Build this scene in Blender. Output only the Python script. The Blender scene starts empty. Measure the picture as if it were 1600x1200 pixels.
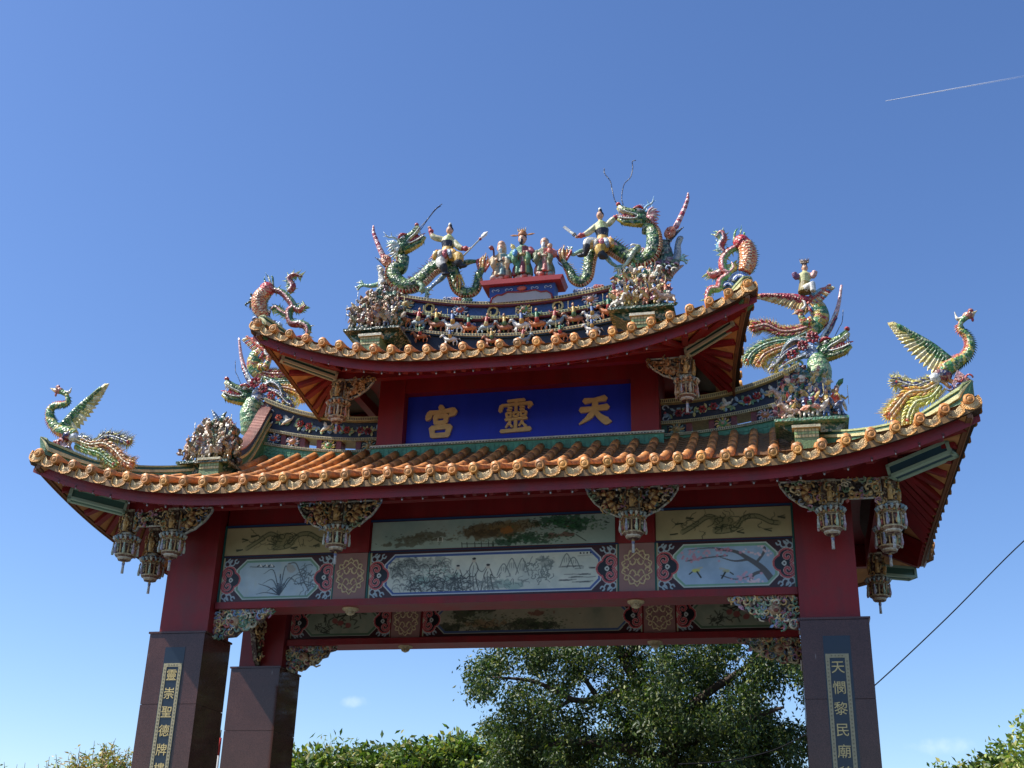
import bpy, bmesh, math, random
import numpy as np
from mathutils import Vector, Matrix, noise
from mathutils.bvhtree import BVHTree
R = math.radians
rnd = random.Random(7)
scene = bpy.context.scene
col = scene.collection
# ------------------------------------------------------------------ camera, sky, sun, exposure
CAM = Vector((9.5333, -16.7205, 0.0))          # eye height 1.6 m above the ground at z = -1.6
FOC = 1898.8                                   # focal length in photograph pixels (1600 wide)
_ya, _pi, _ro = -.2355, .4069, .0297
_f = Vector((math.sin(_ya)*math.cos(_pi), math.cos(_ya)*math.cos(_pi), math.sin(_pi)))
_r0 = Vector((math.cos(_ya), -math.sin(_ya), 0)); _u0 = _r0.cross(_f)
CR = math.cos(_ro)*_r0 + math.sin(_ro)*_u0
CU = math.cos(_ro)*_u0 - math.sin(_ro)*_r0
CF = _f
cam_d = bpy.data.cameras.new('camera'); cam = bpy.data.objects.new('camera', cam_d); col.objects.link(cam)
cam_d.sensor_width = 36; cam_d.lens = FOC/1600*36; cam_d.clip_start = .1; cam_d.clip_end = 30000
cam.matrix_world = Matrix(((CR.x, CU.x, -CF.x, CAM.x), (CR.y, CU.y, -CF.y, CAM.y), (CR.z, CU.z, -CF.z, CAM.z), (0, 0, 0, 1)))
scene.camera = cam
SUN = Vector((-.80, -.27, 1.0)).normalized()   # towards the sun
elev = math.asin(SUN.z); azim = math.atan2(SUN.x, SUN.y)
w = bpy.data.worlds.new("World"); scene.world = w; w.use_nodes = True
nt = w.node_tree; nt.nodes.clear()
out = nt.nodes.new('ShaderNodeOutputWorld'); bg = nt.nodes.new('ShaderNodeBackground')
sky = nt.nodes.new('ShaderNodeTexSky'); sky.sky_type = 'NISHITA'; sky.sun_disc = False
sky.sun_elevation = elev; sky.sun_rotation = azim; sky.altitude = 200; sky.air_density = 1.0; sky.dust_density = .6; sky.ozone_density = 4.0
bg.inputs['Strength'].default_value = .127
hsv = nt.nodes.new('ShaderNodeHueSaturation'); hsv.inputs['Hue'].default_value = .508; hsv.inputs['Saturation'].default_value = 1.13
nt.links.new(sky.outputs[0], hsv.inputs['Color'])
# two faint wisps of cloud low in the sky
def ray(u, v): return (CF*FOC + CR*(u-800) - CU*(v-600)).normalized()
geo = nt.nodes.new('ShaderNodeTexCoord'); last = hsv.outputs[0]
for (u, v, su, sv, amt) in ((553, 1097, 22, 9, .22), (1470, 1166, 46, 12, .18), (480, 1172, 26, 6, .2)):
    d = ray(u, v); ex = CR - d*CR.dot(d); ex.normalize(); ey = d.cross(ex)
    acc = []
    for vec, s in ((ex, su/FOC), (ey, sv/FOC)):
        m = nt.nodes.new('ShaderNodeVectorMath'); m.operation = 'DOT_PRODUCT'; m.inputs[1].default_value = vec
        nt.links.new(geo.outputs['Generated'], m.inputs[0])
        a = nt.nodes.new('ShaderNodeMath'); a.operation = 'DIVIDE'; a.inputs[1].default_value = s; nt.links.new(m.outputs['Value'], a.inputs[0])
        b = nt.nodes.new('ShaderNodeMath'); b.operation = 'POWER'; b.inputs[1].default_value = 2; nt.links.new(a.outputs[0], b.inputs[0]); acc.append(b)
    s = nt.nodes.new('ShaderNodeMath'); s.operation = 'ADD'; nt.links.new(acc[0].outputs[0], s.inputs[0]); nt.links.new(acc[1].outputs[0], s.inputs[1])
    nz = nt.nodes.new('ShaderNodeTexNoise'); nz.inputs['Scale'].default_value = 90; nz.inputs['Detail'].default_value = 5
    nt.links.new(geo.outputs['Generated'], nz.inputs['Vector'])
    n2 = nt.nodes.new('ShaderNodeMath'); n2.operation = 'MULTIPLY_ADD'; n2.inputs[1].default_value = 3.2; n2.inputs[2].default_value = -1.4; nt.links.new(nz.outputs[0], n2.inputs[0])
    s2 = nt.nodes.new('ShaderNodeMath'); s2.operation = 'ADD'; nt.links.new(s.outputs[0], s2.inputs[0]); nt.links.new(n2.outputs[0], s2.inputs[1])
    mr = nt.nodes.new('ShaderNodeMapRange'); mr.interpolation_type = 'SMOOTHSTEP'
    mr.inputs['From Min'].default_value = 1.5; mr.inputs['From Max'].default_value = -1.2; mr.inputs['To Max'].default_value = amt
    nt.links.new(s2.outputs[0], mr.inputs['Value'])
    dd = nt.nodes.new('ShaderNodeVectorMath'); dd.operation = 'DOT_PRODUCT'; dd.inputs[1].default_value = d; nt.links.new(geo.outputs['Generated'], dd.inputs[0])
    gt = nt.nodes.new('ShaderNodeMath'); gt.operation = 'GREATER_THAN'; gt.inputs[1].default_value = 0; nt.links.new(dd.outputs['Value'], gt.inputs[0])
    mm = nt.nodes.new('ShaderNodeMath'); mm.operation = 'MULTIPLY'; nt.links.new(mr.outputs[0], mm.inputs[0]); nt.links.new(gt.outputs[0], mm.inputs[1])
    mx = nt.nodes.new('ShaderNodeMixRGB'); mx.inputs['Color2'].default_value = (8.2, 8.4, 8.8, 1)
    nt.links.new(mm.outputs[0], mx.inputs['Fac']); nt.links.new(last, mx.inputs['Color1']); last = mx.outputs[0]
nt.links.new(last, bg.inputs['Color']); nt.links.new(bg.outputs[0], out.inputs['Surface'])
sl = bpy.data.lights.new('sun', 'SUN'); sl.energy = 5.0; sl.angle = R(.5); sl.color = (1, .95, .87)
so = bpy.data.objects.new('sun', sl); col.objects.link(so); so.rotation_euler = (-SUN).to_track_quat('-Z', 'Y').to_euler(); so.location = (0, 0, 40)
scene.view_settings.view_transform = 'Standard'; scene.view_settings.look = 'None'; scene.view_settings.gamma = 1
scene.view_settings.use_curve_mapping = False; scene.view_settings.exposure = 0.58
scene.cycles.max_bounces = 6; scene.cycles.diffuse_bounces = 4; scene.cycles.transparent_max_bounces = 6

# ------------------------------------------------------------------ helpers
GZ = -1.6
XC, YC = 5.25, 1.884
def at(u, v, Y):
    d = CF*FOC + CR*(u-800) - CU*(v-600)
    t = (Y-CAM.y)/d.y
    return Vector((CAM.x+t*d.x, Y, t*d.z))
def C(h):
    h = h.lstrip('#'); o = []
    for i in (0, 2, 4):
        s = int(h[i:i+2], 16)/255
        o.append(s/12.92 if s <= .04045 else ((s+.055)/1.055)**2.4)
    return tuple(o)
def V(*a): return Vector(a)
def mix(a, b, t): return tuple(a[i]*(1-t)+b[i]*t for i in range(3))
def jit(c, a=.15):
    k = 1+rnd.uniform(-a, a); return tuple(max(0, min(1, x*k)) for x in c)
def catmull(P, n=6):
    P = [Vector(p) for p in P]; o = []
    Q = [2*P[0]-P[1]]+P+[2*P[-1]-P[-2]]
    for i in range(1, len(Q)-2):
        a, b, c, d = Q[i-1:i+3]
        for k in range(n):
            t = k/n
            o.append(.5*((2*b)+(c-a)*t+(2*a-5*b+4*c-d)*t*t+(3*b-a-3*c+d)*t**3))
    o.append(P[-1]); return o
def lerpl(L, t):
    x = t*(len(L)-1); i = min(int(x), len(L)-2); f = x-i
    return L[i]*(1-f)+L[i+1]*f
class MB:
    """collects shapes and links them as one mesh object"""
    def __init__(s, M=None): s.v = []; s.f = []; s.c = []; s.sm = []; s.M = M or Matrix()
    def add(s, vs, fs, c, smooth=False):
        b = len(s.v); M = s.M
        s.v += [(M @ Vector(p))[:] for p in vs]
        s.f += [tuple(b+i for i in f) for f in fs]
        if isinstance(c, list): s.c += c
        else: s.c += [c]*len(fs)
        s.sm += [smooth]*len(fs)
    def merge(s, o, M=None):
        old = s.M; s.M = M or Matrix(); b = len(s.v)
        s.v += [(s.M @ Vector(p))[:] for p in o.v]; s.f += [tuple(b+i for i in f) for f in o.f]; s.c += o.c; s.sm += o.sm; s.M = old
    def box(s, x0, x1, y0, y1, z0, z1, c):
        s.add([(x0,y0,z0),(x1,y0,z0),(x1,y1,z0),(x0,y1,z0),(x0,y0,z1),(x1,y0,z1),(x1,y1,z1),(x0,y1,z1)],
              [(0,3,2,1),(4,5,6,7),(0,1,5,4),(1,2,6,5),(2,3,7,6),(3,0,4,7)], c)
    def taper_sweep(s, P, prof, side, c, sc):
        P = [Vector(p) for p in P]; side = Vector(side); n = len(prof); m = len(P)
        vs = [p+side*a*sc[i]+Vector((0,0,b*sc[i])) for i, p in enumerate(P) for (a, b) in prof]
        fs = [((i)*n+k, i*n+(k+1) % n, (i+1)*n+(k+1) % n, (i+1)*n+k) for i in range(m-1) for k in range(n)]+[tuple(range(n))[::-1], tuple((m-1)*n+k for k in range(n))]
        s.add(vs, fs, c)
    def hexa(s, A, B, c):
        """box between quad A and quad B (4 points each, same order)"""
        s.add(list(A)+list(B), [(3,2,1,0),(4,5,6,7),(0,1,5,4),(1,2,6,5),(2,3,7,6),(3,0,4,7)], c)
    def bar(s, a, b, w, h, c, up=(0,0,1)):
        a = Vector(a); b = Vector(b); d = (b-a).normalized(); up = Vector(up)
        sd = d.cross(up); sd = sd.normalized() if sd.length > 1e-6 else Vector((1,0,0)); u = sd.cross(d)
        q = lambda p: [p-sd*w/2-u*h/2, p+sd*w/2-u*h/2, p+sd*w/2+u*h/2, p-sd*w/2+u*h/2]
        s.hexa(q(a), q(b), c)
    def tube(s, P, r, n=8, c=(.5,.5,.5), flat=1., side=None, caps=True, smooth=True):
        """r: number, list or function of 0..1; c: colour or function (t, angle 0..1); flat squashes along side x tangent"""
        P = [Vector(p) for p in P]; m = len(P)
        T = [(P[min(i+1, m-1)]-P[max(i-1, 0)]).normalized() for i in range(m)]
        nrm = None; vs = []; fs = []; cs = []
        for i in range(m):
            t = i/(m-1) if m > 1 else 0
            ri = r(t) if callable(r) else (lerpl(r, t) if isinstance(r, (list, tuple)) else r)
            if side is not None: a = Vector(side) - T[i]*T[i].dot(Vector(side))
            elif nrm is None: a = Vector((0,1,0)) if abs(T[i].y) < .9 else Vector((1,0,0)); a = a - T[i]*T[i].dot(a)
            else: a = nrm - T[i]*T[i].dot(nrm)
            a.normalize(); nrm = a; b = T[i].cross(a)
            for k in range(n):
                an = 2*math.pi*k/n
                vs.append(P[i]+a*(math.cos(an)*ri*flat)+b*(math.sin(an)*ri))
            if i:
                for k in range(n):
                    fs.append(((i-1)*n+k, (i-1)*n+(k+1) % n, i*n+(k+1) % n, i*n+k))
                    cs.append(c((i-.5)/(m-1), (k+.5)/n) if callable(c) else c)
        if caps:
            fs.append(tuple(range(n))[::-1]); fs.append(tuple((m-1)*n+k for k in range(n)))
            cs += [cs[0], cs[-1]]
        s.add(vs, fs, cs, smooth)
    def ell(s, ce, r, c, n=8, m=6, rot=None):
        ce = Vector(ce); r = (r,)*3 if isinstance(r, (int, float)) else r; vs = []; fs = []; cs = []
        Rm = rot or Matrix.Identity(3)
        for i in range(m+1):
            th = math.pi*i/m
            for k in range(n):
                ph = 2*math.pi*k/n
                vs.append(ce+Rm @ Vector((r[0]*math.sin(th)*math.cos(ph), r[1]*math.sin(th)*math.sin(ph), r[2]*math.cos(th))))
        for i in range(m):
            for k in range(n):
                fs.append((i*n+k, (i+1)*n+k, (i+1)*n+(k+1) % n, i*n+(k+1) % n)); cs.append(c(i/m, k/n) if callable(c) else c)
        s.add(vs, fs, cs, True)
    def lathe(s, prof, c, n=16, cx=0, cy=0, smooth=True, square=False, ph0=0.):
        """prof: (radius, z) list; c: colour or function (i, k)"""
        vs = []; fs = []; cs = []
        for (r, z) in prof:
            for k in range(n):
                a = 2*math.pi*k/n+ph0; vs.append((cx+r*math.cos(a), cy+r*math.sin(a), z))
        for i in range(len(prof)-1):
            for k in range(n):
                fs.append((i*n+k, i*n+(k+1) % n, (i+1)*n+(k+1) % n, (i+1)*n+k)); cs.append(c(i, k) if callable(c) else c)
        s.add(vs, fs, cs, smooth)
    def prism(s, pts, a, b, c, axis='y', cside=None):
        """2-D outline (p, q) extruded from a to b along the axis; outline is x,z for y"""
        n = len(pts)
        g = {'y': lambda p, t: (p[0], t, p[1]), 'x': lambda p, t: (t, p[0], p[1]), 'z': lambda p, t: (p[0], p[1], t)}[axis]
        vs = [g(p, a) for p in pts]+[g(p, b) for p in pts]
        fs = [tuple(range(n))[::-1] if axis == 'z' else tuple(range(n)), tuple(range(n, 2*n)) if axis == 'z' else tuple(range(n, 2*n))[::-1]]
        fs += [(i, (i+1) % n, n+(i+1) % n, n+i) for i in range(n)]
        s.add(vs, fs, [c, c]+[cside or c]*n)
    def sweep(s, P, prof, side, c, up=(0,0,1), closed=True, smooth=False):
        """prof (a, b): a along side, b along up; c colour or list per profile edge"""
        P = [Vector(p) for p in P]; side = Vector(side); up = Vector(up); n = len(prof); m = len(P); fs = []; cs = []
        vs = [p+side*a+up*b for p in P for (a, b) in prof]
        for i in range(m-1):
            for k in range(n if closed else n-1):
                fs.append((i*n+k, i*n+(k+1) % n, (i+1)*n+(k+1) % n, (i+1)*n+k)); cs.append(c[k % len(c)] if isinstance(c, list) else c)
        if closed:
            fs += [tuple(range(n))[::-1], tuple((m-1)*n+k for k in range(n))]; cs += [cs[0]]*2
        s.add(vs, fs, cs, smooth)
    def cone(s, a, b, r, c, n=5, bend=None):
        a = Vector(a); b = Vector(b)
        P = [a, (a+b)/2+(Vector(bend) if bend else Vector()), b]
        s.tube(catmull(P, 3) if bend else [a, b], lambda t: r*(1-t)+.0006, n, c, caps=False)
    def leaf(s, a, b, w, c, nrm=(0,-1,0), cup=.15):
        """petal or leaf blade from a to b, a shallow folded diamond with thickness at the fold"""
        a = Vector(a); b = Vector(b); d = b-a; nv = Vector(nrm).normalized(); sd = d.cross(nv).normalized()*w/2; up = nv*w*cup
        p1 = a+d*.25; p2 = a+d*.65
        vs = [a, p1+sd*.8, p2+sd*.9, b, p2-sd*.9, p1-sd*.8, p1+up, p2+up, a-nv*.004]
        s.add(vs, [(0,6,1),(1,6,7,2),(2,7,3),(0,5,6),(5,4,7,6),(4,3,7),(8,1,2),(8,2,3),(8,3,4),(8,4,5)], c)
    def mesh(s, name):
        me = bpy.data.meshes.new(name); me.from_pydata(s.v, [], s.f)
        me.polygons.foreach_set('use_smooth', s.sm)
        lt = np.empty(len(me.polygons), 'i'); me.polygons.foreach_get('loop_total', lt)
        cc = np.ones((len(s.c), 4), 'f'); cc[:, :3] = np.array(s.c, 'f') if s.c else 0
        at_ = me.color_attributes.new('Col', 'FLOAT_COLOR', 'CORNER')
        at_.data.foreach_set('color', np.repeat(cc, lt, axis=0).ravel())
        me.update(); return me
    def build(s, name, mat, parent=None, **kw):
        return link(name, s.mesh(name), mat, parent, **kw)
def link(name, me, mat=None, parent=None, M=None, label=None, cat=None, group=None, kind=None):
    o = bpy.data.objects.new(name, me)
    if mat is not None and not me.materials: me.materials.append(mat)
    if M is not None: o.matrix_basis = M
    if parent is not None:
        o.parent = parent; o.matrix_parent_inverse = parent.matrix_basis.inverted()
    for k, v in (('label', label), ('category', cat), ('group', group), ('kind', kind)):
        if v: o[k] = v
    col.objects.link(o); return o
def thing(name, loc, label, cat, group=None, M=None):
    o = bpy.data.objects.new(name, None); o.empty_display_size = .2
    o.matrix_basis = M if M is not None else Matrix.Translation(loc)
    o['label'] = label; o['category'] = cat
    if group: o['group'] = group
    col.objects.link(o); return o
def tm(x, y, z, rz=0, s=1, ry=0): return Matrix.Translation((x, y, z)) @ Matrix.Rotation(rz, 4, 'Z') @ Matrix.Rotation(ry, 4, 'Y') @ Matrix.Diagonal((s, s, s, 1))
def fuse(mb, voxel):
    """joins overlapping shapes into one continuous surface and carries the colours over"""
    src = mb.mesh('tmp'); bvh = BVHTree.FromPolygons(mb.v, mb.f)
    o = bpy.data.objects.new('tmp', src); col.objects.link(o)
    md = o.modifiers.new('r', 'REMESH'); md.mode = 'VOXEL'; md.voxel_size = voxel; md.use_smooth_shade = True
    bpy.context.view_layer.update()
    me = bpy.data.meshes.new_from_object(o.evaluated_get(bpy.context.evaluated_depsgraph_get()))
    r = MB(); r.v = [v.co[:] for v in me.vertices]; r.f = [tuple(p.vertices) for p in me.polygons]; r.sm = [True]*len(r.f)
    r.c = []
    for p in me.polygons:
        h = bvh.find_nearest(p.center); r.c.append(mb.c[h[2]] if h[2] is not None else mb.c[0])
    bpy.data.objects.remove(o); bpy.data.meshes.remove(src); bpy.data.meshes.remove(me)
    return r

# ------------------------------------------------------------------ materials
def shards(t, base, b, src, scale, amt):
    v = t.nodes.new('ShaderNodeTexVoronoi'); v.inputs['Scale'].default_value = scale; t.links.new(src, v.inputs['Vector'])
    sp = t.nodes.new('ShaderNodeSeparateColor'); t.links.new(v.outputs['Color'], sp.inputs[0])
    for ch, lo, hi, c in ((0, .70, .74, (.72, .66, .48, 1)), (1, .70, .76, (.03, .035, .03, 1))):
        r = t.nodes.new('ShaderNodeMapRange'); r.inputs['From Min'].default_value = lo; r.inputs['From Max'].default_value = hi; r.inputs['To Max'].default_value = amt if ch == 0 else amt*.85; t.links.new(sp.outputs[ch], r.inputs['Value'])
        m = t.nodes.new('ShaderNodeMixRGB'); m.inputs[2].default_value = c; t.links.new(r.outputs[0], m.inputs[0]); t.links.new(base, m.inputs[1]); base = m.outputs[0]
    bp = t.nodes.new('ShaderNodeBump'); bp.inputs['Strength'].default_value = .8; bp.inputs['Distance'].default_value = .015
    t.links.new(v.outputs['Distance'], bp.inputs['Height']); t.links.new(bp.outputs[0], b.inputs['Normal']); return base
def material(name, colour=None, rough=.5, var=.15, nscale=8., bump=0., bscale=30., spec=.5, metal=0., grime=0., coat=0., streak=False, vor=False, shard=0.):
    m = bpy.data.materials.new(name); m.use_nodes = True; t = m.node_tree; b = t.nodes['Principled BSDF']
    b.inputs['Roughness'].default_value = rough; b.inputs['Metallic'].default_value = metal; b.inputs['Specular IOR Level'].default_value = spec
    b.inputs['Coat Weight'].default_value = coat; b.inputs['Coat Roughness'].default_value = .15
    tc = t.nodes.new('ShaderNodeTexCoord'); gp = t.nodes.new('ShaderNodeNewGeometry')
    if colour is None:
        a = t.nodes.new('ShaderNodeAttribute'); a.attribute_name = 'Col'; base = a.outputs['Color']
    else:
        a = t.nodes.new('ShaderNodeRGB'); a.outputs[0].default_value = (*colour, 1); base = a.outputs[0]
    src = gp.outputs['Position']
    if var:
        mp = t.nodes.new('ShaderNodeMapping'); t.links.new(src, mp.inputs['Vector'])
        if streak: mp.inputs['Scale'].default_value = (1, 1, .12)
        n = t.nodes.new('ShaderNodeTexNoise'); n.inputs['Scale'].default_value = nscale; n.inputs['Detail'].default_value = 6; n.inputs['Roughness'].default_value = .65
        t.links.new(mp.outputs[0], n.inputs['Vector'])
        r = t.nodes.new('ShaderNodeMapRange'); r.inputs['From Min'].default_value = .3; r.inputs['From Max'].default_value = .7
        r.inputs['To Min'].default_value = 1-var; r.inputs['To Max'].default_value = 1+var*.6; t.links.new(n.outputs[0], r.inputs['Value'])
        mu = t.nodes.new('ShaderNodeVectorMath'); mu.operation = 'MULTIPLY'
        t.links.new(base, mu.inputs[0]); t.links.new(r.outputs[0], mu.inputs[1]); base = mu.outputs[0]
        rr = t.nodes.new('ShaderNodeMapRange'); rr.inputs['To Min'].default_value = rough*.8; rr.inputs['To Max'].default_value = min(1, rough*1.3)
        t.links.new(n.outputs[0], rr.inputs['Value']); t.links.new(rr.outputs[0], b.inputs['Roughness'])
    if grime:
        n = t.nodes.new('ShaderNodeTexNoise'); n.inputs['Scale'].default_value = 3.1; n.inputs['Detail'].default_value = 9; n.inputs['Roughness'].default_value = .75
        t.links.new(src, n.inputs['Vector'])
        r = t.nodes.new('ShaderNodeMapRange'); r.inputs['From Min'].default_value = .48; r.inputs['From Max'].default_value = .68; r.inputs['To Max'].default_value = grime
        t.links.new(n.outputs[0], r.inputs['Value'])
        mx = t.nodes.new('ShaderNodeMixRGB'); mx.inputs['Color2'].default_value = (.06, .05, .04, 1)
        t.links.new(r.outputs[0], mx.inputs['Fac']); t.links.new(base, mx.inputs['Color1']); base = mx.outputs[0]
    if shard: base = shards(t, base, b, src, 30, shard)
    t.links.new(base, b.inputs['Base Color'])
    if bump and not shard:
        n = t.nodes.new('ShaderNodeTexVoronoi' if vor else 'ShaderNodeTexNoise'); n.inputs['Scale'].default_value = bscale
        t.links.new(src if colour is None or vor else tc.outputs['Object'], n.inputs['Vector'])
        bp = t.nodes.new('ShaderNodeBump'); bp.inputs['Strength'].default_value = bump; bp.inputs['Distance'].default_value = .012
        t.links.new(n.outputs[0], bp.inputs['Height']); t.links.new(bp.outputs[0], b.inputs['Normal'])
    return m
GLAZE = material('painted_glazed_ceramic', None, .42, .35, 22, .6, 60, grime=.35)
SHARD = material('cut_porcelain', None, .34, .3, 20, .6, 60, grime=.4, shard=.36)
CARVE = material('painted_carving', None, .55, .25, 18, .5, 60, grime=.25, shard=.28)
TILE = material('amber_glazed_tile', None, .5, .38, 5, .35, 40, grime=.6)
DRIP = material('embossed_amber_tile', None, .5, .22, 9, 1.0, 62, grime=.3, vor=True)
RED = material('red_painted_concrete', C('85181d'), .5, .30, 2.6, .12, 30, streak=True, grime=.28)
PAINT = material('painted_surface', None, .5, .12, 3, .05, 40)
FRESCO = material('painted_mural', None, .35, .10, 5, .05, 60)
BLUE = material('blue_sign_paint', C('1c36c4'), .42, .22, 1.6, .05, 20, streak=True)
GOLD = material('gold_leaf_letters', C('d8b880'), .45, .15, 12, .3, 30)
WOOD = material('painted_soffit_board', None, .6, .2, 6, .25, 30)
METAL = material('thin_wire', (.015, .015, .018), .9, 0, spec=.1)
def granite_mat():
    m = bpy.data.materials.new('polished_brown_granite'); m.use_nodes = True; t = m.node_tree; b = t.nodes['Principled BSDF']
    b.inputs['Roughness'].default_value = .07; b.inputs['Specular IOR Level'].default_value = .36
    g = t.nodes.new('ShaderNodeNewGeometry')
    v = t.nodes.new('ShaderNodeTexVoronoi'); v.inputs['Scale'].default_value = 170; t.links.new(g.outputs['Position'], v.inputs['Vector'])
    n = t.nodes.new('ShaderNodeTexNoise'); n.inputs['Scale'].default_value = 2.5; n.inputs['Detail'].default_value = 8; t.links.new(g.outputs['Position'], n.inputs['Vector'])
    cr = t.nodes.new('ShaderNodeValToRGB'); cr.color_ramp.elements[0].color = (.055, .023, .017, 1); cr.color_ramp.elements[1].color = (.15, .066, .05, 1)
    cr.color_ramp.elements[0].position = .1; cr.color_ramp.elements[1].position = .75
    t.links.new(v.outputs['Color'], cr.inputs[0])
    mx = t.nodes.new('ShaderNodeMixRGB'); mx.blend_type = 'MULTIPLY'; mx.inputs[0].default_value = .5
    t.links.new(cr.outputs[0], mx.inputs[1]); t.links.new(n.outputs[0], mx.inputs[2])
    # pale drips of dirt
    mp = t.nodes.new('ShaderNodeMapping'); mp.inputs['Scale'].default_value = (16, 16, 2.6); t.links.new(g.outputs['Position'], mp.inputs['Vector'])
    n2 = t.nodes.new('ShaderNodeTexNoise'); n2.inputs['Scale'].default_value = 1.0; n2.inputs['Detail'].default_value = 2; t.links.new(mp.outputs[0], n2.inputs['Vector'])
    r2 = t.nodes.new('ShaderNodeMapRange'); r2.inputs['From Min'].default_value = .74; r2.inputs['From Max'].default_value = .8; t.links.new(n2.outputs[0], r2.inputs['Value'])
    m2 = t.nodes.new('ShaderNodeMixRGB'); m2.inputs[2].default_value = (.35, .3, .27, 1); t.links.new(r2.outputs[0], m2.inputs[0]); t.links.new(mx.outputs[0], m2.inputs[1])
    t.links.new(m2.outputs[0], b.inputs['Base Color']); return m
GRANITE = granite_mat()
CREAM = C('d8cfae'); WHITE = C('e4e2d8'); GREEN = C('3e7a4c'); DGREEN = C('1f4a38'); LGREEN = C('8fbf8a'); TEAL = C('2f6f6c')
REDC = C('b02a2e'); DRED = C('6e1826'); PINK = C('d99aa0'); ORANGE = C('d98a3c'); YEL = C('e6cf6a'); NAVY = C('1c2440'); BLU = C('3c62a8'); LBLUE = C('8fb6d8')
SKIN = C('d8a585'); BLACK = C('1a1a1c'); TERRA = C('b4705c'); BROWN = C('7a5238'); AMBER = C('e4a455'); OR2 = C('d68c4c')
# ------------------------------------------------------------------ ground
gm = MB(); gm.add([(-3000,-3000,GZ),(3000,-3000,GZ),(3000,3000,GZ),(-3000,3000,GZ)], [(0,1,2,3)], C('4f4c45'))
gm.build('ground', material('rough_ground', C('4c4a40'), .9, .25, 1.5, .3, 20), kind='structure')
pm = MB(); pm.add([(-6,-60,GZ+.004),(16.5,-60,GZ+.004),(16.5,40,GZ+.004),(-6,40,GZ+.004)], [(0,1,2,3)], C('8d8a82'))
pm.build('road', material('pale_concrete_road', C('5a5852'), .85, .2, 3, .2, 60), kind='structure')

# ------------------------------------------------------------------ the gate
gate = thing('temple_gate', (XC, YC, GZ), 'tall two-tiered temple gate with brown granite pillars, red beams and orange tiled roofs', 'temple gate')
PW, DP, HG = .9, 2.868, 3.694
pillars = {}
def slab_pillar(x, y):
    m = MB(); g = .02
    m.box(x+g, x+PW-g, y+g, y+PW-g, GZ, HG-.03, (.03,.02,.02))
    p = m.build('granite_pillar', GRANITE, gate)
    zs = [GZ, -.55, .5, 1.55, 2.62, HG-.03]
    for i in range(len(zs)-1):
        z0, z1 = zs[i]+.004, zs[i+1]-.004
        for (a, b, c, d) in ((x, x+PW, y, y+g-.001), (x, x+PW, y+PW-g+.001, y+PW), (x, x+g-.001, y+g, y+PW-g), (x+PW-g+.001, x+PW, y+g, y+PW-g)):
            s = MB(); s.box(a, b, c, d, z0, z1, (.1,.1,.1)); s.build('granite_slab', GRANITE, p)
    s = MB(); s.box(x-.018, x+PW+.018, y-.018, y+PW+.018, HG-.03, HG, (.1,.1,.1)); s.build('capstone', GRANITE, p)
    pillars[(x, y)] = p
    c = MB()
    xi = x+.10 if x < 5 else x+.01
    c.box(xi, xi+PW-.11, y+.08, y+PW-.08, HG, 5.829, REDC); c.build('red_column', RED, gate)
for x in (0, 9.6):
    for y in (0, DP): slab_pillar(x, y)
# couplet strips on the front pillars
def cjk(ch, size, offset, name, M, mat, parent, ext=.01, shear=0.):
    cu = bpy.data.curves.new('tmp', 'FONT'); cu.body = ch; cu.size = size; cu.align_x = 'CENTER'; cu.align_y = 'CENTER'; cu.extrude = ext; cu.offset = offset; cu.shear = shear
    cu.resolution_u = 3
    o = bpy.data.objects.new('tmp', cu); col.objects.link(o); bpy.context.view_layer.update()
    me = bpy.data.meshes.new_from_object(o.evaluated_get(bpy.context.evaluated_depsgraph_get())); me.name = name
    bpy.data.objects.remove(o); bpy.data.curves.remove(cu); me.materials.clear()
    return link(name, me, mat, parent, M=M)
INK = material('painted_gold_writing', C('cdb87c'), .4, .1)
STRIP = material('dark_polished_strip', C('1d2734'), .18, .1)
FRET = material('gold_fret_border', None, .45, .2, 40, .4, 50)
face = Matrix(((1,0,0,0),(0,0,1,0),(0,1,0,0),(0,0,0,1)))      # text x->x, y->z
face = Matrix(((1,0,0,0),(0,0,-1,0),(0,1,0,0),(0,0,0,1)))
def couplet(x0, x1, ztop, text, p, dx0, dx1):
    s = MB(); s.box(dx0, dx1, -.006, -.001, GZ+.3, ztop+.24, (0,0,0)); s.build('inscription_strip', STRIP, p)
    s = MB(); b = .052
    for (a, c, d, e) in ((x0, x1, ztop-b, ztop), (x0, x0+b, GZ+.4, ztop-b-.001), (x1-b, x1, GZ+.4, ztop-b-.001)):
        s.box(a, c, -.016, -.0065, d, e, C('a39a78'))
    z = ztop-.07
    for k in range(90):       # small fret notches cut along the border
        zz = ztop-.1-k*.05
        for xx in (x0+b*.5, x1-b*.5):
            s.box(xx-.008, xx+.008, -.0185, -.0165, zz-.010, zz+.010, C('7a7256'))
    for k in range(4):
        xx = x0+b+.03+k*(x1-x0-2*b-.06)/3
        s.box(xx-.008, xx+.008, -.0185, -.0165, ztop-b*.5-.009, ztop-b*.5+.009, C('7a7256'))
    s.build('inscription_border', FRET, p)
    for i, ch in enumerate(text):
        if ch != ' ':
            cjk(ch, .178, .0006, 'inscription_character', Matrix.Translation(((x0+x1)/2, -.012, ztop-.185-i*.268)) @ face, INK, p, .004)
couplet(.305, .60, 3.215, '靈崇聖德牌樓', pillars[(0, 0)], .29, .615)
couplet(9.90, 10.20, 3.205, '天憫黎民廟貌', pillars[(9.6, 0)], 9.885, 10.235)

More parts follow.
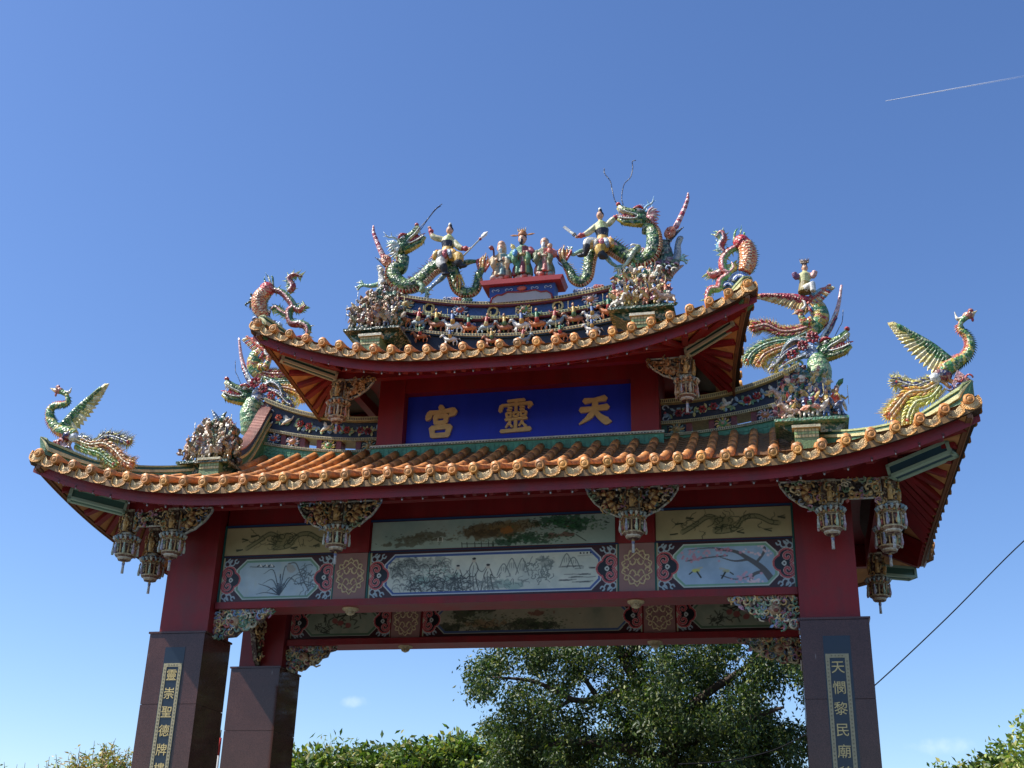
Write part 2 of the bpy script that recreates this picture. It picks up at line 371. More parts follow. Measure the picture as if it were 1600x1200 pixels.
# beams, walls, ceiling
def red(name, *b, parent=gate):
    m = MB(); m.box(*b, REDC); return m.build(name, RED, parent)
for (y0, y1) in ((.285, .60), (3.105, 3.42)):
    red('lintel_beam', .92, 9.59, y0, y1, 4.19, 5.83)
    red('beam_edge', .91, 9.60, y0-.09, y1+.09, 4.07, 4.17)
red('ceiling_slab', -.38, 10.88, -.33, 4.1, 5.832, 5.93)
for x in (.25, 9.75):                                      # side beams between front and back columns
    red('side_beam', x, x+.5, .84, 2.94, 4.6, 5.83)
# blue edging round the painted fields
eb = MB()
for (x0, x1) in ((.93, 2.76), (3.335, 7.10), (7.66, 9.59)):
    eb.box(x0-.03, x1+.01, .262, .2845, 5.37, 5.40, C('24406a')); eb.box(x0-.03, x1+.01, .262, .2845, 4.885, 4.905, C('1c2f52'))
eb.build('painted_edging', PAINT, gate)
for x in (.905, 2.765, 3.31, 7.11, 7.64, 9.585):
    teal = MB(); teal.box(x-.008, x+.022, .255, .2843, 4.18, 5.40 if x in (.905, 9.585) else 4.88, C('1f5a55')); teal.build('teal_edging', PAINT, gate)


# ------------------------------------------------------------------ painted panels (flat print on their own boards)
class Canvas:
    def __init__(s, w, h, bgc, res=110, seed=1):
        s.W, s.H = int(w*res), int(h*res); s.w, s.h, s.res = w, h, res; s.rg = np.random.RandomState(seed)
        s.a = np.ones((s.H, s.W, 3))*np.array(bgc)
        s.Y, s.X = np.mgrid[0:s.H, 0:s.W]; s.X = (s.X+.5)/res; s.Y = (s.Y+.5)/res
    def noise(s, f, o=4):
        n = np.zeros((s.H, s.W)); amp = 1; tot = 0
        for i in range(o):
            gw, gh = int(s.w*f)+3, int(s.h*f)+3; g = s.rg.rand(gh, gw)
            x = s.X*f; y = s.Y*f; xi = x.astype(int); yi = y.astype(int); fx = x-xi; fy = y-yi; fx = fx*fx*(3-2*fx); fy = fy*fy*(3-2*fy)
            n += amp*((g[yi, xi]*(1-fx)+g[yi, xi+1]*fx)*(1-fy)+(g[yi+1, xi]*(1-fx)+g[yi+1, xi+1]*fx)*fy); tot += amp; amp *= .55; f *= 2
        return n/tot
    def put(s, m, c): m = np.clip(m, 0, 1)[..., None]; s.a = s.a*(1-m)+np.array(c)*m
    def wash(s, c, f=6, lo=.5, hi=.7, amt=1., mask=None):
        n = s.noise(f); m = np.clip((n-lo)/(hi-lo), 0, 1)*amt
        s.put(m if mask is None else m*mask, c)
    def blob(s, x, y, rx, ry, c, amt=1., rough=.6, f=14):
        n = s.noise(f, 3); d = np.sqrt(((s.X-x)/rx)**2+((s.Y-y)/ry)**2)+(n-.5)*rough*2
        s.put(np.clip((1-d)*4, 0, 1)*amt, c)
    def line(s, P, wd, c, amt=1., taper=False):
        for i in range(len(P)-1):
            (x0, y0), (x1, y1) = P[i], P[i+1]; r = wd*(1-.8*i/len(P)) if taper else wd
            xa, xb = max(0, int((min(x0,x1)-r-.02)*s.res)), int((max(x0,x1)+r+.02)*s.res)+1
            ya, yb = max(0, int((min(y0,y1)-r-.02)*s.res)), int((max(y0,y1)+r+.02)*s.res)+1
            X = s.X[ya:yb, xa:xb]; Y = s.Y[ya:yb, xa:xb]
            if X.size == 0: continue
            dx, dy = x1-x0, y1-y0; L = dx*dx+dy*dy+1e-9; t = np.clip(((X-x0)*dx+(Y-y0)*dy)/L, 0, 1)
            d = np.hypot(X-x0-t*dx, Y-y0-t*dy); m = (np.clip((r-d)*s.res+.5, 0, 1)*amt)[..., None]
            s.a[ya:yb, xa:xb] = s.a[ya:yb, xa:xb]*(1-m)+np.array(c)*m
    def curve(s, P, wd, c, amt=1., taper=False): s.line([(p.x, p.y) for p in catmull([(a, b, 0) for a, b in P], 6)], wd, c, amt, taper)
    def frame(s, rim, rim2, corner):
        """octagonal field: everything outside becomes the corner colour, with a two-tone rim"""
        e, k = .235, .15; w, h = s.w, s.h
        d = np.minimum.reduce([s.X-e, w-e-s.X, s.Y-.035, h-.035-s.Y, ((s.X-e)+(s.Y-.035)-k)/1.414, ((w-e-s.X)+(s.Y-.035)-k)/1.414,
                               ((s.X-e)+(h-.035-s.Y)-k)/1.414, ((w-e-s.X)+(h-.035-s.Y)-k)/1.414])
        s.put((d < .05)*1., rim); s.put((d < .018)*1., rim2); s.put((d < 0)*1., corner)
    def ruyi(s):
        h = s.h
        s.put(((s.X < .022) | (s.X > s.w-.022))*1., C('b8b894'))
        for sg in (0, 1):
            fx = (lambda x: x) if sg == 0 else (lambda x: s.w-x)
            for yy in (0, 1):                       # pale leaf scrolls in the corners
                fy = (lambda y: y) if yy == 0 else (lambda y: h-y)
                for (cx, cy, r) in ((.07, .10, .045), (.15, .08, .045), (.22, .06, .03), (.11, .05, .03)):
                    s.curve([(fx(cx+r*math.cos(a)), fy(cy+r*math.sin(a))) for a in (0, 1.2, 2.4, 3.6, 4.6)], .008, C('a9bcc4'))
            cy = h/2
            def circ(x, y, r, c): s.put((np.hypot(s.X-fx(x), s.Y-y) < r)*1., c)
            for r, c in ((.032, C('c8bfb4')), (.024, C('b84e52')), (0, C('10131c'))):
                circ(.115, cy-.095, .095+r, c); circ(.115, cy+.095, .095+r, c); circ(.19, cy, .10+r, c)
            for q in (-1, 1):
                P = [(fx(.108+rr*math.cos(a)), cy+q*(.095+rr*math.sin(a))) for a, rr in [(-2.2-x*.5, .082-.0046*x) for x in range(0, 15)]]
                s.curve(P, .0165, C('d0aca6')); s.curve(P, .0115, C('b84e52'))
            s.curve([(fx(.15), cy-.03), (fx(.18), cy), (fx(.15), cy+.03), (fx(.13), cy), (fx(.15), cy-.03)], .008, C('c8d0cc'))
    def board(s, name, x0, z0, y, parent, mat=FRESCO, th=.012):
        H, W = s.H, s.W
        gx, gz = np.meshgrid(np.arange(W+1)/s.res*s.w/(W/s.res), np.arange(H+1)/s.res*s.h/(H/s.res))
        vs = np.stack([x0+gx, np.full_like(gx, y), z0+s.h-gz], -1).reshape(-1, 3)
        i = np.arange(H*W); r = i//W; c = i % W; b = r*(W+1)+c
        fs = np.stack([b, b+W+1, b+W+2, b+1], -1)
        nv = len(vs)
        vs = np.vstack([vs, [[x0, y+th, z0], [x0+s.w, y+th, z0], [x0+s.w, y+th, z0+s.h], [x0, y+th, z0+s.h]]])
        me = bpy.data.meshes.new(name); me.vertices.add(len(vs)); me.vertices.foreach_set('co', vs.astype('f').ravel())
        tl, tr, bl, br = 0, W, H*(W+1), H*(W+1)+W
        extra = [(nv, nv+1, br, bl), (nv+1, nv+2, tr, br), (nv+2, nv+3, tl, tr), (nv+3, nv, bl, tl)]
        allf = np.concatenate([fs.ravel(), np.array(extra).ravel()]); nf = len(fs)+4
        me.loops.add(len(allf)); me.loops.foreach_set('vertex_index', allf.astype('i'))
        me.polygons.add(nf); me.polygons.foreach_set('loop_start', (np.arange(nf)*4).astype('i'))
        me.update(calc_edges=True); me.validate()
        cc = np.ones((nf, 4), 'f'); cc[:len(fs), :3] = np.clip(s.a.reshape(-1, 3), 0, 1); cc[len(fs):, :3] = .1
        me.color_attributes.new('Col', 'FLOAT_COLOR', 'CORNER').data.foreach_set('color', np.repeat(cc, 4, axis=0).ravel())
        return link(name, me, mat, parent)
INKC = C('2a2c30')
def scribble(c, x, y, w, h, n, colr, wd=.006, amt=.7, step=.05):
    for i in range(n):
        px, py = x+c.rg.uniform(-w, w), y+c.rg.uniform(-h, h); a = c.rg.uniform(0, 6.3); P = [(px, py)]
        for k in range(5):
            a += c.rg.uniform(-1.1, 1.1); px += math.cos(a)*step; py += math.sin(a)*step*.8; P.append((px, py))
        c.curve(P, wd*c.rg.uniform(.6, 1.3), colr, amt)
def humps(c, x0, x1, y0, y1, n, colr, amt=.7, wd=.0042):
    # rounded rocks and cloud banks in outline with a few hatch strokes
    for i in range(n):
        x, y, r = c.rg.uniform(x0, x1), c.rg.uniform(y0, y1), c.rg.uniform(.03, .09)
        c.curve([(x-r, y+r*.5), (x-r*.75, y-r*.3), (x-r*.1, y-r*.6), (x+r*.6, y-r*.35), (x+r, y+r*.4)], wd, colr, amt)
        for k in range(3): q = x-r*.4+k*r*.4; c.line([(q, y-r*.35), (q+r*.12, y+r*.15)], wd*.8, colr, amt*.7)
def dots(c, x, y, sx, sy, n, cols_, amt=.85):
    for i in range(n):
        a, b = c.rg.normal(x, sx*.5), c.rg.normal(y, sy*.5); t = c.rg.uniform(-.5, .5); c.line([(a, b), (a+.022*math.cos(t), b+.022*math.sin(t))], c.rg.uniform(.004, .008), cols_[i % len(cols_)], amt)
def dragon_paint(w, h, seed):
    c = Canvas(w, h, C('b8ae84'), 100, seed); c.wash(C('a09b76'), 3, .4, .7, .6); c.wash(C('b4ac86'), 9, .5, .75, .5)
    dk = C('33402f'); cx, cy = w*.5, h*.5
    P = [(cx+w*.36*math.cos(t*2.6+.4)*(.35+.65*abs(math.cos(t))), cy+h*.3*math.sin(t*4.1)) for t in [k*.33 for k in range(10)]]
    P = [(w*.2,h*.75),(w*.3,h*.5),(w*.4,h*.25),(w*.5,h*.5),(w*.44,h*.75),(w*.58,h*.7),(w*.65,h*.35),(w*.75,h*.3),(w*.84,h*.5),(w*.9,h*.55)]
    c.curve(P, .04, C('8f8e6a'), .8); c.curve([(a, b-.03) for a, b in P], .006, dk, .8); c.curve([(a, b+.032) for a, b in P], .006, dk, .8)
    c.blob(w*.5, h*.48, .17, .12, C('85845f'), .8); scribble(c, w*.5, h*.45, .16, .1, 22, dk, .004, .7, .03)
    for fx, fy in ((.16,.8),(.28,.3),(.6,.8),(.8,.75),(.9,.35),(.2,.45)):
        for k in range(4): a = c.rg.uniform(-.6, .6)+(3.1 if fx < .5 else 0); c.line([(w*fx, h*fy), (w*fx+.1*math.cos(a), h*fy+.06*math.sin(a))], .008, dk, .85)
    scribble(c, w*.5, h*.5, w*.36, h*.3, 26, dk, .004, .5, .03)
    return c
def landscape_top():
    w, h = 3.73, .44; c = Canvas(w, h, C('a3b8ae'), 110, 5); c.wash(C('90aca4'), 2, .4, .65, .7); c.wash(C('a3b3a4'), 5, .5, .7, .5)
    for x, y, a, b in ((.7,.27,.3,.07),(.95,.22,.28,.05),(.55,.36,.35,.04),(1.1,.3,.2,.03)): c.blob(x, y, a, b, C('5d5b48'), .8, .8)
    c.blob(1.9, .2, .55, .14, C('66583c'), .9, .5); c.blob(2.25, .14, .4, .1, C('7a6a44'), .8, .6); c.blob(1.75, .23, .35, .06, C('4a4130'), .7, .9)
    c.blob(2.1, .2, .1, .05, C('a5713c'), .9, .9); c.blob(2.9, .3, .25, .04, C('6b3f34'), .8, .9)
    for x, y, a, b in ((2.45,.33,.35,.08),(3.05,.1,.35,.1),(2.75,.08,.25,.07),(3.15,.2,.2,.05),(2.1,.38,.2,.05)): c.blob(x, y, a, b, C('1f4b34'), .85, 1.0, 20)
    dots(c, 2.45, .33, .5, .1, 170, [C('14301f'), C('2f6a44'), C('1f4b34')]); dots(c, 3.05, .12, .55, .12, 240, [C('123321'), C('2f6a44'), C('3f7a4c')]); dots(c, .8, .3, .7, .1, 90, [C('3c3a2c'), C('5d5b48')], .6); dots(c, 2.0, .17, .8, .1, 140, [C('4a3a24'), C('7a6440'), C('8f7a50')], .6); humps(c, 1.5, 2.6, .06, .2, 14, C('3a3220'), .6)
    for x in (1.42,1.5,1.62,1.72,1.83,1.9): c.line([(x, .36), (x+.01, .44)], .006, C('222d28'))
    c.line([(1.42,.38),(2.0,.40)], .005, C('222d28')); c.line([(3.15,.3),(3.3,.4)], .006, C('1b3a28'))
    for x in (1.05, 1.12): c.line([(x,.28),(x,.33)], .008, C('d8dcd4'))
    return c
def ink_mural():
    w, h = 3.76, .70; c = Canvas(w, h, C('d3d9cc'), 115, 9); c.wash(C('bcc8c0'), 3, .45, .7, .7); c.wash(C('e0e4d6'), 8, .5, .7, .4)
    g = C('3c4444'); lt = C('76827e')
    for x, y, a, b in ((.62,.2,.3,.12),(.95,.16,.3,.08),(.5,.32,.2,.1),(2.7,.22,.12,.08),(1.15,.5,.2,.08)): c.blob(x, y, a, b, lt, .55, .9, 18)
    for x, y in ((.75,.42),(.9,.46),(1.25,.4),(2.05,.52),(2.2,.55)): c.blob(x, y, .14, .07, C('7fa59a'), .6, .8)
    humps(c, .35, 1.25, .14, .4, 46, g, .6); humps(c, .4, 2.0, .42, .6, 60, lt, .8); dots(c, .55, .2, .3, .12, 90, [g, lt]); dots(c, 1.0, .3, .25, .1, 60, [g, C('6f9a8c')]); scribble(c, 1.1, .5, .5, .1, 90, g, .005, .7, .035)
    for px_, hh in ((1.38,.36),(1.62,.46),(1.84,.36)):          # standing robed ladies
        t = .60-hh
        c.curve([(px_-.02, t+.06), (px_-.06, t+.16), (px_-.05, .45), (px_-.10, .62)], .006, g, .95); c.curve([(px_+.03, t+.06), (px_+.07, t+.16), (px_+.04, .4), (px_+.09, .62)], .006, g, .95)
        c.curve([(px_, t+.1), (px_-.01, .4), (px_+.01, .62)], .005, g, .8); c.put((np.hypot(c.X-px_, (c.Y-t-.03)) < .03)*1., C('c9c3b0')); c.blob(px_, t, .03, .018, C('20242a'), 1, .3)
        for k in range(4): c.curve([(px_-.06+k*.03, .42), (px_-.09+k*.05, .52), (px_-.09+k*.06, .62)], .004, g, .8)
        c.curve([(px_+.05,t+.14),(px_+.13,t+.2),(px_+.2,t+.12)], .005, g, .8)
    for mx_, my, mh in ((2.08,.34,.12),(2.2,.3,.16),(2.36,.34,.2),(3.02,.24,.14),(3.12,.26,.1)):
        c.curve([(mx_-.1, my+.06), (mx_-.05, my-mh*.5), (mx_, my-mh*.9), (mx_+.05, my-mh*.3), (mx_+.1, my+.08)], .007, lt, .9)
        for k in range(4): c.curve([(mx_-.03+k*.025, my-mh*.5), (mx_-.04+k*.035, my)], .005, lt, .7)
    scribble(c, 2.62, .34, .2, .14, 50, lt, .0045, .8, .025); scribble(c, 2.1, .5, .35, .08, 30, lt, .004, .6, .02)
    for yy, x0, x1 in ((.3,2.9,3.25),(.33,3.0,3.5),(.42,2.95,3.4),(.46,3.05,3.45),(.5,2.9,3.3),(.53,3.1,3.4)):
        for k in range(6): x = c.rg.uniform(x0, x1-.1); c.line([(x, yy+c.rg.uniform(-.01,.01)), (x+.12, yy+c.rg.uniform(-.01,.01))], .007, g, .6)
    for k in range(4): c.blob(3.22+k*.05, .11, .016, .014, C('1c1e22'), 1, .3, 30)
    c.line([(3.18,.15),(3.4,.14)], .003, g, .8)
    c.frame(C('3f5c9c'), C('c3cbd0'), C('3a0f18')); c.ruyi(); return c
def orchid():
    w, h = 1.83, .70; c = Canvas(w, h, C('b4cad4'), 115, 3); c.wash(C('9ab6c6'), 3, .4, .65, .8); c.wash(C('b8c6c4'), 7, .5, .7, .5)
    for k in range(9): a = -2.5+k*.22; L = .2+.14*(k % 3); c.curve([(.98, .6), (.98+math.cos(a)*L*.6, .6+math.sin(a)*L*.9), (.98+math.cos(a)*L*1.3, .6+math.sin(a)*L*.9+.05)], .009, C('233444'), .95, True)
    c.curve([(.98,.6),(.8,.48),(.62,.42)], .010, C('1d2b3c'), 1, True); c.curve([(.98,.6),(.75,.56),(.6,.58)], .008, C('1d2b3c'), 1, True)
    c.blob(1.15,.2,.09,.1,C('a6a39c'),.8,.8); c.curve([(1.08,.12),(1.2,.12),(1.3,.3),(1.45,.55)], .008, C('5d6468')); scribble(c,1.35,.35,.14,.15,26,C('50606a'),.005,.7,.04)
    for x in (.62,.72,.8): c.curve([(x-.05,.15),(x,.13),(x+.05,.16)], .008, C('36424c')); c.line([(x,.13),(x+.02,.15)],.012,C('e4e8e6'))
    c.curve([(.45,.15),(.6,.16),(.85,.17)], .005, C('3c4a54'))
    c.frame(C('6f9a84'), C('c0cfc4'), C('3a0f18')); c.ruyi(); return c
def plum():
    w, h = 1.93, .70; c = Canvas(w, h, C('a8c2da'), 115, 4); c.wash(C('94b0ca'), 3, .4, .65, .8)
    br = C('5a5a5c')
    c.curve([(1.62,.62),(1.48,.42),(1.3,.28),(1.1,.16),(.85,.13)], .05, br, 1, True); c.curve([(1.3,.28),(1.1,.3),(.9,.24)], .018, br, 1, True)
    c.curve([(1.5,.45),(1.35,.5),(1.3,.6)], .022, br); c.curve([(1.4,.33),(1.5,.2),(1.52,.12)], .018, br); c.curve([(1.1,.16),(.8,.1),(.45,.12)], .012, br, 1, True); c.curve([(1.0,.22),(.7,.24),(.42,.28)], .009, br)
    c.curve([(1.3,.52),(1.1,.56),(.9,.5)], .008, br)
    for k in range(120):
        gx, gy, sx, sy = [(.62,.17,.2,.06),(1.0,.14,.2,.05),(1.45,.17,.14,.08),(1.2,.52,.14,.06),(.5,.24,.1,.04),(1.35,.6,.1,.03)][k % 6]
        x, y = c.rg.normal(gx, sx*.7), c.rg.normal(gy, sy*.7); c.line([(x,y),(x+.004,y)], c.rg.uniform(.01,.02), [C('d3a3b4'),C('c58a9c'),C('e6ccd4')][k % 3], .9)
    for x, y, f in ((.55,.42,1),(.98,.44,-1)):
        c.blob(x,y,.06,.03,C('c9cc6a') if f > 0 else C('a9b090'),1,.3,20); c.line([(x+f*.02,y+.02),(x+f*.07,y+.1)], .012, C('20261c')); c.line([(x-f*.05,y+.02),(x-f*.09,y+.05)], .009, C('20261c')); c.line([(x+.03*f,y-.03),(x+.09*f,y-.04)], .012, C('b8bcae'))
    c.frame(C('7fae93'), C('c6d4c8'), C('3a0f18')); c.ruyi(); return c
def back_panel(w, kind, seed):
    h = .56; c = Canvas(w, h, C('8f9a86') if kind != 'land' else C('a09c84'), 90, seed); c.wash(C('7d8a76'), 3, .4, .65, .7); c.wash(C('aaa68c'), 6, .5, .7, .4)
    dk = C('2b3328')
    if kind == 'land':
        c.wash(C('b0a88c'), 3, .4, .6, .5)
        for x, y, a, b in ((.5,.42,.3,.08),(.75,.2,.25,.12),(1.0,.12,.3,.06),(1.2,.46,.2,.06),(1.75,.4,.3,.12),(2.1,.42,.25,.07)): c.blob(x,y,a,b,C('39422f'),.85,1,16)
        c.blob(1.1,.36,.4,.06,C('8a6a44'),.7,.8); c.blob(2.0,.2,.2,.05,C('7a4638'),.8,.9); dots(c,.9,.3,.7,.2,220,[dk,C('4a5a34'),C('5f6a40')]); dots(c,1.95,.38,.55,.14,180,[dk,C('3f5a34')]); humps(c,.4,2.3,.36,.5,40,dk,.6)
    else:
        c.curve([(w*.85,.1),(w*.6,.14),(w*.45,.2)], .012, dk); 
        for k in range(34):
            x, y = w*.5+c.rg.uniform(-.38,.38), .22+c.rg.uniform(-.14,.16); a = c.rg.uniform(0,6.3); c.line([(x,y),(x+.09*math.cos(a),y+.07*math.sin(a))], .011, dk, .85, )
        for x, y in ((w*.5,.3),(w*.58,.34),(w*.44,.26)): c.blob(x,y,.06,.055,C('8e4a48'),.9,.3)
        scribble(c, w*.35, .4, .12, .06, 20, dk, .005, .6, .03)
    c.frame(C('56745a') if kind != 'land' else C('4a6088'), C('a8b0a0'), C('3a0f18')); c.ruyi(); return c
dragon_paint(1.84, .44, 11).board('painted_panel', .925, 4.918, .268, gate)
dragon_paint(1.93, .44, 12).board('painted_panel', 7.66, 4.918, .268, gate)
landscape_top().board('painted_panel', 3.335, 4.918, .268, gate)
ink_mural().board('painted_panel', 3.335, 4.182, .268, gate)
orchid().board('painted_panel', .93, 4.182, .268, gate)
plum().board('painted_panel', 7.66, 4.182, .268, gate)
back_panel(1.83, 'fruit', 21).board('painted_panel', .93, 4.20, 3.088, gate)
back_panel(3.76, 'land', 22).board('painted_panel', 3.335, 4.20, 3.088, gate)
back_panel(1.93, 'fruit', 23).board('painted_panel', 7.66, 4.20, 3.088, gate)
for y in (.2, 3.02):                                       # short posts between the panels, with a gold fret medallion
    for x in (2.785, 7.125):
        if y < 1: red('short_post', x, x+.52, .24, .2845, 4.89, 5.60)
        m = MB(); m.box(x, x+.51, y+.048, y+.0845, 4.18, 4.885 if y < 1 else 4.8, C('94706a')); p = m.build('fret_panel', PAINT, gate)
        f = MB(); cx, cz = x+.255, 4.53 if y < 1 else 4.49; g = C('d8c49c'); yy = y+.046
        for sx in (-1, 1):
            for sz in (-1, 1):
                for (ax, az, r, a0) in ((.07,.2,.05,0),(.16,.14,.045,1),(.07,.08,.06,2),(.17,.04,.045,3)):
                    P = [(cx+sx*(ax*.95+r*math.cos(a0+t)*(1-t/9)), yy, cz+sz*(az+r*math.sin(a0+t)*(1-t/9))) for t in [k*.7 for k in range(8)]]
                    f.tube(P, .011, 4, g, side=(0,1,0), caps=False)
                f.tube(catmull([(cx+sx*a_, yy, cz+sz*b_) for a_, b_ in ((0,.28),(.04,.235),(.10,.245),(.115,.185),(.18,.17),(.165,.105),(.215,.07),(.185,0))], 4), .010, 4, g, side=(0,1,0), caps=False)
                f.tube([(cx, yy, cz+sz*.12), (cx+sx*.06, yy, cz+sz*.03), (cx+sx*.12, yy, cz+sz*.11), (cx, yy, cz+sz*.22)], .010, 4, g, side=(0,1,0), caps=False)
        f.build('gold_fret', FRET, p)
# round ceiling lamp roses under the beams
lamp_me = None
for (x, y) in ((3.03,.40),(7.34,.40),(3.0,3.25),(7.28,3.25)):
    m = MB(); m.lathe([(.125,0),(.12,-.025),(.085,-.042),(.06,-.085),(.018,-.105),(.001,-.11)], lambda i, k: [C('c8b890'), C('b8a47c'), C('a08c68'), C('c8b890'), C('a08c68')][i % 5], 16)
    if lamp_me is None: lamp_me = m.mesh('beam_rosette')
    link('beam_rosette', lamp_me, CARVE, gate, M=tm(x, y, 4.0705))

# ------------------------------------------------------------------ roofs
class Roof:
    ins = .35; inl = 3.4; inp = 2.2
    def inset(s, d): return s.ins*(1-max(0, (s.inl-max(0, d))/s.inl)**s.inp)   # side eaves curve inwards between the flared corners
    def __init__(s, hw, hd, zb, amp, L, p, h1, h2, fade, gable):
        s.hw, s.hd, s.zb, s.amp, s.L, s.p, s.h1, s.h2, s.fd, s.gx = hw, hd, zb, amp, L, p, h1, h2, fade, gable
    def rise(s, d): return s.amp*max(0, (s.L-d)/s.L)**s.p
    def ze(s, d): return s.zb+s.rise(d)                    # drip-edge height at distance d from the corner
    def z(s, x, y):                                        # top surface
        dx = s.hw-abs(x-XC); dy = s.hd-abs(y-YC)
        if abs(x-XC) < s.gx: d, a = dy, dx
        else: d, a = min(dx, dy), max(dx, dy)
        return s.zb+.11+s.h1*d+s.h2*d*d+s.rise(a)*max(0, 1-d/s.fd)**1.5
LOW = Roof(6.77, 3.484, 5.30, .67, 3.38, 2.3, .338, .048, 3.0, 4.7)
UPP = Roof(4.07, 2.254, 7.735, .80, 3.4, 2.25, .34, .03, 2.2, 2.6)
UPP.ins, UPP.inl, UPP.inp = .42, 2.4, 2.0
def roof_shell(rf, name):
    x0, x1, y0, y1 = XC-rf.hw+.01, XC+rf.hw-.01, YC-rf.hd+.01, YC+rf.hd-.01
    nx, ny = 70, 40; m = MB(); vs = []
    for t in (0, -.09):
        for j in range(ny+1):
            for i in range(nx+1):
                x = x0+(x1-x0)*i/nx; y = y0+(y1-y0)*j/ny; wt = max(0, min(1, (abs(x-XC)-(rf.hw-1.6))/1.6)); vs.append((x-math.copysign(rf.inset(rf.hd-abs(y-YC))*wt, x-XC), y, rf.z(x, y)+t-.02))
    N = (nx+1)*(ny+1); fs = []
    for j in range(ny):
        for i in range(nx):
            a = j*(nx+1)+i; fs.append((a, a+1, a+nx+2, a+nx+1)); fs.append((N+a, N+a+nx+1, N+a+nx+2, N+a+1))
    for i in range(nx):
        fs.append((i, N+i, N+i+1, i+1)); a = ny*(nx+1)+i; fs.append((a+1, N+a+1, N+a, a))
    for j in range(ny):
        a = j*(nx+1); b = a+nx+1; fs.append((b, N+b, N+a, a)); a += nx; b += nx; fs.append((a, N+a, N+b, b))
    m.add(vs, fs, [C('3f2e22') if min(f) >= N else C('8f6a3a') for f in fs]); return m.build(name, TILE, gate)
low_roof = roof_shell(LOW, 'lower_roof'); upp_roof = roof_shell(UPP, 'upper_roof')
# tile pieces: round end cap with lotus boss, fan-shaped drip tile
cm = MB(Matrix.Rotation(R(90), 4, 'X'))
cm.lathe([(.057,-.10),(.059,0),(.056,.008),(.047,.008),(.043,.003),(.029,.006),(.020,.012),(.001,.014)], lambda i, k: AMBER if i in (0,1,2,3) or (i in (4, 5) and k % 2) else C('c08438'), 14, smooth=False)
cap_mes = []
for k_ in range(5):
    cap_mes.append(cm.mesh('round_end_tile')); cl = cap_mes[-1].color_attributes['Col'].data; f_ = (.72, .86, 1, 1.1, .92)[k_]
    for q_ in cl: c_ = q_.color; q_.color = (c_[0]*f_, c_[1]*f_*(1, .93, 1, 1.02, .88)[k_], c_[2]*f_, 1)
dm = MB(); n = 9; vs = []; top = []
outl = [(-.118,.17),(-.125,.10),(-.105,.045),(-.06,.018),(0,0),(.06,.018),(.105,.045),(.125,.10),(.118,.17)]
inl = [(a*.8, .02+(b*.86)) for a, b in outl]
F_ = lambda p, y: (p[0], y+.03*(p[1]/.17)+.9*p[0]*p[0], p[1])
vs = [F_(p, -.012) for p in outl]+[F_(p, -.012) for p in inl]+[F_(p, 0.004) for p in inl]+[F_((0,.10), -.022)]+[F_(p, .012) for p in outl]
fs = []; cs = []
for i in range(8):
    fs += [(i, n+i, n+i+1, i+1), (n+i, 2*n+i, 2*n+i+1, n+i+1), (2*n+i, 3*n, 2*n+i+1), (i+1, 3*n+1+i+1, 3*n+1+i, i)]; cs += [AMBER, C('c08840'), C('e8c48a'), C('9a6a34')]
fs.append(tuple(3*n+1+i for i in range(9))); cs.append(C('8a5a24'))
fs.append((0, 8, 3*n+1+8, 3*n+1)); cs.append(AMBER)
dm.add(vs, fs, cs); drip_me = dm.mesh('drip_tile')
def eave_tiles(rf, roof, sp, sides=('f','r','l','b')):
    for sd in sides:
        L = rf.hw if sd in 'fb' else rf.hd
        n = int(round(2*L/sp)); s2 = 2*L/n
        rz = {'f':0, 'b':math.pi, 'r':math.pi/2, 'l':-math.pi/2}[sd]
        for i in range(n+1):
            for kind in (0, 1):
                t = -L+s2*(i+.5*(1-kind)) if kind == 0 else -L+s2*i
                if kind == 0 and i == n: continue
                if kind == 1 and (i == 0 or i == n) : t = -L+.09 if i == 0 else L-.09
                d = L-abs(t)
                if kind == 0:                                # cap
                    zz = rf.ze(d)+.172; off = .035; me, mt, nm = rnd.choice(cap_mes), TILE, 'round_end_tile'
                else: zz = rf.ze(d)+.0; off = .012; me, mt, nm = drip_me, DRIP, 'drip_tile'
                if sd == 'b' and kind == 1: continue
                x, y = {'f':(XC+t, YC-rf.hd-off), 'b':(XC-t, YC+rf.hd+off), 'r':(XC+rf.hw+off-rf.inset(d), YC+t), 'l':(XC-rf.hw-off+rf.inset(d), YC-t)}[sd]
                sl = (rf.ze(max(0, d-.1))-rf.ze(d+.1))/.2*(1 if t > 0 else -1)
                M = Matrix.Translation((x, y, zz)) @ Matrix.Rotation(rz, 4, 'Z') @ Matrix.Rotation(-math.atan(sl)*.8 + rnd.uniform(-.06, .06), 4, 'Y') @ Matrix.Rotation(rnd.uniform(-.09,.09), 4, 'X') @ Matrix.Rotation(rnd.uniform(-.08,.08), 4, 'Z') @ Matrix.Translation((rnd.uniform(-.008,.008), 0, rnd.uniform(-.006,.006)))
                if kind: M = M @ Matrix.Diagonal((1, 1, 1.02 if rf is LOW else .95, 1))
                link(nm, me, mt, roof, M=M)
eave_tiles(LOW, low_roof, .3077, 'frl'); eave_tiles(UPP, upp_roof, .291, 'frl')
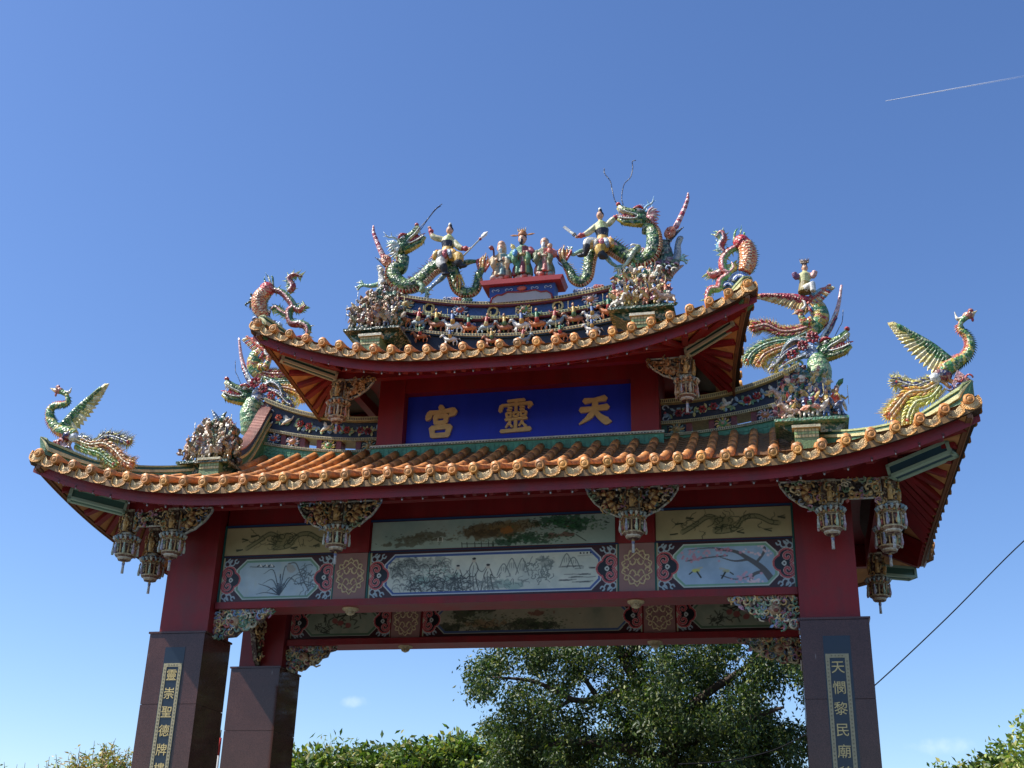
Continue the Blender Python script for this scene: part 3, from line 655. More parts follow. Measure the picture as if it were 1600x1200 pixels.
# barrel tile rows: overlapping half round tiles climbing the slope
def barrel(rf, roof, pts, row=None):
    if len(pts) < 2: return
    L = [0]
    for a, b in zip(pts, pts[1:]): L.append(L[-1]+(Vector(b)-Vector(a)).length)
    if L[-1] < .12: return
    def P(s):
        for i in range(len(L)-1):
            if s <= L[i+1] or i == len(L)-2:
                f = (s-L[i])/(L[i+1]-L[i]); return Vector(pts[i]).lerp(Vector(pts[i+1]), f)
    k = max(1, int(round(L[-1]/(.42 if row is None else .3))))
    for i in range(k):
        a, b = P(L[-1]*i/k), P(L[-1]*(i+1)/k); q = P(L[-1]*(i+.5)/k)
        cc = jit(OR2, .16); m = MB() if row is None else row
        m.tube([a, q, b+(b-a)*.04], [.072, .070, .066], 8, cc, caps=True)
        if row is None: m.build('barrel_tile', TILE, roof)
for rf, roof, sp, row in ((LOW, low_roof, .3077, None), (UPP, upp_roof, .291, MB())):
    n = int(round(2*rf.hw/sp)); s2 = 2*rf.hw/n
    for i in range(n):
        x = XC-rf.hw+s2*(i+.5); dx = rf.hw-abs(x-XC)
        if rf is LOW: yt = 1.33 if 2.85 < x < 7.65 else (1.56 if abs(x-XC) < rf.gx else YC-rf.hd+min(dx, 2.0))
        else: yt = YC-rf.hd+min(dx, 1.7)
        N = 8; y0 = YC-rf.hd-.02
        pts = [(x, y0+(yt-y0)*j/N, rf.z(x, max(YC-rf.hd+.01, y0+(yt-y0)*j/N))+(.095*(1-.45*min(1, j/2)))-.01) for j in range(N+1)]
        barrel(rf, roof, pts, row)
    if row is not None: row.build('barrel_tiles', TILE, roof, kind='stuff')
# pan tiles: small curved course lines between the barrel rows
pan = MB()
for i in range(45):
    x = XC-LOW.hw+.3077*i
    if abs(x-XC) > 4.6: continue
    yt = 1.3 if 2.85 < x < 7.65 else 1.5
    y = -1.5
    while y < yt:
        z = LOW.z(x, y)+.012; z2 = LOW.z(x, y+.16)+.0
        pan.hexa([(x-.1,y,z+.02),(x,y,z-.008),(x,y,z-.02),(x-.1,y,z-.02)], [(x-.1,y+.15,z2+.012),(x,y+.15,z2-.012),(x,y+.15,z2-.03),(x-.1,y+.15,z2-.03)], C('8a6238'))
        pan.hexa([(x,y,z-.008),(x+.1,y,z+.02),(x+.1,y,z-.02),(x,y,z-.02)], [(x,y+.15,z2-.012),(x+.1,y+.15,z2+.012),(x+.1,y+.15,z2-.03),(x,y+.15,z2-.03)], C('8a6238'))
        y += .15
pan.build('pan_tiles', TILE, low_roof, kind='stuff')
# eave boards, soffit and rafters
def eave_wood(rf, roof, over, zp, fh):
    """over: overhang beyond the purlin; zp: height where the soffit meets the purlin; fh: fascia height"""
    for sd in 'frlb':
        L, other = (rf.hw, rf.hd) if sd in 'fb' else (rf.hd, rf.hw)
        def W(t, o, z):                                     # t along the eave, o outward from the centre line
            if sd in 'rl': o -= rf.inset(L-abs(t))*max(0, min(1, (o-(other-over))/over))
            return {'f':(XC+t, YC-o, z), 'b':(XC-t, YC+o, z), 'r':(XC+o, YC+t, z), 'l':(XC-o, YC-t, z)}[sd]
        N = 60
        f = MB(); A = []
        for i in range(N+1):
            t = -(L-.03)+2*(L-.03)*i/N; d = L-abs(t); z = rf.ze(d)
            A.append((t, d, z))
        for (t, d, z), (t2, d2, z2) in zip(A, A[1:]):
            f.hexa([W(t, other-.135, z+.12), W(t, other-.135, z-fh+.02), W(t, other-.19, z-fh+.02), W(t, other-.19, z+.12)],
                   [W(t2, other-.135, z2+.12), W(t2, other-.135, z2-fh+.02), W(t2, other-.19, z2-fh+.02), W(t2, other-.19, z2+.12)], REDC if sd == 'f' else C('7a5236'))
            e = min(1, (d)/1.2)
            f.hexa([W(t, other-.121, z-fh+.06), W(t, other-.121, z-fh), W(t, other-.134, z-fh), W(t, other-.134, z-fh+.06)],
                   [W(t2, other-.121, z2-fh+.06), W(t2, other-.121, z2-fh), W(t2, other-.134, z2-fh), W(t2, other-.134, z2-fh+.06)], C('8c2b30') if sd == 'f' else C('8a6244'))
        f.build('fascia_board', RED if sd == 'f' else WOOD, roof)
        s = MB()                                            # soffit boards
        K = 7
        for i in range(N):
            for k in range(K):
                q = []
                for (ii, kk) in ((i, k), (i+1, k), (i+1, k+1), (i, k+1)):
                    t, d, z = A[ii]; g = kk/K; o = other-.195-(over-.195)*g; tt = t*(1-g)+(max(-L+over, min(L-over, t)))*g
                    z_ = (z-fh+.05)*(1-g)+zp*g+.02*math.sin(g*math.pi); q.append(W(tt, o, z_))
                s.add(q, [(0,1,2,3)], jit(C('c08c58'), .1) if (i*3+k) % 2 else jit(C('b8844f'), .12))
        s.build('soffit', WOOD, roof)
        # rafters: parallel in the middle, fanning from the purlin corner near the ends
        if sd == 'b': continue
        e = .22; pos = []
        while e < L: pos.append(e); e += .30 if e < 1.7 else .235
        for e in pos:
            for sg in (-1, 1):
                if e > L-.05 and sg == 1: continue
                p = over+.03+max(0, e-1.9) if e > 1.9 else over+.03+e*.02
                if p > L: continue
                d = e; z = rf.ze(d)
                ta, tb = sg*(L-e), sg*(L-min(p, L))
                a = Vector(W(ta, other-.22, z-fh+.035)); b = Vector(W(tb, other-over, zp-.03))
                r = MB(); r.bar(a, b, (.10 if e < 1.7 else .08), .07, jit(REDC, .1)); r.build('rafter', RED, roof)
eave_wood(LOW, low_roof, 1.12, 5.82, .135)
eave_wood(UPP, upp_roof, 1.15, 8.24, .13)
# purlin frames the brackets hang from
for rf, over, z0, z1, roof in ((LOW, 1.12, 5.45, 5.83, low_roof), (UPP, 1.15, 8.02, 8.26, upp_roof)):
    hx, hy, t = rf.hw-over, rf.hd-over, .13
    for nm, b in (('eave_purlin', (XC-hx, XC+hx, YC-hy, YC-hy+t)), ('eave_purlin', (XC-hx, XC+hx, YC+hy-t, YC+hy)),
                  ('eave_purlin', (XC-hx, XC-hx+t, YC-hy+t+.001, YC+hy-t-.001)), ('eave_purlin', (XC+hx-t, XC+hx, YC-hy+t+.001, YC+hy-t-.001))):
        m = MB(); m.box(*b, z0, z1, REDC); m.build(nm, RED, roof)
red('wall_head', .3, 10.2, .18, 3.58, 5.60, 5.885) if False else None
for x in (.35, 3.05, 7.43, 10.1):                            # cantilever arms from the wall to the purlin
    red('bracket_arm', x-.09, x+.09, YC-2.36+.131, .2845 if 1 < x < 9 else .08, 5.50, 5.74)
for x in (2.42, 8.08):
    red('bracket_arm', x-.08, x+.08, .92, 1.4, 8.06, 8.2)
red('upper_ceiling', 2.3, 8.2, .85, 2.95, 8.262, 8.32)
# strings of little round bulbs under the fascia
bulb = MB(); bulb.ell((0,0,-.028), (.013,.013,.015), C('a8a49c'), 8, 6); bulb.lathe([(.022,.012),(.022,-.012),(.015,-.016)], C('5a2026'), 8)
bulb_me = bulb.mesh('eave_bulb')
def bulbs(rf, roof, sp, fh):
    n = int(2*(rf.hw-.5)/sp)
    for i in range(n+1):
        t = -(rf.hw-.5)+2*(rf.hw-.5)*i/n; d = rf.hw-abs(t)
        link('eave_bulb', bulb_me, GLAZE, roof, M=tm(XC+t, YC-rf.hd+.16-.03*(d < 1.6), rf.ze(d)-fh+.0+.035*(d < 1.6), 0, 1.0))
bulbs(LOW, low_roof, .295, .135); bulbs(UPP, upp_roof, .29, .13)

# ------------------------------------------------------------------ upper storey with the name board
for (x0, x1) in ((2.876, 3.325), (7.175, 7.624)):
    red('upper_column', x0, x1, 1.38, 2.39, 6.75, 8.262)
red('upper_wall', 3.325, 7.175, 1.62, 2.2, 6.75, 8.262)
red('upper_lintel', 3.326, 7.174, 1.40, 1.619, 7.985, 8.261)
gb = MB()                                                    # green glazed course below the board
def lowtop(x): return 6.99
gb.box(2.80, 7.70, 1.345, 1.379, 6.55, 6.985, C('4a8a6e'))
for i in range(62):
    x = 2.81+i*.079; gb.box(x, x+.07, 1.338, 1.3445, 6.74, 6.965, jit(C('4f9274'), .15))
gb.box(2.79, 7.71, 1.31, 1.3795, 6.986, 7.03, C('c9c6b0'))
gb.build('green_course', GLAZE, gate)
for i in range(58):
    pass
dc = MB()
for i in range(96): dc.box(2.8+i*.051, 2.8+i*.051+.03, 1.306, 1.3095, 6.99, 7.005, C('2a2a30'))
dc.build('dotted_moulding', PAINT, gate, kind='stuff')
sign = thing('sign_board', (5.25, 1.6, 7.05), 'long cobalt blue name board with three raised gold characters above the lower roof', 'sign')
m = MB(); m.box(3.33, 7.17, 1.575, 1.6185, 7.035, 7.98, C('1b2fb4')); m.build('board', BLUE, sign)
# brush strokes of the three characters: (points, widths); unit box, x right, y up
def stroke_char(strokes, cx, cz, S, squash=1.0):
    m = MB()
    for P, W_ in strokes:
        Q = catmull([(p[0], 0, p[1]) for p in P], 5) if len(P) > 2 else [Vector((p[0], 0, p[1])) for p in P]
        Q = [Vector(((q.x-.5)*S*squash, 0, (q.z-.5)*S)) for q in Q]; n = len(Q); W2 = [lerpl(W_, i/(n-1))*S*(1.2 if len(strokes) > 20 else 1.45) for i in range(n)]
        L, Rr = [], []
        for i, q in enumerate(Q):
            t = (Q[min(i+1, n-1)]-Q[max(i-1, 0)]).normalized(); nn = Vector((-t.z, 0, t.x)); L.append(q+nn*W2[i]/2); Rr.append(q-nn*W2[i]/2)
        t0 = (Q[0]-Q[1]).normalized()*W2[0]*.35; t1 = (Q[-1]-Q[-2]).normalized()*W2[-1]*.35
        out_ = L+[Q[-1]+t1]+Rr[::-1]+[Q[0]+t0]
        m.prism([(cx+p.x, cz+p.z) for p in out_], 1.535-rnd.uniform(0, .004), 1.574, C('cda866'))
    return m
TIAN = [([(.22,.80),(.5,.82),(.80,.86)],[.13,.09,.14]), ([(.12,.52),(.5,.545),(.86,.58)],[.13,.10,.14]),
        ([(.52,.83),(.50,.55),(.36,.30),(.08,.08)],[.12,.13,.12,.03]), ([(.50,.52),(.64,.30),(.84,.14),(.97,.12)],[.08,.12,.17,.03])]
GONG = [([(.47,.98),(.52,.88)],[.10,.13]), ([(.13,.80),(.10,.66),(.05,.58)],[.10,.14,.08]), ([(.13,.78),(.5,.80),(.88,.84)],[.11,.08,.12]), ([(.90,.84),(.86,.74),(.76,.66)],[.16,.14,.04]),
        ([(.32,.66),(.34,.44)],[.10,.09]), ([(.30,.66),(.66,.68)],[.09,.09]), ([(.68,.68),(.64,.46)],[.11,.09]), ([(.33,.46),(.66,.48)],[.08,.09]), ([(.50,.46),(.42,.34)],[.07,.06]),
        ([(.22,.32),(.26,.04)],[.12,.10]), ([(.22,.31),(.76,.34)],[.10,.10]), ([(.78,.35),(.72,.06)],[.13,.10]), ([(.24,.07),(.74,.08)],[.10,.11])]
LING = [([(.26,.95),(.74,.97)],[.07,.08]), ([(.08,.82),(.04,.66)],[.10,.09]), ([(.09,.83),(.5,.845),(.92,.87)],[.07,.06,.08]), ([(.93,.86),(.86,.72)],[.13,.04]), ([(.5,.95),(.5,.66)],[.07,.07]),
        ([(.27,.76),(.38,.74)],[.06,.05]), ([(.25,.68),(.37,.66)],[.06,.05]), ([(.62,.77),(.74,.76)],[.06,.05]), ([(.62,.69),(.74,.68)],[.06,.05]),
        ([(.22,.59),(.24,.47)],[.055,.05]), ([(.22,.59),(.36,.595)],[.05,.05]), ([(.36,.6),(.35,.48)],[.055,.05]), ([(.23,.48),(.36,.485)],[.045,.05]),
        ([(.43,.60),(.44,.48)],[.055,.05]), ([(.43,.60),(.57,.605)],[.05,.05]), ([(.57,.61),(.56,.49)],[.055,.05]), ([(.44,.49),(.57,.495)],[.045,.05]),
        ([(.64,.61),(.65,.49)],[.055,.05]), ([(.64,.61),(.80,.615)],[.05,.05]), ([(.80,.62),(.78,.5)],[.055,.05]), ([(.65,.5),(.79,.505)],[.045,.05]),
        ([(.2,.40),(.82,.425)],[.07,.07]), ([(.5,.42),(.5,.1)],[.08,.08]), ([(.34,.34),(.22,.17)],[.07,.04]), ([(.32,.28),(.40,.18)],[.05,.06]), ([(.70,.35),(.60,.2)],[.06,.04]), ([(.68,.3),(.80,.18)],[.05,.07]),
        ([(.08,.06),(.5,.075),(.92,.10)],[.09,.09,.12])]
OUTL = {}
for ch, u, v, S, sq in ((TIAN, 929, 641, .56, 1.06), (LING, 806, 650, .60, .98), (GONG, 689, 659, .58, .95)):
    p = at(u, v, 1.55); stroke_char(ch, p.x, p.z, S, sq).build('raised_character', GOLD, sign)
# ------------------------------------------------------------------ carving toolkit
GILT = [C('dcb878'), C('c99a58'), C('e4d0a0'), C('b88a50')]
MULTI = [C('dcb878'), C('9cbc9c'), C('c46a64'), C('ece4c8'), C('84a0c4'), C('bc8cac'), C('ecd8a4'), C('6a9474')]
def inpoly(x, z, P):
    k = False; j = len(P)-1
    for i in range(len(P)):
        if (P[i][1] > z) != (P[j][1] > z) and x < (P[j][0]-P[i][0])*(z-P[i][1])/(P[j][1]-P[i][1]+1e-12)+P[i][0]: k = not k
        j = i
    return k
def carve_fill(mb, P, y, n, pal, size=.05, rng=rnd, holes=None):
    """carved scrollwork scattered over a polygon (x, z), standing proud of plane y toward -y"""
    xs = [p[0] for p in P]; zs = [p[1] for p in P]; done = 0; tries = 0
    while done < n and tries < n*20:
        tries += 1
        x, z = rng.uniform(min(xs), max(xs)), rng.uniform(min(zs), max(zs))
        if not inpoly(x, z, P): continue
        done += 1; c = jit(rng.choice(pal), .2); a = rng.uniform(0, 6.28); s = size*rng.uniform(.6, 1.3); d = rng.uniform(.4, 1)
        k = rng.random()
        if k < .5:
            sg = rng.choice((-1, 1)); Q = [(x+s*math.cos(a+sg*t)*(1-t/7), y-.012-.018*d-.006*t, z+s*math.sin(a+sg*t)*(1-t/7)) for t in (0, .9, 1.8, 2.7, 3.7, 4.7)]
            mb.tube(Q, [s*.14, s*.24, s*.2], 5, c, caps=True)
        elif k < .75: mb.ell((x, y-.02*d, z), (s*.45, s*.4, s*.35), c, 6, 4, Matrix.Rotation(a, 3, 'Y'))
        else: mb.leaf((x, y-.012, z), (x+s*1.3*math.cos(a), y-.03, z+s*1.3*math.sin(a)), s*.7, c)
def outline(mb, P, y, r, c, closed=True):
    Q = [(p[0], y, p[1]) for p in P]
    for a, b in zip(Q, Q[1:]+([Q[0]] if closed else [])): mb.tube([a, b], r, 5, c)
def wing_poly(w, h, sg):
    """quarter-leaf bracket wing: flat top, deepest next to the lantern stem"""
    P = [(0, 0), (w, 0), (w*.97, -h*.16), (w*.86, -h*.38), (w*.78, -h*.52), (w*.62, -h*.68), (w*.5, -h*.82), (w*.34, -h*.9), (w*.2, -h), (.0, -h*.92)]
    return [(sg*a, b) for a, b in P]
def wing_mesh(w, h, sg, seed, pal, rect=False):
    rg = random.Random(seed); m = MB(); P = wing_poly(w, h, sg) if not rect else [(0,0),(sg*w,0),(sg*w,-h),(sg*w*.9,-h),(sg*w*.86,-h*.8),(sg*w*.14,-h*.8),(sg*w*.1,-h),(0,-h)]
    m.prism(P if sg < 0 else P[::-1], 0, .05, C('2a2024'), cside=C('8fa0a8'))
    outline(m, P, -.004, .016, C('ccd0c8'))
    carve_fill(m, P, .0, 46 if not rect else 60, pal, .055, rg)
    S = [(sg*w*.12, -.02, -h*.62), (sg*w*.3, -.035, -h*.7), (sg*w*.42, -.035, -h*.4), (sg*w*.3, -.03, -h*.2), (sg*w*.6, -.03, -h*.22), (sg*w*.85, -.02, -h*.12)]
    if not rect: m.tube(catmull(S, 4), [.03, .05, .045, .03, .012], 6, lambda t, a: pal[0] if int(t*20) % 2 else C('8a5a30'))   # sinuous beast body
    return m.mesh('carved_wing')
def stem_mesh(seed, h=.36):
    rg = random.Random(seed); m = MB()
    m.box(-.085, .085, -.085, .085, 0, h, C('5a4438'))
    for rot in range(4):
        m.M = Matrix.Rotation(rot*math.pi/2, 4, 'Z')
        m.box(-.085, .085, -.098, -.0855, h-.03, h, C('b8b4a0')); m.box(-.085, .085, -.098, -.0855, 0, .03, C('b8b4a0'))
        g = GILT[rot % 3]
        m.tube([(0,-.10,.05),(.0,-.12,.15),(0,-.11,.24)], [.04,.035,.03], 6, g); m.ell((0,-.115,.27), .026, C('d0b088'), 6, 5)      # small carved attendant
        m.tube([(.02,-.11,.2),(.06,-.13,.16),(.04,-.13,.1)], .014, 5, jit(g)); m.tube([(-.02,-.11,.2),(-.06,-.12,.22),(-.05,-.12,.29)], .014, 5, jit(g))
        carve_fill(m, [(-.08,.03),(.08,.03),(.08,h-.03),(-.08,h-.03)], -.085, 14, GILT+[C('8aa88a')], .035, rg)
    m.M = Matrix(); return m.mesh('carved_stem')
def lantern_parts(warm, seed):
    rg = random.Random(seed)
    pal = [C('c79a6a'), C('b86a4c'), C('d8b88a'), C('a8543c')] if warm else MULTI
    col_ = MB(); n = 8
    col_.lathe([(.10,0),(.13,-.02),(.20,-.03),(.205,-.05),(.17,-.07),(.165,-.12),(.19,-.14),(.10,-.15)], lambda i, k: [C('8a6a50'), C('c8b48c'), C('d8d0b8'), C('7a4438'), C('b08858'), C('c8b48c'), C('6a4438')][i], 8)
    for k in range(16):
        a = 2*math.pi*k/16; col_.tube([(.19*math.cos(a), .19*math.sin(a), -.03), (.225*math.cos(a), .225*math.sin(a), -.055), (.20*math.cos(a), .20*math.sin(a), -.10)], [.028,.03,.016], 5, [C('a8c0c8'), C('d8d8cc'), C('7f9fb0')][k % 3] if not warm else [C('d8c8a8'), C('c88a60'), C('8fa0a8')][k % 3])
    for k in range(8):
        a = 2*math.pi*(k+.5)/8
        for q in range(3): b = a+(q-1)*.2; col_.ell((.178*math.cos(b), .178*math.sin(b), -.10), (.02,.02,.018), jit(pal[q % 4]), 6, 4)
    body = MB(); body.lathe([(.185,-.15),(.178,-.16),(.165,-.34),(.18,-.35),(.18,-.37),(.13,-.40),(.125,-.42),(.11,-.45),(.02,-.455)], lambda i, k: [C('d8c49c'), C('5a3a34'), C('d8c49c'), C('d8c8a0'), C('7a5a48'), C('d8d4c8'), C('b8a890'), C('5a3a38')][i], 8)
    for k in range(8):
        a = 2*math.pi*k/8; body.tube([(.185*math.cos(a), .185*math.sin(a), -.15), (.172*math.cos(a), .172*math.sin(a), -.35)], .014, 5, C('c8a878'))
        a += math.pi/8; r = .172
        body.ell((r*math.cos(a), r*math.sin(a), -.21), (.025,.025,.03), jit(pal[k % 4]), 6, 5); body.ell((r*math.cos(a), r*math.sin(a), -.28), (.028,.028,.045), jit(pal[(k+2) % 4]), 6, 5)
    tas = []
    for k in range(8):
        a = 2*math.pi*(k+.5)/8; r = .215; t = MB(); c2 = jit([C('d8dcd8'), C('a8b4cc'), C('c8dcc4'), C('d0c0cc')][k % 4] if not warm else [C('d8c4a8'), C('c89878'), C('b8b4b0')][k % 3], .1)
        x, y = r*math.cos(a), r*math.sin(a)
        t.tube([(x*.95, y*.95, -.12), (x, y, -.17), (x, y, -.2), (x, y, -.31), (x, y, -.36)], [.008, .018, .014, .028, .02], 6, lambda q, w_: mix(c2, C('8f6a9c') if k % 2 else C('7fae8f'), max(0, q-.5)) if q > .25 else C('c8a878'))
        tas.append(t.mesh('tassel'))
    bt = MB(); bt.tube([(0,0,-.44),(0,0,-.50),(0,0,-.54),(0,0,-.68)], [.012,.03,.022,.026], 7, lambda q, a: C('c8ccd0') if q > .6 else (C('7f86b4') if q > .35 else C('b89868')))
    return col_.mesh('lantern_collar'), body.mesh('lantern_body'), tas, bt.mesh('bottom_tassel')
LP = {0: lantern_parts(False, 3), 1: lantern_parts(True, 4)}
STEM = [stem_mesh(5), stem_mesh(8)]
def lantern(x, y, z, label, warm=0, sc=.86, rz=0.0, stem=True, stemh=.36, wings=(), tas=True):
    t = thing('hanging_lantern', (x, y, z), label, 'carved lantern', 'carved lanterns hanging below the eaves')
    M = Matrix.Translation((x, y, z)) @ Matrix.Rotation(rz, 4, 'Z') @ Matrix.Scale(sc, 4)
    c, b, ts, bt = LP[warm]
    link('lantern_collar', c, CARVE, t, M=M); link('lantern_body', b, CARVE, t, M=M)
    for m in ts: link('tassel', m, CARVE, t, M=M)
    link('bottom_tassel', bt, CARVE, t, M=M)
    if stem: link('carved_stem', STEM[warm], CARVE, t, M=Matrix.Translation((x, y, z)) @ Matrix.Diagonal((1, 1, stemh/.36, 1)))
    for (sg, w_, h, seed, rect, rot) in wings:
        me = wing_mesh(w_, h, sg, seed, [C('c79a6a'), C('b8894c'), C('d8b88a'), C('9a6a40')] if warm else GILT+MULTI, rect)
        link('carved_wing', me, CARVE, t, M=Matrix.Translation((x, y, z+stemh)) @ Matrix.Rotation(rot, 4, 'Z') @ Matrix.Translation((sg*.095, -.025, 0)))
    return t
L0, L1 = .403, 10.10
lantern(-.385, -.42, 5.09, 'carved lantern at the front left corner of the lower eaves, leftmost of all', wings=((1, .55, .33, 31, True, 0), ), stemh=.40)
lantern(L0, -.45, 5.10, 'carved lantern with leaf shaped wings in front of the left front red column', wings=((1, .52, .40, 32, False, 0), ), stemh=.37)
lantern(3.07, -.50, 5.10, 'carved lantern with two wings between the orchid panel and the long central mural', wings=((1, .55, .42, 33, False, 0), (-1, .55, .42, 34, False, 0)), stemh=.35)
lantern(7.43, -.50, 5.12, 'carved lantern with two wings between the central mural and the plum blossom panel', wings=((1, .55, .42, 35, False, 0), (-1, .55, .42, 36, False, 0)), stemh=.35)
lantern(L1, -.45, 5.09, 'carved lantern in front of the right front red column above the vertical inscription', wings=((-1, .56, .42, 37, False, 0), (1, .58, .34, 38, True, 0)), stemh=.37)
lantern(10.885, -.42, 5.09, 'carved lantern at the front right corner of the lower eaves, rightmost of the front row', stemh=.38)
lantern(-.385, .42, 4.98, 'carved lantern second from the front along the left side eaves', wings=((1, .5, .4, 40, False, math.pi/2), ), stemh=.46)
lantern(10.885, .42, 5.06, 'carved lantern directly behind the right corner lantern along the side eaves', wings=((1, .5, .4, 41, False, math.pi/2), ), stemh=.40)
lantern(10.885, 3.35, 5.06, 'carved lantern lowest on the right side, hanging near the rear column', stemh=.40)
lantern(2.372, .80, 7.66, 'small reddish carved lantern under the left end of the upper eaves', 1, .84, wings=((1, .52, .36, 42, False, 0), ), stemh=.36)
lantern(8.128, .80, 7.66, 'small reddish carved lantern under the right end of the upper eaves', 1, .84, wings=((-1, .52, .36, 43, False, 0), ), stemh=.36)

# carved corner brackets (spandrels) below the lintels
def spandrel(x, y, z, sg, w_, h, seed, dim=False):
    rg = random.Random(seed); m = MB()
    P = [(0,0),(w_,0),(w_*.98,-h*.14),(w_*.86,-h*.2),(w_*.82,-h*.4),(w_*.7,-h*.46),(w_*.62,-h*.68),(w_*.46,-h*.72),(w_*.36,-h*.92),(w_*.16,-h*.95),(.0,-h)]
    P = [(sg*a, b) for a, b in P]; Pp = P if sg < 0 else P[::-1]
    m.prism(Pp, 0, .09, C('4a3430'))
    pal = MULTI+[C('d8cfae'), C('b87878'), C('8fb0a0')]
    carve_fill(m, P, 0, 90, pal, .075, rg); carve_fill(m, P, -.03, 50, pal, .05, rg)
    for a, b in zip(P[1:], P[2:]):                         # scalloped cloud edge
        for t in (0, .5): q = (a[0]*(1-t)+b[0]*t, -.02, a[1]*(1-t)+b[1]*t); m.tube([(q[0]+.035*math.cos(u), -.03, q[1]+.035*math.sin(u)) for u in (0, 1, 2, 3, 4, 5)], .013, 5, jit(rg.choice([C('a8b8c0'), C('b8c8b0'), C('c89898')])))
    m.ell((sg*w_*.35, -.05, -h*.42), (.09,.06,.08), C('b89878'), 8, 6); m.ell((sg*w_*.33, -.10, -h*.45), (.04,.03,.03), C('8a4a40'), 6, 5)   # lion mask boss
    m.build('carved_spandrel', CARVE, gate, M=Matrix.Translation((x, y, z)))
spandrel(.91, .31, 4.065, 1, .90, .43, 51); spandrel(9.60, .31, 4.065, -1, .92, .46, 52)
spandrel(.91, 3.15, 4.065, 1, .86, .42, 53); spandrel(9.60, 3.15, 4.065, -1, .95, .40, 54)
for sx, x in ((1, .5), (-1, 9.95)):                          # brackets along the depth, inner side of the columns
    m = MB(Matrix.Translation((x, 2.93, 4.55)) @ Matrix.Rotation(R(90), 4, 'Z')); rg = random.Random(60)
    P = [(0,0),(-.7,0),(-.6,-.25),(-.35,-.35),(-.15,-.75),(0,-.85)]; m.prism(P, 0, .08, C('4a3430')); carve_fill(m, P, 0, 60, GILT+MULTI[:3], .07, rg); m.build('carved_spandrel', CARVE, gate)

# flood-light boxes under the eave corners
def light_box(name_l, A, B, w_=.15, h=.13, c1=C('b8b8a0'), c2=C('1c4a44')):
    A, B = Vector(A), Vector(B); d = (B-A).normalized(); t = thing('floodlight_box', A, name_l, 'light fixture', 'long light boxes under the eave corners')
    m = MB(); sd = d.cross(Vector((0,0,1))).normalized(); up = sd.cross(d); fw_ = .036 if w_ < .2 else .075
    for (a, b) in ((-1, -1), (1, -1), (-1, 1), (1, 1)):
        o = sd*a*(w_/2-fw_/2)+up*b*(h/2-.02); m.bar(A+o, B+o, fw_, .04, c1)
    m.bar(A, A+d*.05, w_, h, c1); m.bar(B-d*.04, B, w_, h, c1)
    m.build('frame', PAINT, t)
    m = MB(); m.bar(A+d*.051, B-d*.041, w_-.04, h-.03, c2); m.build('panel', PAINT, t)
    m = MB(); m.bar(A-d*.003, A-d*.0005, w_-.07, h-.06, C('2c3440')); m.build('end_plate', PAINT, t)
light_box('pale green light box under the left end of the lower front eaves', (-1.15,-.98,5.62), (-.42,-.52,5.50), .25, .19, C('9ab8a4'), C('3f6a60'))
light_box('pale green light box under the right end of the lower front eaves', (11.70,-.98,5.66), (10.93,-.52,5.50), .25, .19, C('9ab8a4'), C('2a4f60'))
light_box('cream and dark green light box under the left end of the upper front eaves', (1.56,.15,8.22), (2.34,.70,8.05))
light_box('cream and dark green light box under the right end of the upper front eaves', (8.95,.15,8.25), (8.16,.70,8.06))
light_box('pale light box at the rear corner of the right side eaves', (11.55,4.6,5.42), (10.95,4.25,5.40), .25, .19, C('9ab8a4'), C('3f6a60'))

# ------------------------------------------------------------------ ridges
def q2(x): return abs(x-XC)/2.55
RT = lambda x: 9.74+.42*q2(x)**2+.16*max(0, q2(x)-.9)*5
RM = lambda x: 9.41+.42*q2(x)**2
RL = lambda x: 9.05+.40*q2(x)**2
def ridge_strip(parent, name, xs, fz0, fz1, y0, y1, c, mat=GLAZE):
    m = MB(); P0 = [(x, fz0(x)) for x in xs]
    for a, b in zip(xs, xs[1:]):
        m.hexa([(a,y0,fz0(a)),(a,y1,fz0(a)),(a,y1,fz1(a)),(a,y0,fz1(a))], [(b,y0,fz0(b)),(b,y1,fz0(b)),(b,y1,fz1(b)),(b,y0,fz1(b))], c)
    return m.build(name, mat, parent)
xs = [XC-2.46+4.92*i/60 for i in range(61)]
tr = ridge_strip(gate, 'top_ridge', xs, lambda x: 8.75, lambda x: RL(x)+.001, 1.70, 1.98, C('1c2230'))
ridge_strip(tr, 'dark_band', xs, lambda x: RL(x)+.002, lambda x: RM(x)-.002, 1.76, 1.92, C('182038'))
bb = ridge_strip(tr, 'blue_band', xs, lambda x: RM(x)+.05, lambda x: RT(x)-.06, 1.75, 1.93, C('2c4a80'))
def coping(parent, xs, fz, y0, y1, h, c1, c2, dots=True):
    m = MB()
    for a, b in zip(xs, xs[1:]):
        m.hexa([(a,y0,fz(a)),(a,y1,fz(a)),(a,y1,fz(a)+h),(a,y0,fz(a)+h)], [(b,y0,fz(b)),(b,y1,fz(b)),(b,y1,fz(b)+h),(b,y0,fz(b)+h)], c1)
        m.hexa([(a,y0+.02,fz(a)-h*.5),(a,y1-.02,fz(a)-h*.5),(a,y1-.02,fz(a)-.001),(a,y0+.02,fz(a)-.001)], [(b,y0+.02,fz(b)-h*.5),(b,y1-.02,fz(b)-h*.5),(b,y1-.02,fz(b)-.001),(b,y0+.02,fz(b)-.001)], c2)
    if dots:
        x = xs[0]; L = xs[-1]
        while x < L-.03:
            m.box(x, x+.032, y0-.004, y0-.0005, fz(x)+h*.25, fz(x)+h*.8, C('3a3a34')); x += .052
    return m.build('coping', GLAZE, parent)
coping(tr, xs, lambda x: RT(x)-.06, 1.66, 2.02, .055, C('d0bf86'), C('6a2a34'))
coping(tr, xs, lambda x: RM(x), 1.68, 2.0, .05, C('b8c08c'), C('6a2a34'))
coping(tr, xs, lambda x: RL(x), 1.64, 2.04, .05, C('cfc08a'), C('1f3a4a'))
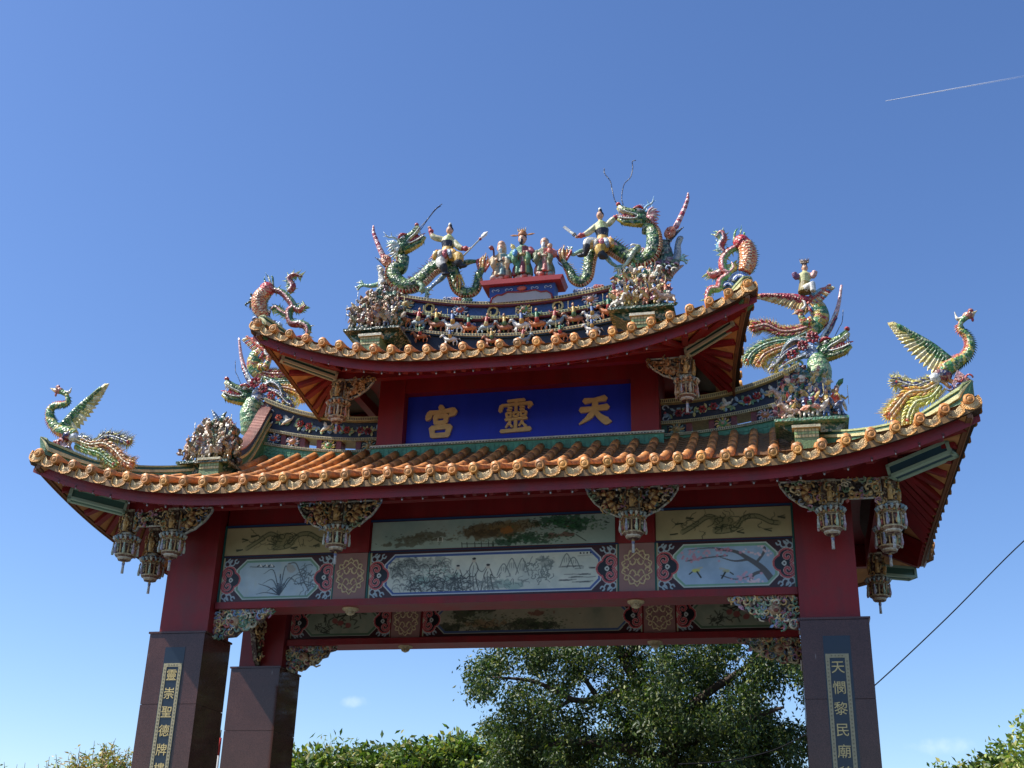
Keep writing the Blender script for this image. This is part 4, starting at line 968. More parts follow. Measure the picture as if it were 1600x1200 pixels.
def scroll(mb, x, y, z, s, c, c2=None, sg=1):
    """double cloud scroll"""
    for k in (-1, 1):
        P = [(x+k*sg*s*(.5-.42*math.cos(t)*(1-t/7.5)), y, z+s*.42*math.sin(t)*(1-t/7.5)) for t in [i*.65 for i in range(9)]]
        mb.tube(P, s*.085, 5, c, side=(0,1,0))
        if c2: mb.ell((x+k*s*.5, y+.006, z), (s*.42, .012, s*.36), c2, 10, 4)
def cloud(cx, cz, y, w_, c, c2, parent):
    m = MB(); 
    m.ell((cx, y+.02, cz), (w_*.5, .02, w_*.22), c2, 12, 4); m.ell((cx-w_*.2, y+.018, cz+w_*.06), (w_*.25, .02, w_*.2), c2, 10, 4); m.ell((cx+w_*.22, y+.018, cz), (w_*.25, .02, w_*.2), c2, 10, 4)
    for k in (-1, 0, 1):
        P = [(cx+k*w_*.28+w_*.14*math.cos(t)*(1-t/7)*(k or 1), y-.004, cz+w_*.14*math.sin(t)*(1-t/7)) for t in [i*.7 for i in range(8)]]
        m.tube(P, w_*.028, 5, c, side=(0,1,0))
    return m.build('cloud_scroll', GLAZE, parent)
cols2 = [(C('c8d0d8'), C('3a5aa0')), (C('d8a8a8'), C('a84a44')), (C('b8ccb0'), C('3f6f4c')), (C('c8c8d8'), C('5a6f9c'))]
for i, x in enumerate([XC-2.2+4.4*k/14 for k in range(15)]):
    cloud(x, RM(x)-.10, 1.745, .26, *cols2[i % 4], tr)
# round openings with cream rings in the blue band
ring = MB(); ring.tube([(.085*math.cos(a), 0, .085*math.sin(a)) for a in [k*math.pi/8 for k in range(17)]], .022, 6, C('c9b87e'), side=(0,1,0), caps=False)
ring.add([(.08*math.cos(k*math.pi/8), .012, .08*math.sin(k*math.pi/8)) for k in range(16)], [tuple(range(16))[::-1]], C('7fa8d8'))
ring_me = ring.mesh('round_medallion')
for x in (3.55, 4.72, 5.88, 7.05): link('round_medallion', ring_me, GLAZE, tr, M=tm(x, 1.738, RM(x)+.165))
# little beasts in relief: spread-eagled lion masks, flower heads
def burst(seed, c1, c2, c3):
    rg = random.Random(seed); m = MB()
    for k in range(12):
        a = 2*math.pi*k/12+rg.uniform(-.1, .1); m.tube([(.05*math.cos(a), -.01, .05*math.sin(a)*.8), (.12*math.cos(a), -.03, .10*math.sin(a)), (.15*math.cos(a+.25), -.02, .125*math.sin(a+.25))], [.02, .018, .008], 5, jit(c2 if k % 2 else c3))
    m.ell((0,-.02,0), (.085,.045,.065), c1, 10, 6); m.ell((0,-.07,-.01), (.035,.03,.03), c3, 6, 5)
    for s in (-1, 1): m.ell((s*.03,-.065,.03), .014, WHITE, 6, 4); m.ell((s*.03,-.08,.03), .007, BLACK, 5, 4)
    return m.mesh('relief_beast')
BURST = [burst(1, C('5f9a6a'), C('d8c06a'), C('c8a890')), burst(2, C('b85a4c'), C('c8d0d8'), C('5a7fb0')), burst(3, C('c98a5c'), C('b8c8d8'), C('d8b0b0')), burst(4, C('a89868'), C('8aa8a0'), C('c8a870'))]
for i, x in enumerate((3.12, 4.13, 5.28, 6.45, 7.45)): link('relief_beast', BURST[(3, 1, 0, 2, 1)[i]], GLAZE, tr, M=tm(x, 1.735, RM(x)+.17, 0, 1.0))
# horse riders in the dark band
def small_man(m, x, y, z, h, c1, c2, lean=0, sit=False, arm=1, hat=None):
    s = h
    m.tube([(x,y,z),(x+lean*.1*s,y,z+.30*s),(x+lean*.2*s,y,z+.62*s),(x+lean*.25*s,y,z+.74*s)], [.16*s,.14*s,.13*s,.05*s], 7, lambda t, a: c1 if t > .35 else c2)
    hx = x+lean*.28*s; m.ell((hx,y-.01,z+.83*s), (.075*s,.075*s,.095*s), SKIN, 7, 6)
    m.ell((hx,y+.012*s,z+.90*s), (.085*s,.085*s,.06*s), hat or BLACK, 7, 5); m.cone((hx,y,z+.92*s), (hx,y,z+1.04*s), .03*s, hat or BLACK)
    m.tube([(x-.1*s,y-.03*s,z+.64*s),(x-.24*s,y-.08*s,z+.5*s),(x-.3*s*arm,y-.12*s,z+(.5+.2*arm)*s)], [.055*s,.045*s,.03*s], 5, c1)
    m.tube([(x+.1*s,y-.03*s,z+.64*s),(x+.26*s,y-.08*s,z+.52*s),(x+.36*s,y-.12*s,z+.62*s)], [.055*s,.045*s,.03*s], 5, c1)
    m.tube([(x+.36*s,y-.12*s,z+.3*s),(x+.36*s,y-.12*s,z+1.05*s)], .012*s, 4, C('c8b878'))
    if not sit:
        for k in (-1, 1): m.tube([(x+k*.06*s,y-.02,z+.04*s),(x+k*.1*s,y-.04,z-.2*s)], [.06*s,.045*s], 5, c2)
def horse_rider(seed, ch, c1, c2, h=.26):
    rg = random.Random(seed); m = MB(); s = h; sg = rg.choice((-1, 1))
    m.tube([(-.42*s,0,.42*s),(-.2*s,-.02,.46*s),(.1*s,-.02,.42*s),(.32*s,0,.5*s),(.48*s,-.02,.74*s)], [.12*s,.17*s,.15*s,.14*s,.08*s], 8, ch)
    m.tube([(.44*s,-.02,.76*s),(.56*s,-.03,.74*s),(.68*s,-.03,.62*s)], [.085*s,.075*s,.045*s], 6, ch)
    for k in (0, .1): m.cone((.47*s+k*.3,-.02,.8*s), (.45*s+k*.3,-.02,.92*s), .03*s, ch, 4)
    for (x, dx, dz) in ((-.38,-.16,.0),(-.28,.1,.02),(.22,.2,.1),(.3,-.06,.0)):
        m.tube([(x*s,-.015,.36*s),((x+dx*.7)*s,-.03,.2*s),((x+dx*.4)*s,-.03,dz*s)], [.07*s,.045*s,.035*s], 5, jit(ch))
    m.tube([(-.44*s,0,.46*s),(-.58*s,0,.5*s),(-.7*s,0,.3*s)], [.03*s,.05*s,.015*s], 5, jit(mix(ch, BLACK, .4)))
    for k in range(4): m.cone(((.34+k*.04)*s,-.01,(.62+k*.07)*s), ((.26+k*.04)*s,-.01,(.7+k*.07)*s), .03*s, C('5a3a2a'), 4)
    m.ell((-.02*s,-.03,.52*s), (.14*s,.1*s,.08*s), c2, 7, 5)
    m.tube([(.02*s,-.03,.5*s),(.1*s,-.08*s,.36*s),(.04*s,-.1*s,.18*s)], [.06*s,.05*s,.035*s], 5, c2)
    small_man(m, -.02*s, -.05, .50*s, .80*s, c1, c2, 0.3, True, hat=rg.choice((BLACK, C('8a3030'), C('c8a050'))))
    if sg < 0:
        m.v = [(-a, b, c) for a, b, c in m.v]; m.f = [f[::-1] for f in m.f]
    return m.mesh('horse_rider')
HR = [horse_rider(1, C('c87a48'), C('3f7a54'), C('b8463c')), horse_rider(2, C('e0dcd0'), C('4a6a9c'), C('c8a050')), horse_rider(3, C('a86a4c'), C('c8a858'), C('5a7a50')), horse_rider(5, C('8a9aa0'), C('b04a44'), C('d8c890'))]
for i, x in enumerate([XC-2.15+4.3*k/14 for k in range(15)]):
    link('horse_rider', HR[(i*3) % 4], GLAZE, tr, M=tm(x+rnd.uniform(-.03,.03), 1.72, RL(x)+.05, 0, rnd.uniform(1.1, 1.35)))
for i, x in enumerate((3.45, 4.0, 4.75, 5.3, 5.95, 6.5, 7.0)): link('horse_rider', HR[i % 4], GLAZE, tr, M=tm(x, 1.66, RL(x)-.21, 0, 1.05))
# red pedestal with blue scalloped apron
pd = thing('statue_pedestal', (5.25, 1.8, 9.72), 'red topped pedestal with blue scroll apron at the middle of the top ridge', 'pedestal')
m = MB(); m.prism([(4.55,10.03),(4.50,10.12),(6.0,10.12),(5.95,10.03)], 1.55, 2.05, C('9c2c30')); m.build('red_top_board', PAINT, pd)
m = MB(); m.prism([(4.68,9.71),(4.66,10.028),(5.84,10.028),(5.82,9.71)], 1.66, 1.96, C('2f4c8c')); m.build('blue_apron', PAINT, pd)
m = MB(); P = [(4.70,9.71),(4.72,9.80),(4.82,9.86),(4.9,9.85),(5.0,9.90),(5.25,9.88),(5.5,9.90),(5.6,9.85),(5.7,9.86),(5.78,9.80),(5.80,9.71)]
m.prism(P[::-1], 1.64, 1.659, C('a8a4a0')); m.tube([(a, 1.635, b) for a, b in P], .016, 5, C('8a2f38')); 
for x in (4.78, 5.02, 5.48, 5.72): scroll(m, x, 1.65, 9.94, .085, C('b8c8dc'))
m.ell((5.25,1.64,9.95), (.09,.03,.05), C('b85a48'), 8, 5); m.build('scroll_apron', PAINT, pd)

def foot_bricks(m, xo, w_, y, zt):
    for j in range(3):
        for i in range(7): m.box(xo-w_+.004+i*w_*2/7, xo-w_+(i+1)*w_*2/7-.004, y-.008, y-.0005, zt-.045*(j+1), zt-.045*j-.008, jit(C('9ab87a') if j % 2 else C('c8c088'), .15))
# lower side ridges, left and right of the upper storey
def side_ridge(sg):
    X = lambda q: XC+sg*(2.37+q*2.25)                       # q: 0 at the storey, 1 at the outer end
    T = lambda q: 7.68+.50*q**2.3; Mi = lambda q: 7.27+.32*q**2; Bo = lambda q: 7.05+.28*q**2; G = lambda q: 6.60+.2*q
    qs = [i/24 for i in range(25)]
    def strip(name, f0, f1, y0, y1, c, parent, mat=GLAZE):
        m = MB()
        for a, b in zip(qs, qs[1:]):
            A = [(X(a),y0,f0(a)),(X(a),y1,f0(a)),(X(a),y1,f1(a)),(X(a),y0,f1(a))]; B = [(X(b),y0,f0(b)),(X(b),y1,f0(b)),(X(b),y1,f1(b)),(X(b),y0,f1(b))]
            m.hexa(A, B, c) if sg > 0 else m.hexa(B, A, c)
        return m.build(name, mat, parent)
    r = strip('side_ridge', G, lambda q: Bo(q)-.03, 1.60, 2.1, C('4a8a66'), gate)
    strip('flower_band', lambda q: Mi(q)+.05, lambda q: T(q)-.06, 1.74, 1.92, C('16203a'), r)
    for f, y0, h, c in ((lambda q: T(q)-.06, 1.64, .075, C('c8bb84')), (lambda q: Mi(q), 1.67, .05, C('bdb488')), (lambda q: Bo(q)-.03, 1.57, .045, C('b8b48c'))):
        strip('coping', f, lambda q: f(q)+h, y0, 2.1, c, r)
        m = MB()
        for k in range(70):
            q = (k+.3)/70; x = X(q); m.box(x-.008, x+.008, y0-.004, y0-.0005, f(q)+h*.2, f(q)+h*.75, C('4a4438'))
        m.build('coping_beads', PAINT, r, kind='stuff')
    m = MB()                                                # green glazed bricks below
    for k in range(30):
        q = (k+.1)/30
        for j in range(3):
            z = Bo(q)-.06-.06*(j+1); m.box(X(q)-.03, X(q)+.03, 1.592, 1.5995, z+.006, z+.054, jit(C('5a9a74'), .2))
    m.build('green_glazed_bricks', GLAZE, r, kind='stuff')
    for q in (.02, .20, .36, .52, .66, .82, .97):             # posts of the openwork course
        m = MB(); x = X(q); m.box(x-.045, x+.045, 1.72, 1.94, Bo(q)+.017, Mi(q)-.001, C('7a3a3c') if .1 < q < .9 else C('2f5a4c')); m.build('openwork_post', GLAZE, r)
    for q, k in ((.11, 3), (.44, 0), (.74, 2), (.90, 1)):
        x = X(q); m = MB(); m.box(x-.16, x+.16, 1.74, 1.92, Bo(q)+.018, Mi(q)-.002, C('1c2c48')); m.build('openwork_infill', GLAZE, r)
        link('relief_beast', BURST[k], GLAZE, r, M=tm(x, 1.73, (Bo(q)+Mi(q))/2+.02, 0, .9))
    # flowering branch, cranes and scrolls on the flower band
    fy = 1.735
    def flower(q, dz, c, r_=.06):
        x = X(q); z = (T(q)+Mi(q))/2+dz; m = MB()
        for k in range(6):
            a = k*math.pi/3; m.leaf((x+.02*math.cos(a), fy-.01, z+.02*math.sin(a)), (x+r_*1.2*math.cos(a), fy-.03, z+r_*1.2*math.sin(a)), r_*.9, jit(c, .2), cup=.3)
            m.leaf((x+.02*math.cos(a+.5), fy-.03, z+.02*math.sin(a+.5)), (x+r_*.7*math.cos(a+.5), fy-.055, z+r_*.7*math.sin(a+.5)), r_*.6, jit(c, .2), cup=.3)
        m.ell((x, fy-.045, z), r_*.3, C('5a1822'), 7, 5); m.build('relief_flower', GLAZE, r)
    for q, dz, c in ((.30,.0,C('b03a42')), (.38,.02,C('b8454c')), (.13,-.02,C('8a3a44')), (.19,.0,C('903a48')), (.62,-.0,C('b03a42')), (.69,.02,C('a83a40')), (.88,.03,C('c86048'))): flower(q, dz, c)
    for q in [.06+.045*k for k in range(19)]:
        x = X(q); z = (T(q)+Mi(q))/2+rnd.uniform(-.03, .03); m = MB()
        for k in range(5):
            a = rnd.uniform(0, 6.28); c = rnd.choice([C('7f9fb8'), C('9ab07a'), C('5f8a6c'), C('c0b880'), C('8aa8b8')]); m.leaf((x, fy-.005, z), (x+.10*math.cos(a), fy-.025, z+.10*math.sin(a)), .05, jit(c, .2))
        m.build('relief_leaves', GLAZE, r)
    for q in (.47, .80):
        x = X(q); z = (T(q)+Mi(q))/2; m = MB()
        m.tube([(x-.09,fy-.02,z-.02),(x,fy-.04,z),(x+.08,fy-.03,z+.04)], [.015,.035,.02], 6, C('d8d4c8')); m.leaf((x,fy-.03,z+.01), (x-.05,fy-.03,z+.13), .07, C('e0dccc')); m.leaf((x,fy-.03,z), (x-.12,fy-.03,z-.06), .05, C('d8a868'))
        m.tube([(x+.08,fy-.03,z+.04),(x+.11,fy-.03,z+.10)], .012, 5, C('d8d4c8')); m.build('relief_bird', GLAZE, r)
    for q, sgn in ((.955, 1), (.03, 1)):
        x = X(q); z0 = (T(q)+Mi(q))/2; m = MB()
        for k in (-1, 1):
            P = [(x+.06*math.cos(t*k)*(1-t/8), fy-.01, z0+k*.09+.06*math.sin(t*k)*(1-t/8)) for t in [i*.6 for i in range(9)]]; m.tube(P, .011, 5, C('b8ccd8'), side=(0,1,0))
        m.ell((x, fy-.01, z0), (.025,.02,.03), C('b05a60'), 6, 5); m.build('relief_scroll', GLAZE, r)
    # descending ridge: sweeps from the ridge end down and forward to the figurine platform
    xo = XC+sg*4.62
    P = catmull([(xo, 1.90, 8.22), (xo, 1.62, 7.86), (xo, 1.32, 7.40), (xo, 1.00, 7.02), (xo, .60, 6.78), (xo, .20, 6.66)], 6)
    d = MB(); d.sweep(P, [(-.11,-.001),(.11,-.001),(.11,.028),(-.11,.028)], (1,0,0), C('b07462')); d.build('terracotta_cap', TILE, r)
    for k in range(len(P)-1):
        pass
    for (a, z0, z1, c) in ((.105,-.10,-.002,C('3a4a6c')), (.13,-.15,-.101,C('c8bb84')), (.10,-.27,-.151,C('4a7a5c')), (.14,-.33,-.271,C('c0b484')), (.11,-.62,-.331,C('4f8464'))):
        d = MB(); d.sweep(P, [(-a,z0),(a,z0),(a,z1),(-a,z1)], (1,0,0), c); d.build('descending_ridge', GLAZE, r)
    rb = MB()
    for p, p2 in zip(P, P[1:]):
        for k in (.2, .7):
            q_ = p.lerp(p2, k); rb.box(q_.x-.112, q_.x+.112, q_.y-.006, q_.y+.006, q_.z+.022, q_.z+.036, C('8a4f44'))
    rb.build('ridge_ribs', TILE, r, kind='stuff')
    m = MB(); m.box(xo-.17, xo+.17, -.05, .50, 6.05, 6.40, C('6f8a5a')); m.box(xo-.20, xo+.20, -.10, .55, 6.401, 6.44, C('c8c4a0')); foot_bricks(m, xo, .17, -.05, 6.40); m.build('ridge_foot', GLAZE, r)
    return r
SR = [side_ridge(-1), side_ridge(1)]
# descending ridges of the upper roof (seen edge-on) and their feet
for sg in (-1, 1):
    xo = XC+sg*2.25
    P = catmull([(xo, 1.84, 9.95), (xo, 1.5, 9.5), (xo, 1.1, 9.1), (xo, .6, 8.85)], 6)
    for (a, z0, z1, cc) in ((.10,-.5,-.16,C('3f5a4c')), (.13,-.159,-.12,C('c0b484')), (.09,-.119,-.03,C('2f4a80')), (.12,-.029,0,C('b07462'))):
        d = MB(); d.sweep(P, [(-a,z0),(a,z0),(a,z1),(-a,z1)], (1,0,0), cc); d.build('descending_ridge', GLAZE, tr)
    m = MB(); m.box(xo-.17, xo+.17, .38, .95, 8.25, 8.60, C('6f8a5a')); m.box(xo-.20, xo+.20, .34, .98, 8.601, 8.645, C('d0ccb0')); foot_bricks(m, xo, .17, .38, 8.60); m.build('ridge_foot', GLAZE, tr)
# hip ridges running out to the corners, ending in a green prow
def hip_ridge(rf, sx, inn, roof, zoff, prow):
    cx, cy = XC+sx*rf.hw, YC-rf.hd; P = []
    n = 16
    for i in range(n+1):
        t = i/n; d = .16+inn*t; x, y = cx-sx*d, cy+d
        P.append(Vector((x, y, rf.z(x, y)+.05+zoff)))
    e = P[0]; f_ = prow; P = [e+Vector((sx*.10,-.10,.27))*f_, e+Vector((sx*.06,-.06,.17))*f_, e+Vector((sx*.03,-.03,.08))*f_]+P
    sc = [.12, .65, 1.1, 1.3, 1.3, 1.2, 1.05]+[.9]*(len(P)-7)
    side = Vector((1, sx, 0)).normalized()
    for (a, z0, z1, c) in ((.09,-.18,-.001,C('4f7c58')), (.115,0,.045,C('c8c088')), (.07,.0451,.10,C('2f5a44')), (.085,.1001,.13,C('a8b078'))):
        m = MB(); m.taper_sweep(P, [(-a,z0),(a,z0),(a,z1),(-a,z1)], side, c, sc); m.build('hip_ridge', GLAZE, roof)
for sx in (-1, 1):
    hip_ridge(LOW, sx, 2.0, low_roof, .06, .85); hip_ridge(UPP, sx, 1.5, upp_roof, .03, .6)
# ------------------------------------------------------------------ ceramic statues
YR = 1.80
def pxm(ox, oy, k): return lambda X, Y, dy=0.: at(ox+X/k, oy+Y/k, YR+dy)
SCALE_G = [C('1f5230'), C('3a7040'), C('16402a'), C('7f9a50')]
def body_col(back, belly1, belly2, bang=.25, spread=.17, rows=60):
    """scaly back with a banded belly; bang: where around the tube the belly lies (0..1)"""
    def f(t, a):
        d = abs((a-bang+.5) % 1-.5)
        if d < spread: return belly1 if int(t*rows) % 2 else belly2
        if d < spread+.07: return C('c8b040')
        return back[(int(t*rows)*3+int(a*14)*2+(int(t*rows)*int(a*14)) % 3) % len(back)]
    return f
def spikes(mb, path, h, r, c, c2, up=None, n=26, t0=.0, t1=1., off=.1, sgn=1):
    """row of spikes standing out of the path in its own plane (x-z)"""
    m = len(path)
    for k in range(n):
        t = t0+(t1-t0)*k/(n-1); i = min(int(t*(m-1)), m-2); p = path[i].lerp(path[i+1], t*(m-1)-i); T = (path[min(i+2, m-1)]-path[max(i-1, 0)]).normalized()
        N = Vector((-T.z, 0, T.x))*sgn; o = off(t) if callable(off) else off; hh = h*(.7+.5*((k*7) % 5)/5)
        mb.cone(p+N*o*.8, p+N*(o+hh)-T*hh*.35, r, c if k % 2 else c2, 4)
def flame(mb, a, b, w_, cols, n=6, sg=1):
    """a tuft of flame-shaped locks from a towards b"""
    a, b = Vector(a), Vector(b); d = b-a; L = d.length; N = Vector((-d.z, 0, d.x)).normalized()
    for k in range(n):
        f = (k/(n-1)-.5)*2 if n > 1 else 0
        e = a+d*(1-.35*abs(f))+N*w_*f*.8; m_ = a+d*.5+N*w_*f*1.1+N*w_*.22*(1 if k % 2 else -1)+Vector((0, .03*((k % 3)-1), 0))
        mb.tube(catmull([a+N*w_*f*.45, m_, e], 4), [w_*.26, w_*.24, w_*.02], 6, cols[k % len(cols)])
def dragon_head(parent, M, s=1., back=SCALE_G, mane=(PINK, C('e8d0c0'), C('c86a70')), horn=C('8fc0d8'), beard=C('d8c060')):
    """head in its own frame: +x snout, +z up; s = length"""
    M = M @ Matrix.Scale(s, 4); g = lambda k=0: back[k % len(back)]
    m = MB(M)
    m.ell((.12,0,.06), (.30,.20,.24), lambda u, v: back[int(u*7+v*9) % 4], 12, 9)
    m.tube([(.10,0,.14),(.38,0,.20),(.62,0,.26),(.86,0,.38)], [.20,.17,.12,.09], 10, lambda t, a: C('d8c878') if (a > .6 and a < .9 and t > .3) else back[int(t*9+a*7) % 4], flat=1.0, side=(0,1,0))
    m.tube([(.05,0,-.06),(.36,0,-.12),(.62,0,-.13),(.84,0,-.04)], [.16,.12,.10,.055], 10, lambda t, a: C('c8b048') if .6 < a < .9 else back[int(t*9+a*7) % 4], side=(0,1,0))
    m.tube([(.2,0,.04),(.45,0,.05),(.70,0,.10)], [.15,.11,.07], 8, C('b0282c'), side=(0,1,0))
    m.tube([(.3,0,-.03),(.6,0,-.02),(.78,0,.08),(.92,0,.06)], [.05,.05,.035,.01], 6, C('d05058'), side=(0,1,0))
    m.ell((.86,0,.46), (.075,.10,.06), C('c03a40'), 8, 6)
    m.build('head', SHARD, parent)
    lp = MB(M)
    for y in (-1, 1):
        lp.tube(catmull([(.84,y*.05,.02),(.6,y*.11,-.04),(.34,y*.14,-.02),(.26,y*.15,.05),(.36,y*.15,.12),(.6,y*.12,.18),(.86,y*.08,.30)], 4), .019, 5, C('dfe4dc'))
        for k in range(7):
            x = .40+.065*k; lp.cone((x,y*.10,.17+.13*(x-.4)**1.2+.01), (x+.01,y*.10,.08+.2*(x-.4)**1.2), .018, WHITE, 4); lp.cone((x,y*.095,-.03), (x,y*.095,.05), .016, WHITE, 4)
        lp.cone((.80,y*.06,.30), (.83,y*.06,.14), .028, WHITE, 5); lp.cone((.76,y*.05,-.02), (.78,y*.05,.13), .024, WHITE, 5)
    lp.build('teeth', SHARD, parent)
    ey = MB(M)
    for y in (-1, 1):
        ey.ell((.27,y*.15,.25), .062, WHITE, 8, 6); ey.ell((.315,y*.18,.26), .03, BLACK, 6, 5)
        ey.tube(catmull([(.12,y*.17,.30),(.26,y*.19,.35),(.42,y*.14,.30)], 3), [.03,.05,.02], 6, C('b03038'))
        for k in range(3): ey.cone((.2+.06*k,y*.17,.33), (.1+.06*k,y*.2,.45), .025, C('c8d8e0'), 4)
    ey.build('eye', SHARD, parent)
    for y in (-1, 1):
        h = MB(M); h.tube(catmull([(.12,y*.10,.26),(.02,y*.16,.42),(-.12,y*.20,.52),(-.14,y*.24,.72)], 4), [.045,.035,.028,.005], 6, horn)
        h.cone((-.03,y*.17,.46), (.06,y*.22,.62), .026, horn, 5); h.cone((-.11,y*.2,.55), (-.24,y*.2,.62), .022, horn, 5); h.build('horn', SHARD, parent)
        f = MB(M)
        for k in range(7):
            a = 1.9+k*.33; L = .36-.02*abs(k-2); f.tube(catmull([(-.02,y*.17,.06), (-.02+.55*L*math.cos(a),y*.24,.06+.6*L*math.sin(a)), (-.02+L*math.cos(a+.15)*1.1,y*.22,.06+L*math.sin(a+.15)*1.1)], 3), [.05,.055,.006], 6, mane[k % len(mane)])
        f.build('mane', SHARD, parent)
    bd = MB(M)
    for k in range(9): bd.cone((.12+.075*k,.0,-.17-.02*(k < 6)), (.06+.075*k,.02*((k % 3)-1),-.28), .022, beard if k % 2 else C('4a7a44'), 4)
    bd.build('beard', SHARD, parent)
def hdM(p, ang, flip=1, yaw=0):
    """head frame at p, snout raised by ang, flip = +1 snout to +x, -1 to -x"""
    return Matrix.Translation(p) @ Matrix.Rotation(yaw, 4, 'Z') @ Matrix.Diagonal((flip, 1, 1, 1)) @ Matrix.Rotation(-ang, 4, 'Y')
def claw_leg(parent, P, r, toes_dir, c=None, name='leg'):
    m = MB(); P = [Vector(p) for p in P]; Q = catmull(P, 4); c = c or C('a8c8a0')
    m.tube(Q, r, 8, lambda t, a: mix(SCALE_G[int(t*12+a*6) % 4], c, min(1, t*1.6)))
    e = Q[-1]; d = Vector(toes_dir).normalized(); N = Vector((-d.z, 0, d.x))
    for k in (-1.4, -.5, .5, 1.4):
        a = e+(d+N*k*.6).normalized()*.075; b = e+(d+N*k*.85).normalized()*.13+Vector((0,0,-.02)); m.tube(catmull([e, a, b], 3), [.024,.02,.016], 5, c); m.cone(b, b+(d*.4-N*k*.2).normalized()*.055, .015, C('e8e8dc'), 4)
    m.build(name, SHARD, parent)
def wire(parent, P, r=.009, name='whisker', mat=None):
    m = MB(); m.tube(catmull(P, 6), r, 4, C('2c3a60')); m.build(name, mat or SHARD, parent)
# right dragon -------------------------------------------------------
def dragon_right():
    F = pxm(860, 300, 6.957); t = thing('dragon_statue', F(620, 860), 'green ceramic dragon on the right of the top ridge, jaws open to the left', 'dragon statue', 'dragons on the top ridge')
    path = catmull([F(1010,395),F(1085,410),F(1120,470,-.03),F(1125,580,-.06),F(1085,690,-.06),F(990,745,-.04),F(870,730),F(770,670),F(680,610),F(590,575,.02),F(500,610,.04),F(440,700,.04),F(420,820,.02),F(400,930),F(330,985,-.02),F(255,950,-.04),F(215,870,-.04),F(170,800,-.02),F(130,740)], 5)
    r = [.11,.12,.13,.14,.145,.145,.14,.14,.145,.14,.125,.115,.105,.10,.09,.085,.075,.06,.045]
    m = MB(); m.tube(path, r, 14, body_col(SCALE_G, C('c8503c'), C('ecd8b0'), .0, .0, 70), side=(0,1,0))
    m.build('body', SHARD, t)
    b = MB(); n = len(path)
    for i in range(1, int(n*.93)):                            # banded belly plates on the outer/under side
        T = (path[min(i+1, n-1)]-path[i-1]).normalized(); N = Vector((T.z, 0, -T.x)); ri = lerpl(r, i/(n-1))
        sgn = 1
        for k, dy in ((0, -.5), (1, 0)):
            q = path[i].lerp(path[min(i+1, n-1)], k*.5)+N*(-ri*.86)*sgn
            b.ell(q+Vector((0,-ri*.25,0)), (ri*.30, ri*.62, ri*.13), C('b8402e') if k else C('e8cf9c'), 7, 4, Matrix.Rotation(-math.atan2(T.z, T.x), 3, 'Y') @ Matrix.Rotation(R(90), 3, 'Y') @ Matrix.Rotation(0, 3, 'X'))
    b.build('belly_plates', SHARD, t, kind='stuff')
    s = MB(); spikes(s, path, .11, .016, C('d8cf8c'), C('d8707c'), n=30, t0=.20, t1=.62, off=lambda q: lerpl(r, q)*.95, sgn=-1 if False else -1)
    spikes(s, path, .07, .014, C('d8cf8c'), C('e0b890'), n=24, t0=.62, t1=.95, off=lambda q: lerpl(r, q)*.95, sgn=-1); s.build('dorsal_spines', SHARD, t, kind='stuff')
    dragon_head(t, hdM(F(1040,315,-.02), .10, -1, .22), .60)
    fl = MB(); flame(fl, F(135,750), F(148,565), .11, [C('b8404c'), C('e8a050'), C('8a3a6a'), C('e8c070'), C('c85858')], 8); flame(fl, F(165,820), F(60,690), .05, [C('7a2a5a'), C('c8506a')], 3); fl.build('tail_flame', SHARD, t)
    claw_leg(t, [F(960,600,-.12),F(900,660,-.18),F(840,760,-.16),F(780,830,-.12)], [.06,.05,.035,.03], (-.8,0,-.5), C('c8dcc4'))
    claw_leg(t, [F(530,650,.0),F(600,700,-.1),F(660,770,-.12),F(720,810,-.1)], [.06,.05,.035,.03], (.8,0,-.5), C('7fb0a0'))
    claw_leg(t, [F(430,640,.02),F(340,640,.02),F(250,680,.02),F(215,660,.02)], [.05,.04,.035,.03], (-.5,0,.8), C('8fc0b0'))
    claw_leg(t, [F(1190,640,.1),F(1250,690,.1),F(1330,720,.1),F(1410,735,.08)], [.06,.05,.04,.03], (1,0,.3), C('a8d0c0'))
    el = MB(); flame(el, F(985,600,-.14), F(830,655,-.14), .07, [C('f0e8d8'), C('f0e0b8'), C('e0d0a0')], 6); el.build('elbow_tuft', SHARD, t)
    for a in ([F(745,130),F(720,60),F(690,-40),F(640,-120),F(590,-180),F(600,-240)], [F(765,120),F(760,20),F(775,-90),F(850,-200),F(880,-280),F(905,-330),F(925,-320)]):
        pass
    for P in ([(740,140),(700,90),(670,-30),(650,-120),(590,-200),(585,-255)], [(790,140),(775,60),(800,-80),(870,-160),(895,-260),(890,-330),(930,-345)]):
        wire(t, [F(x, y, -.02) for x, y in P])
    return t
dragon_right()
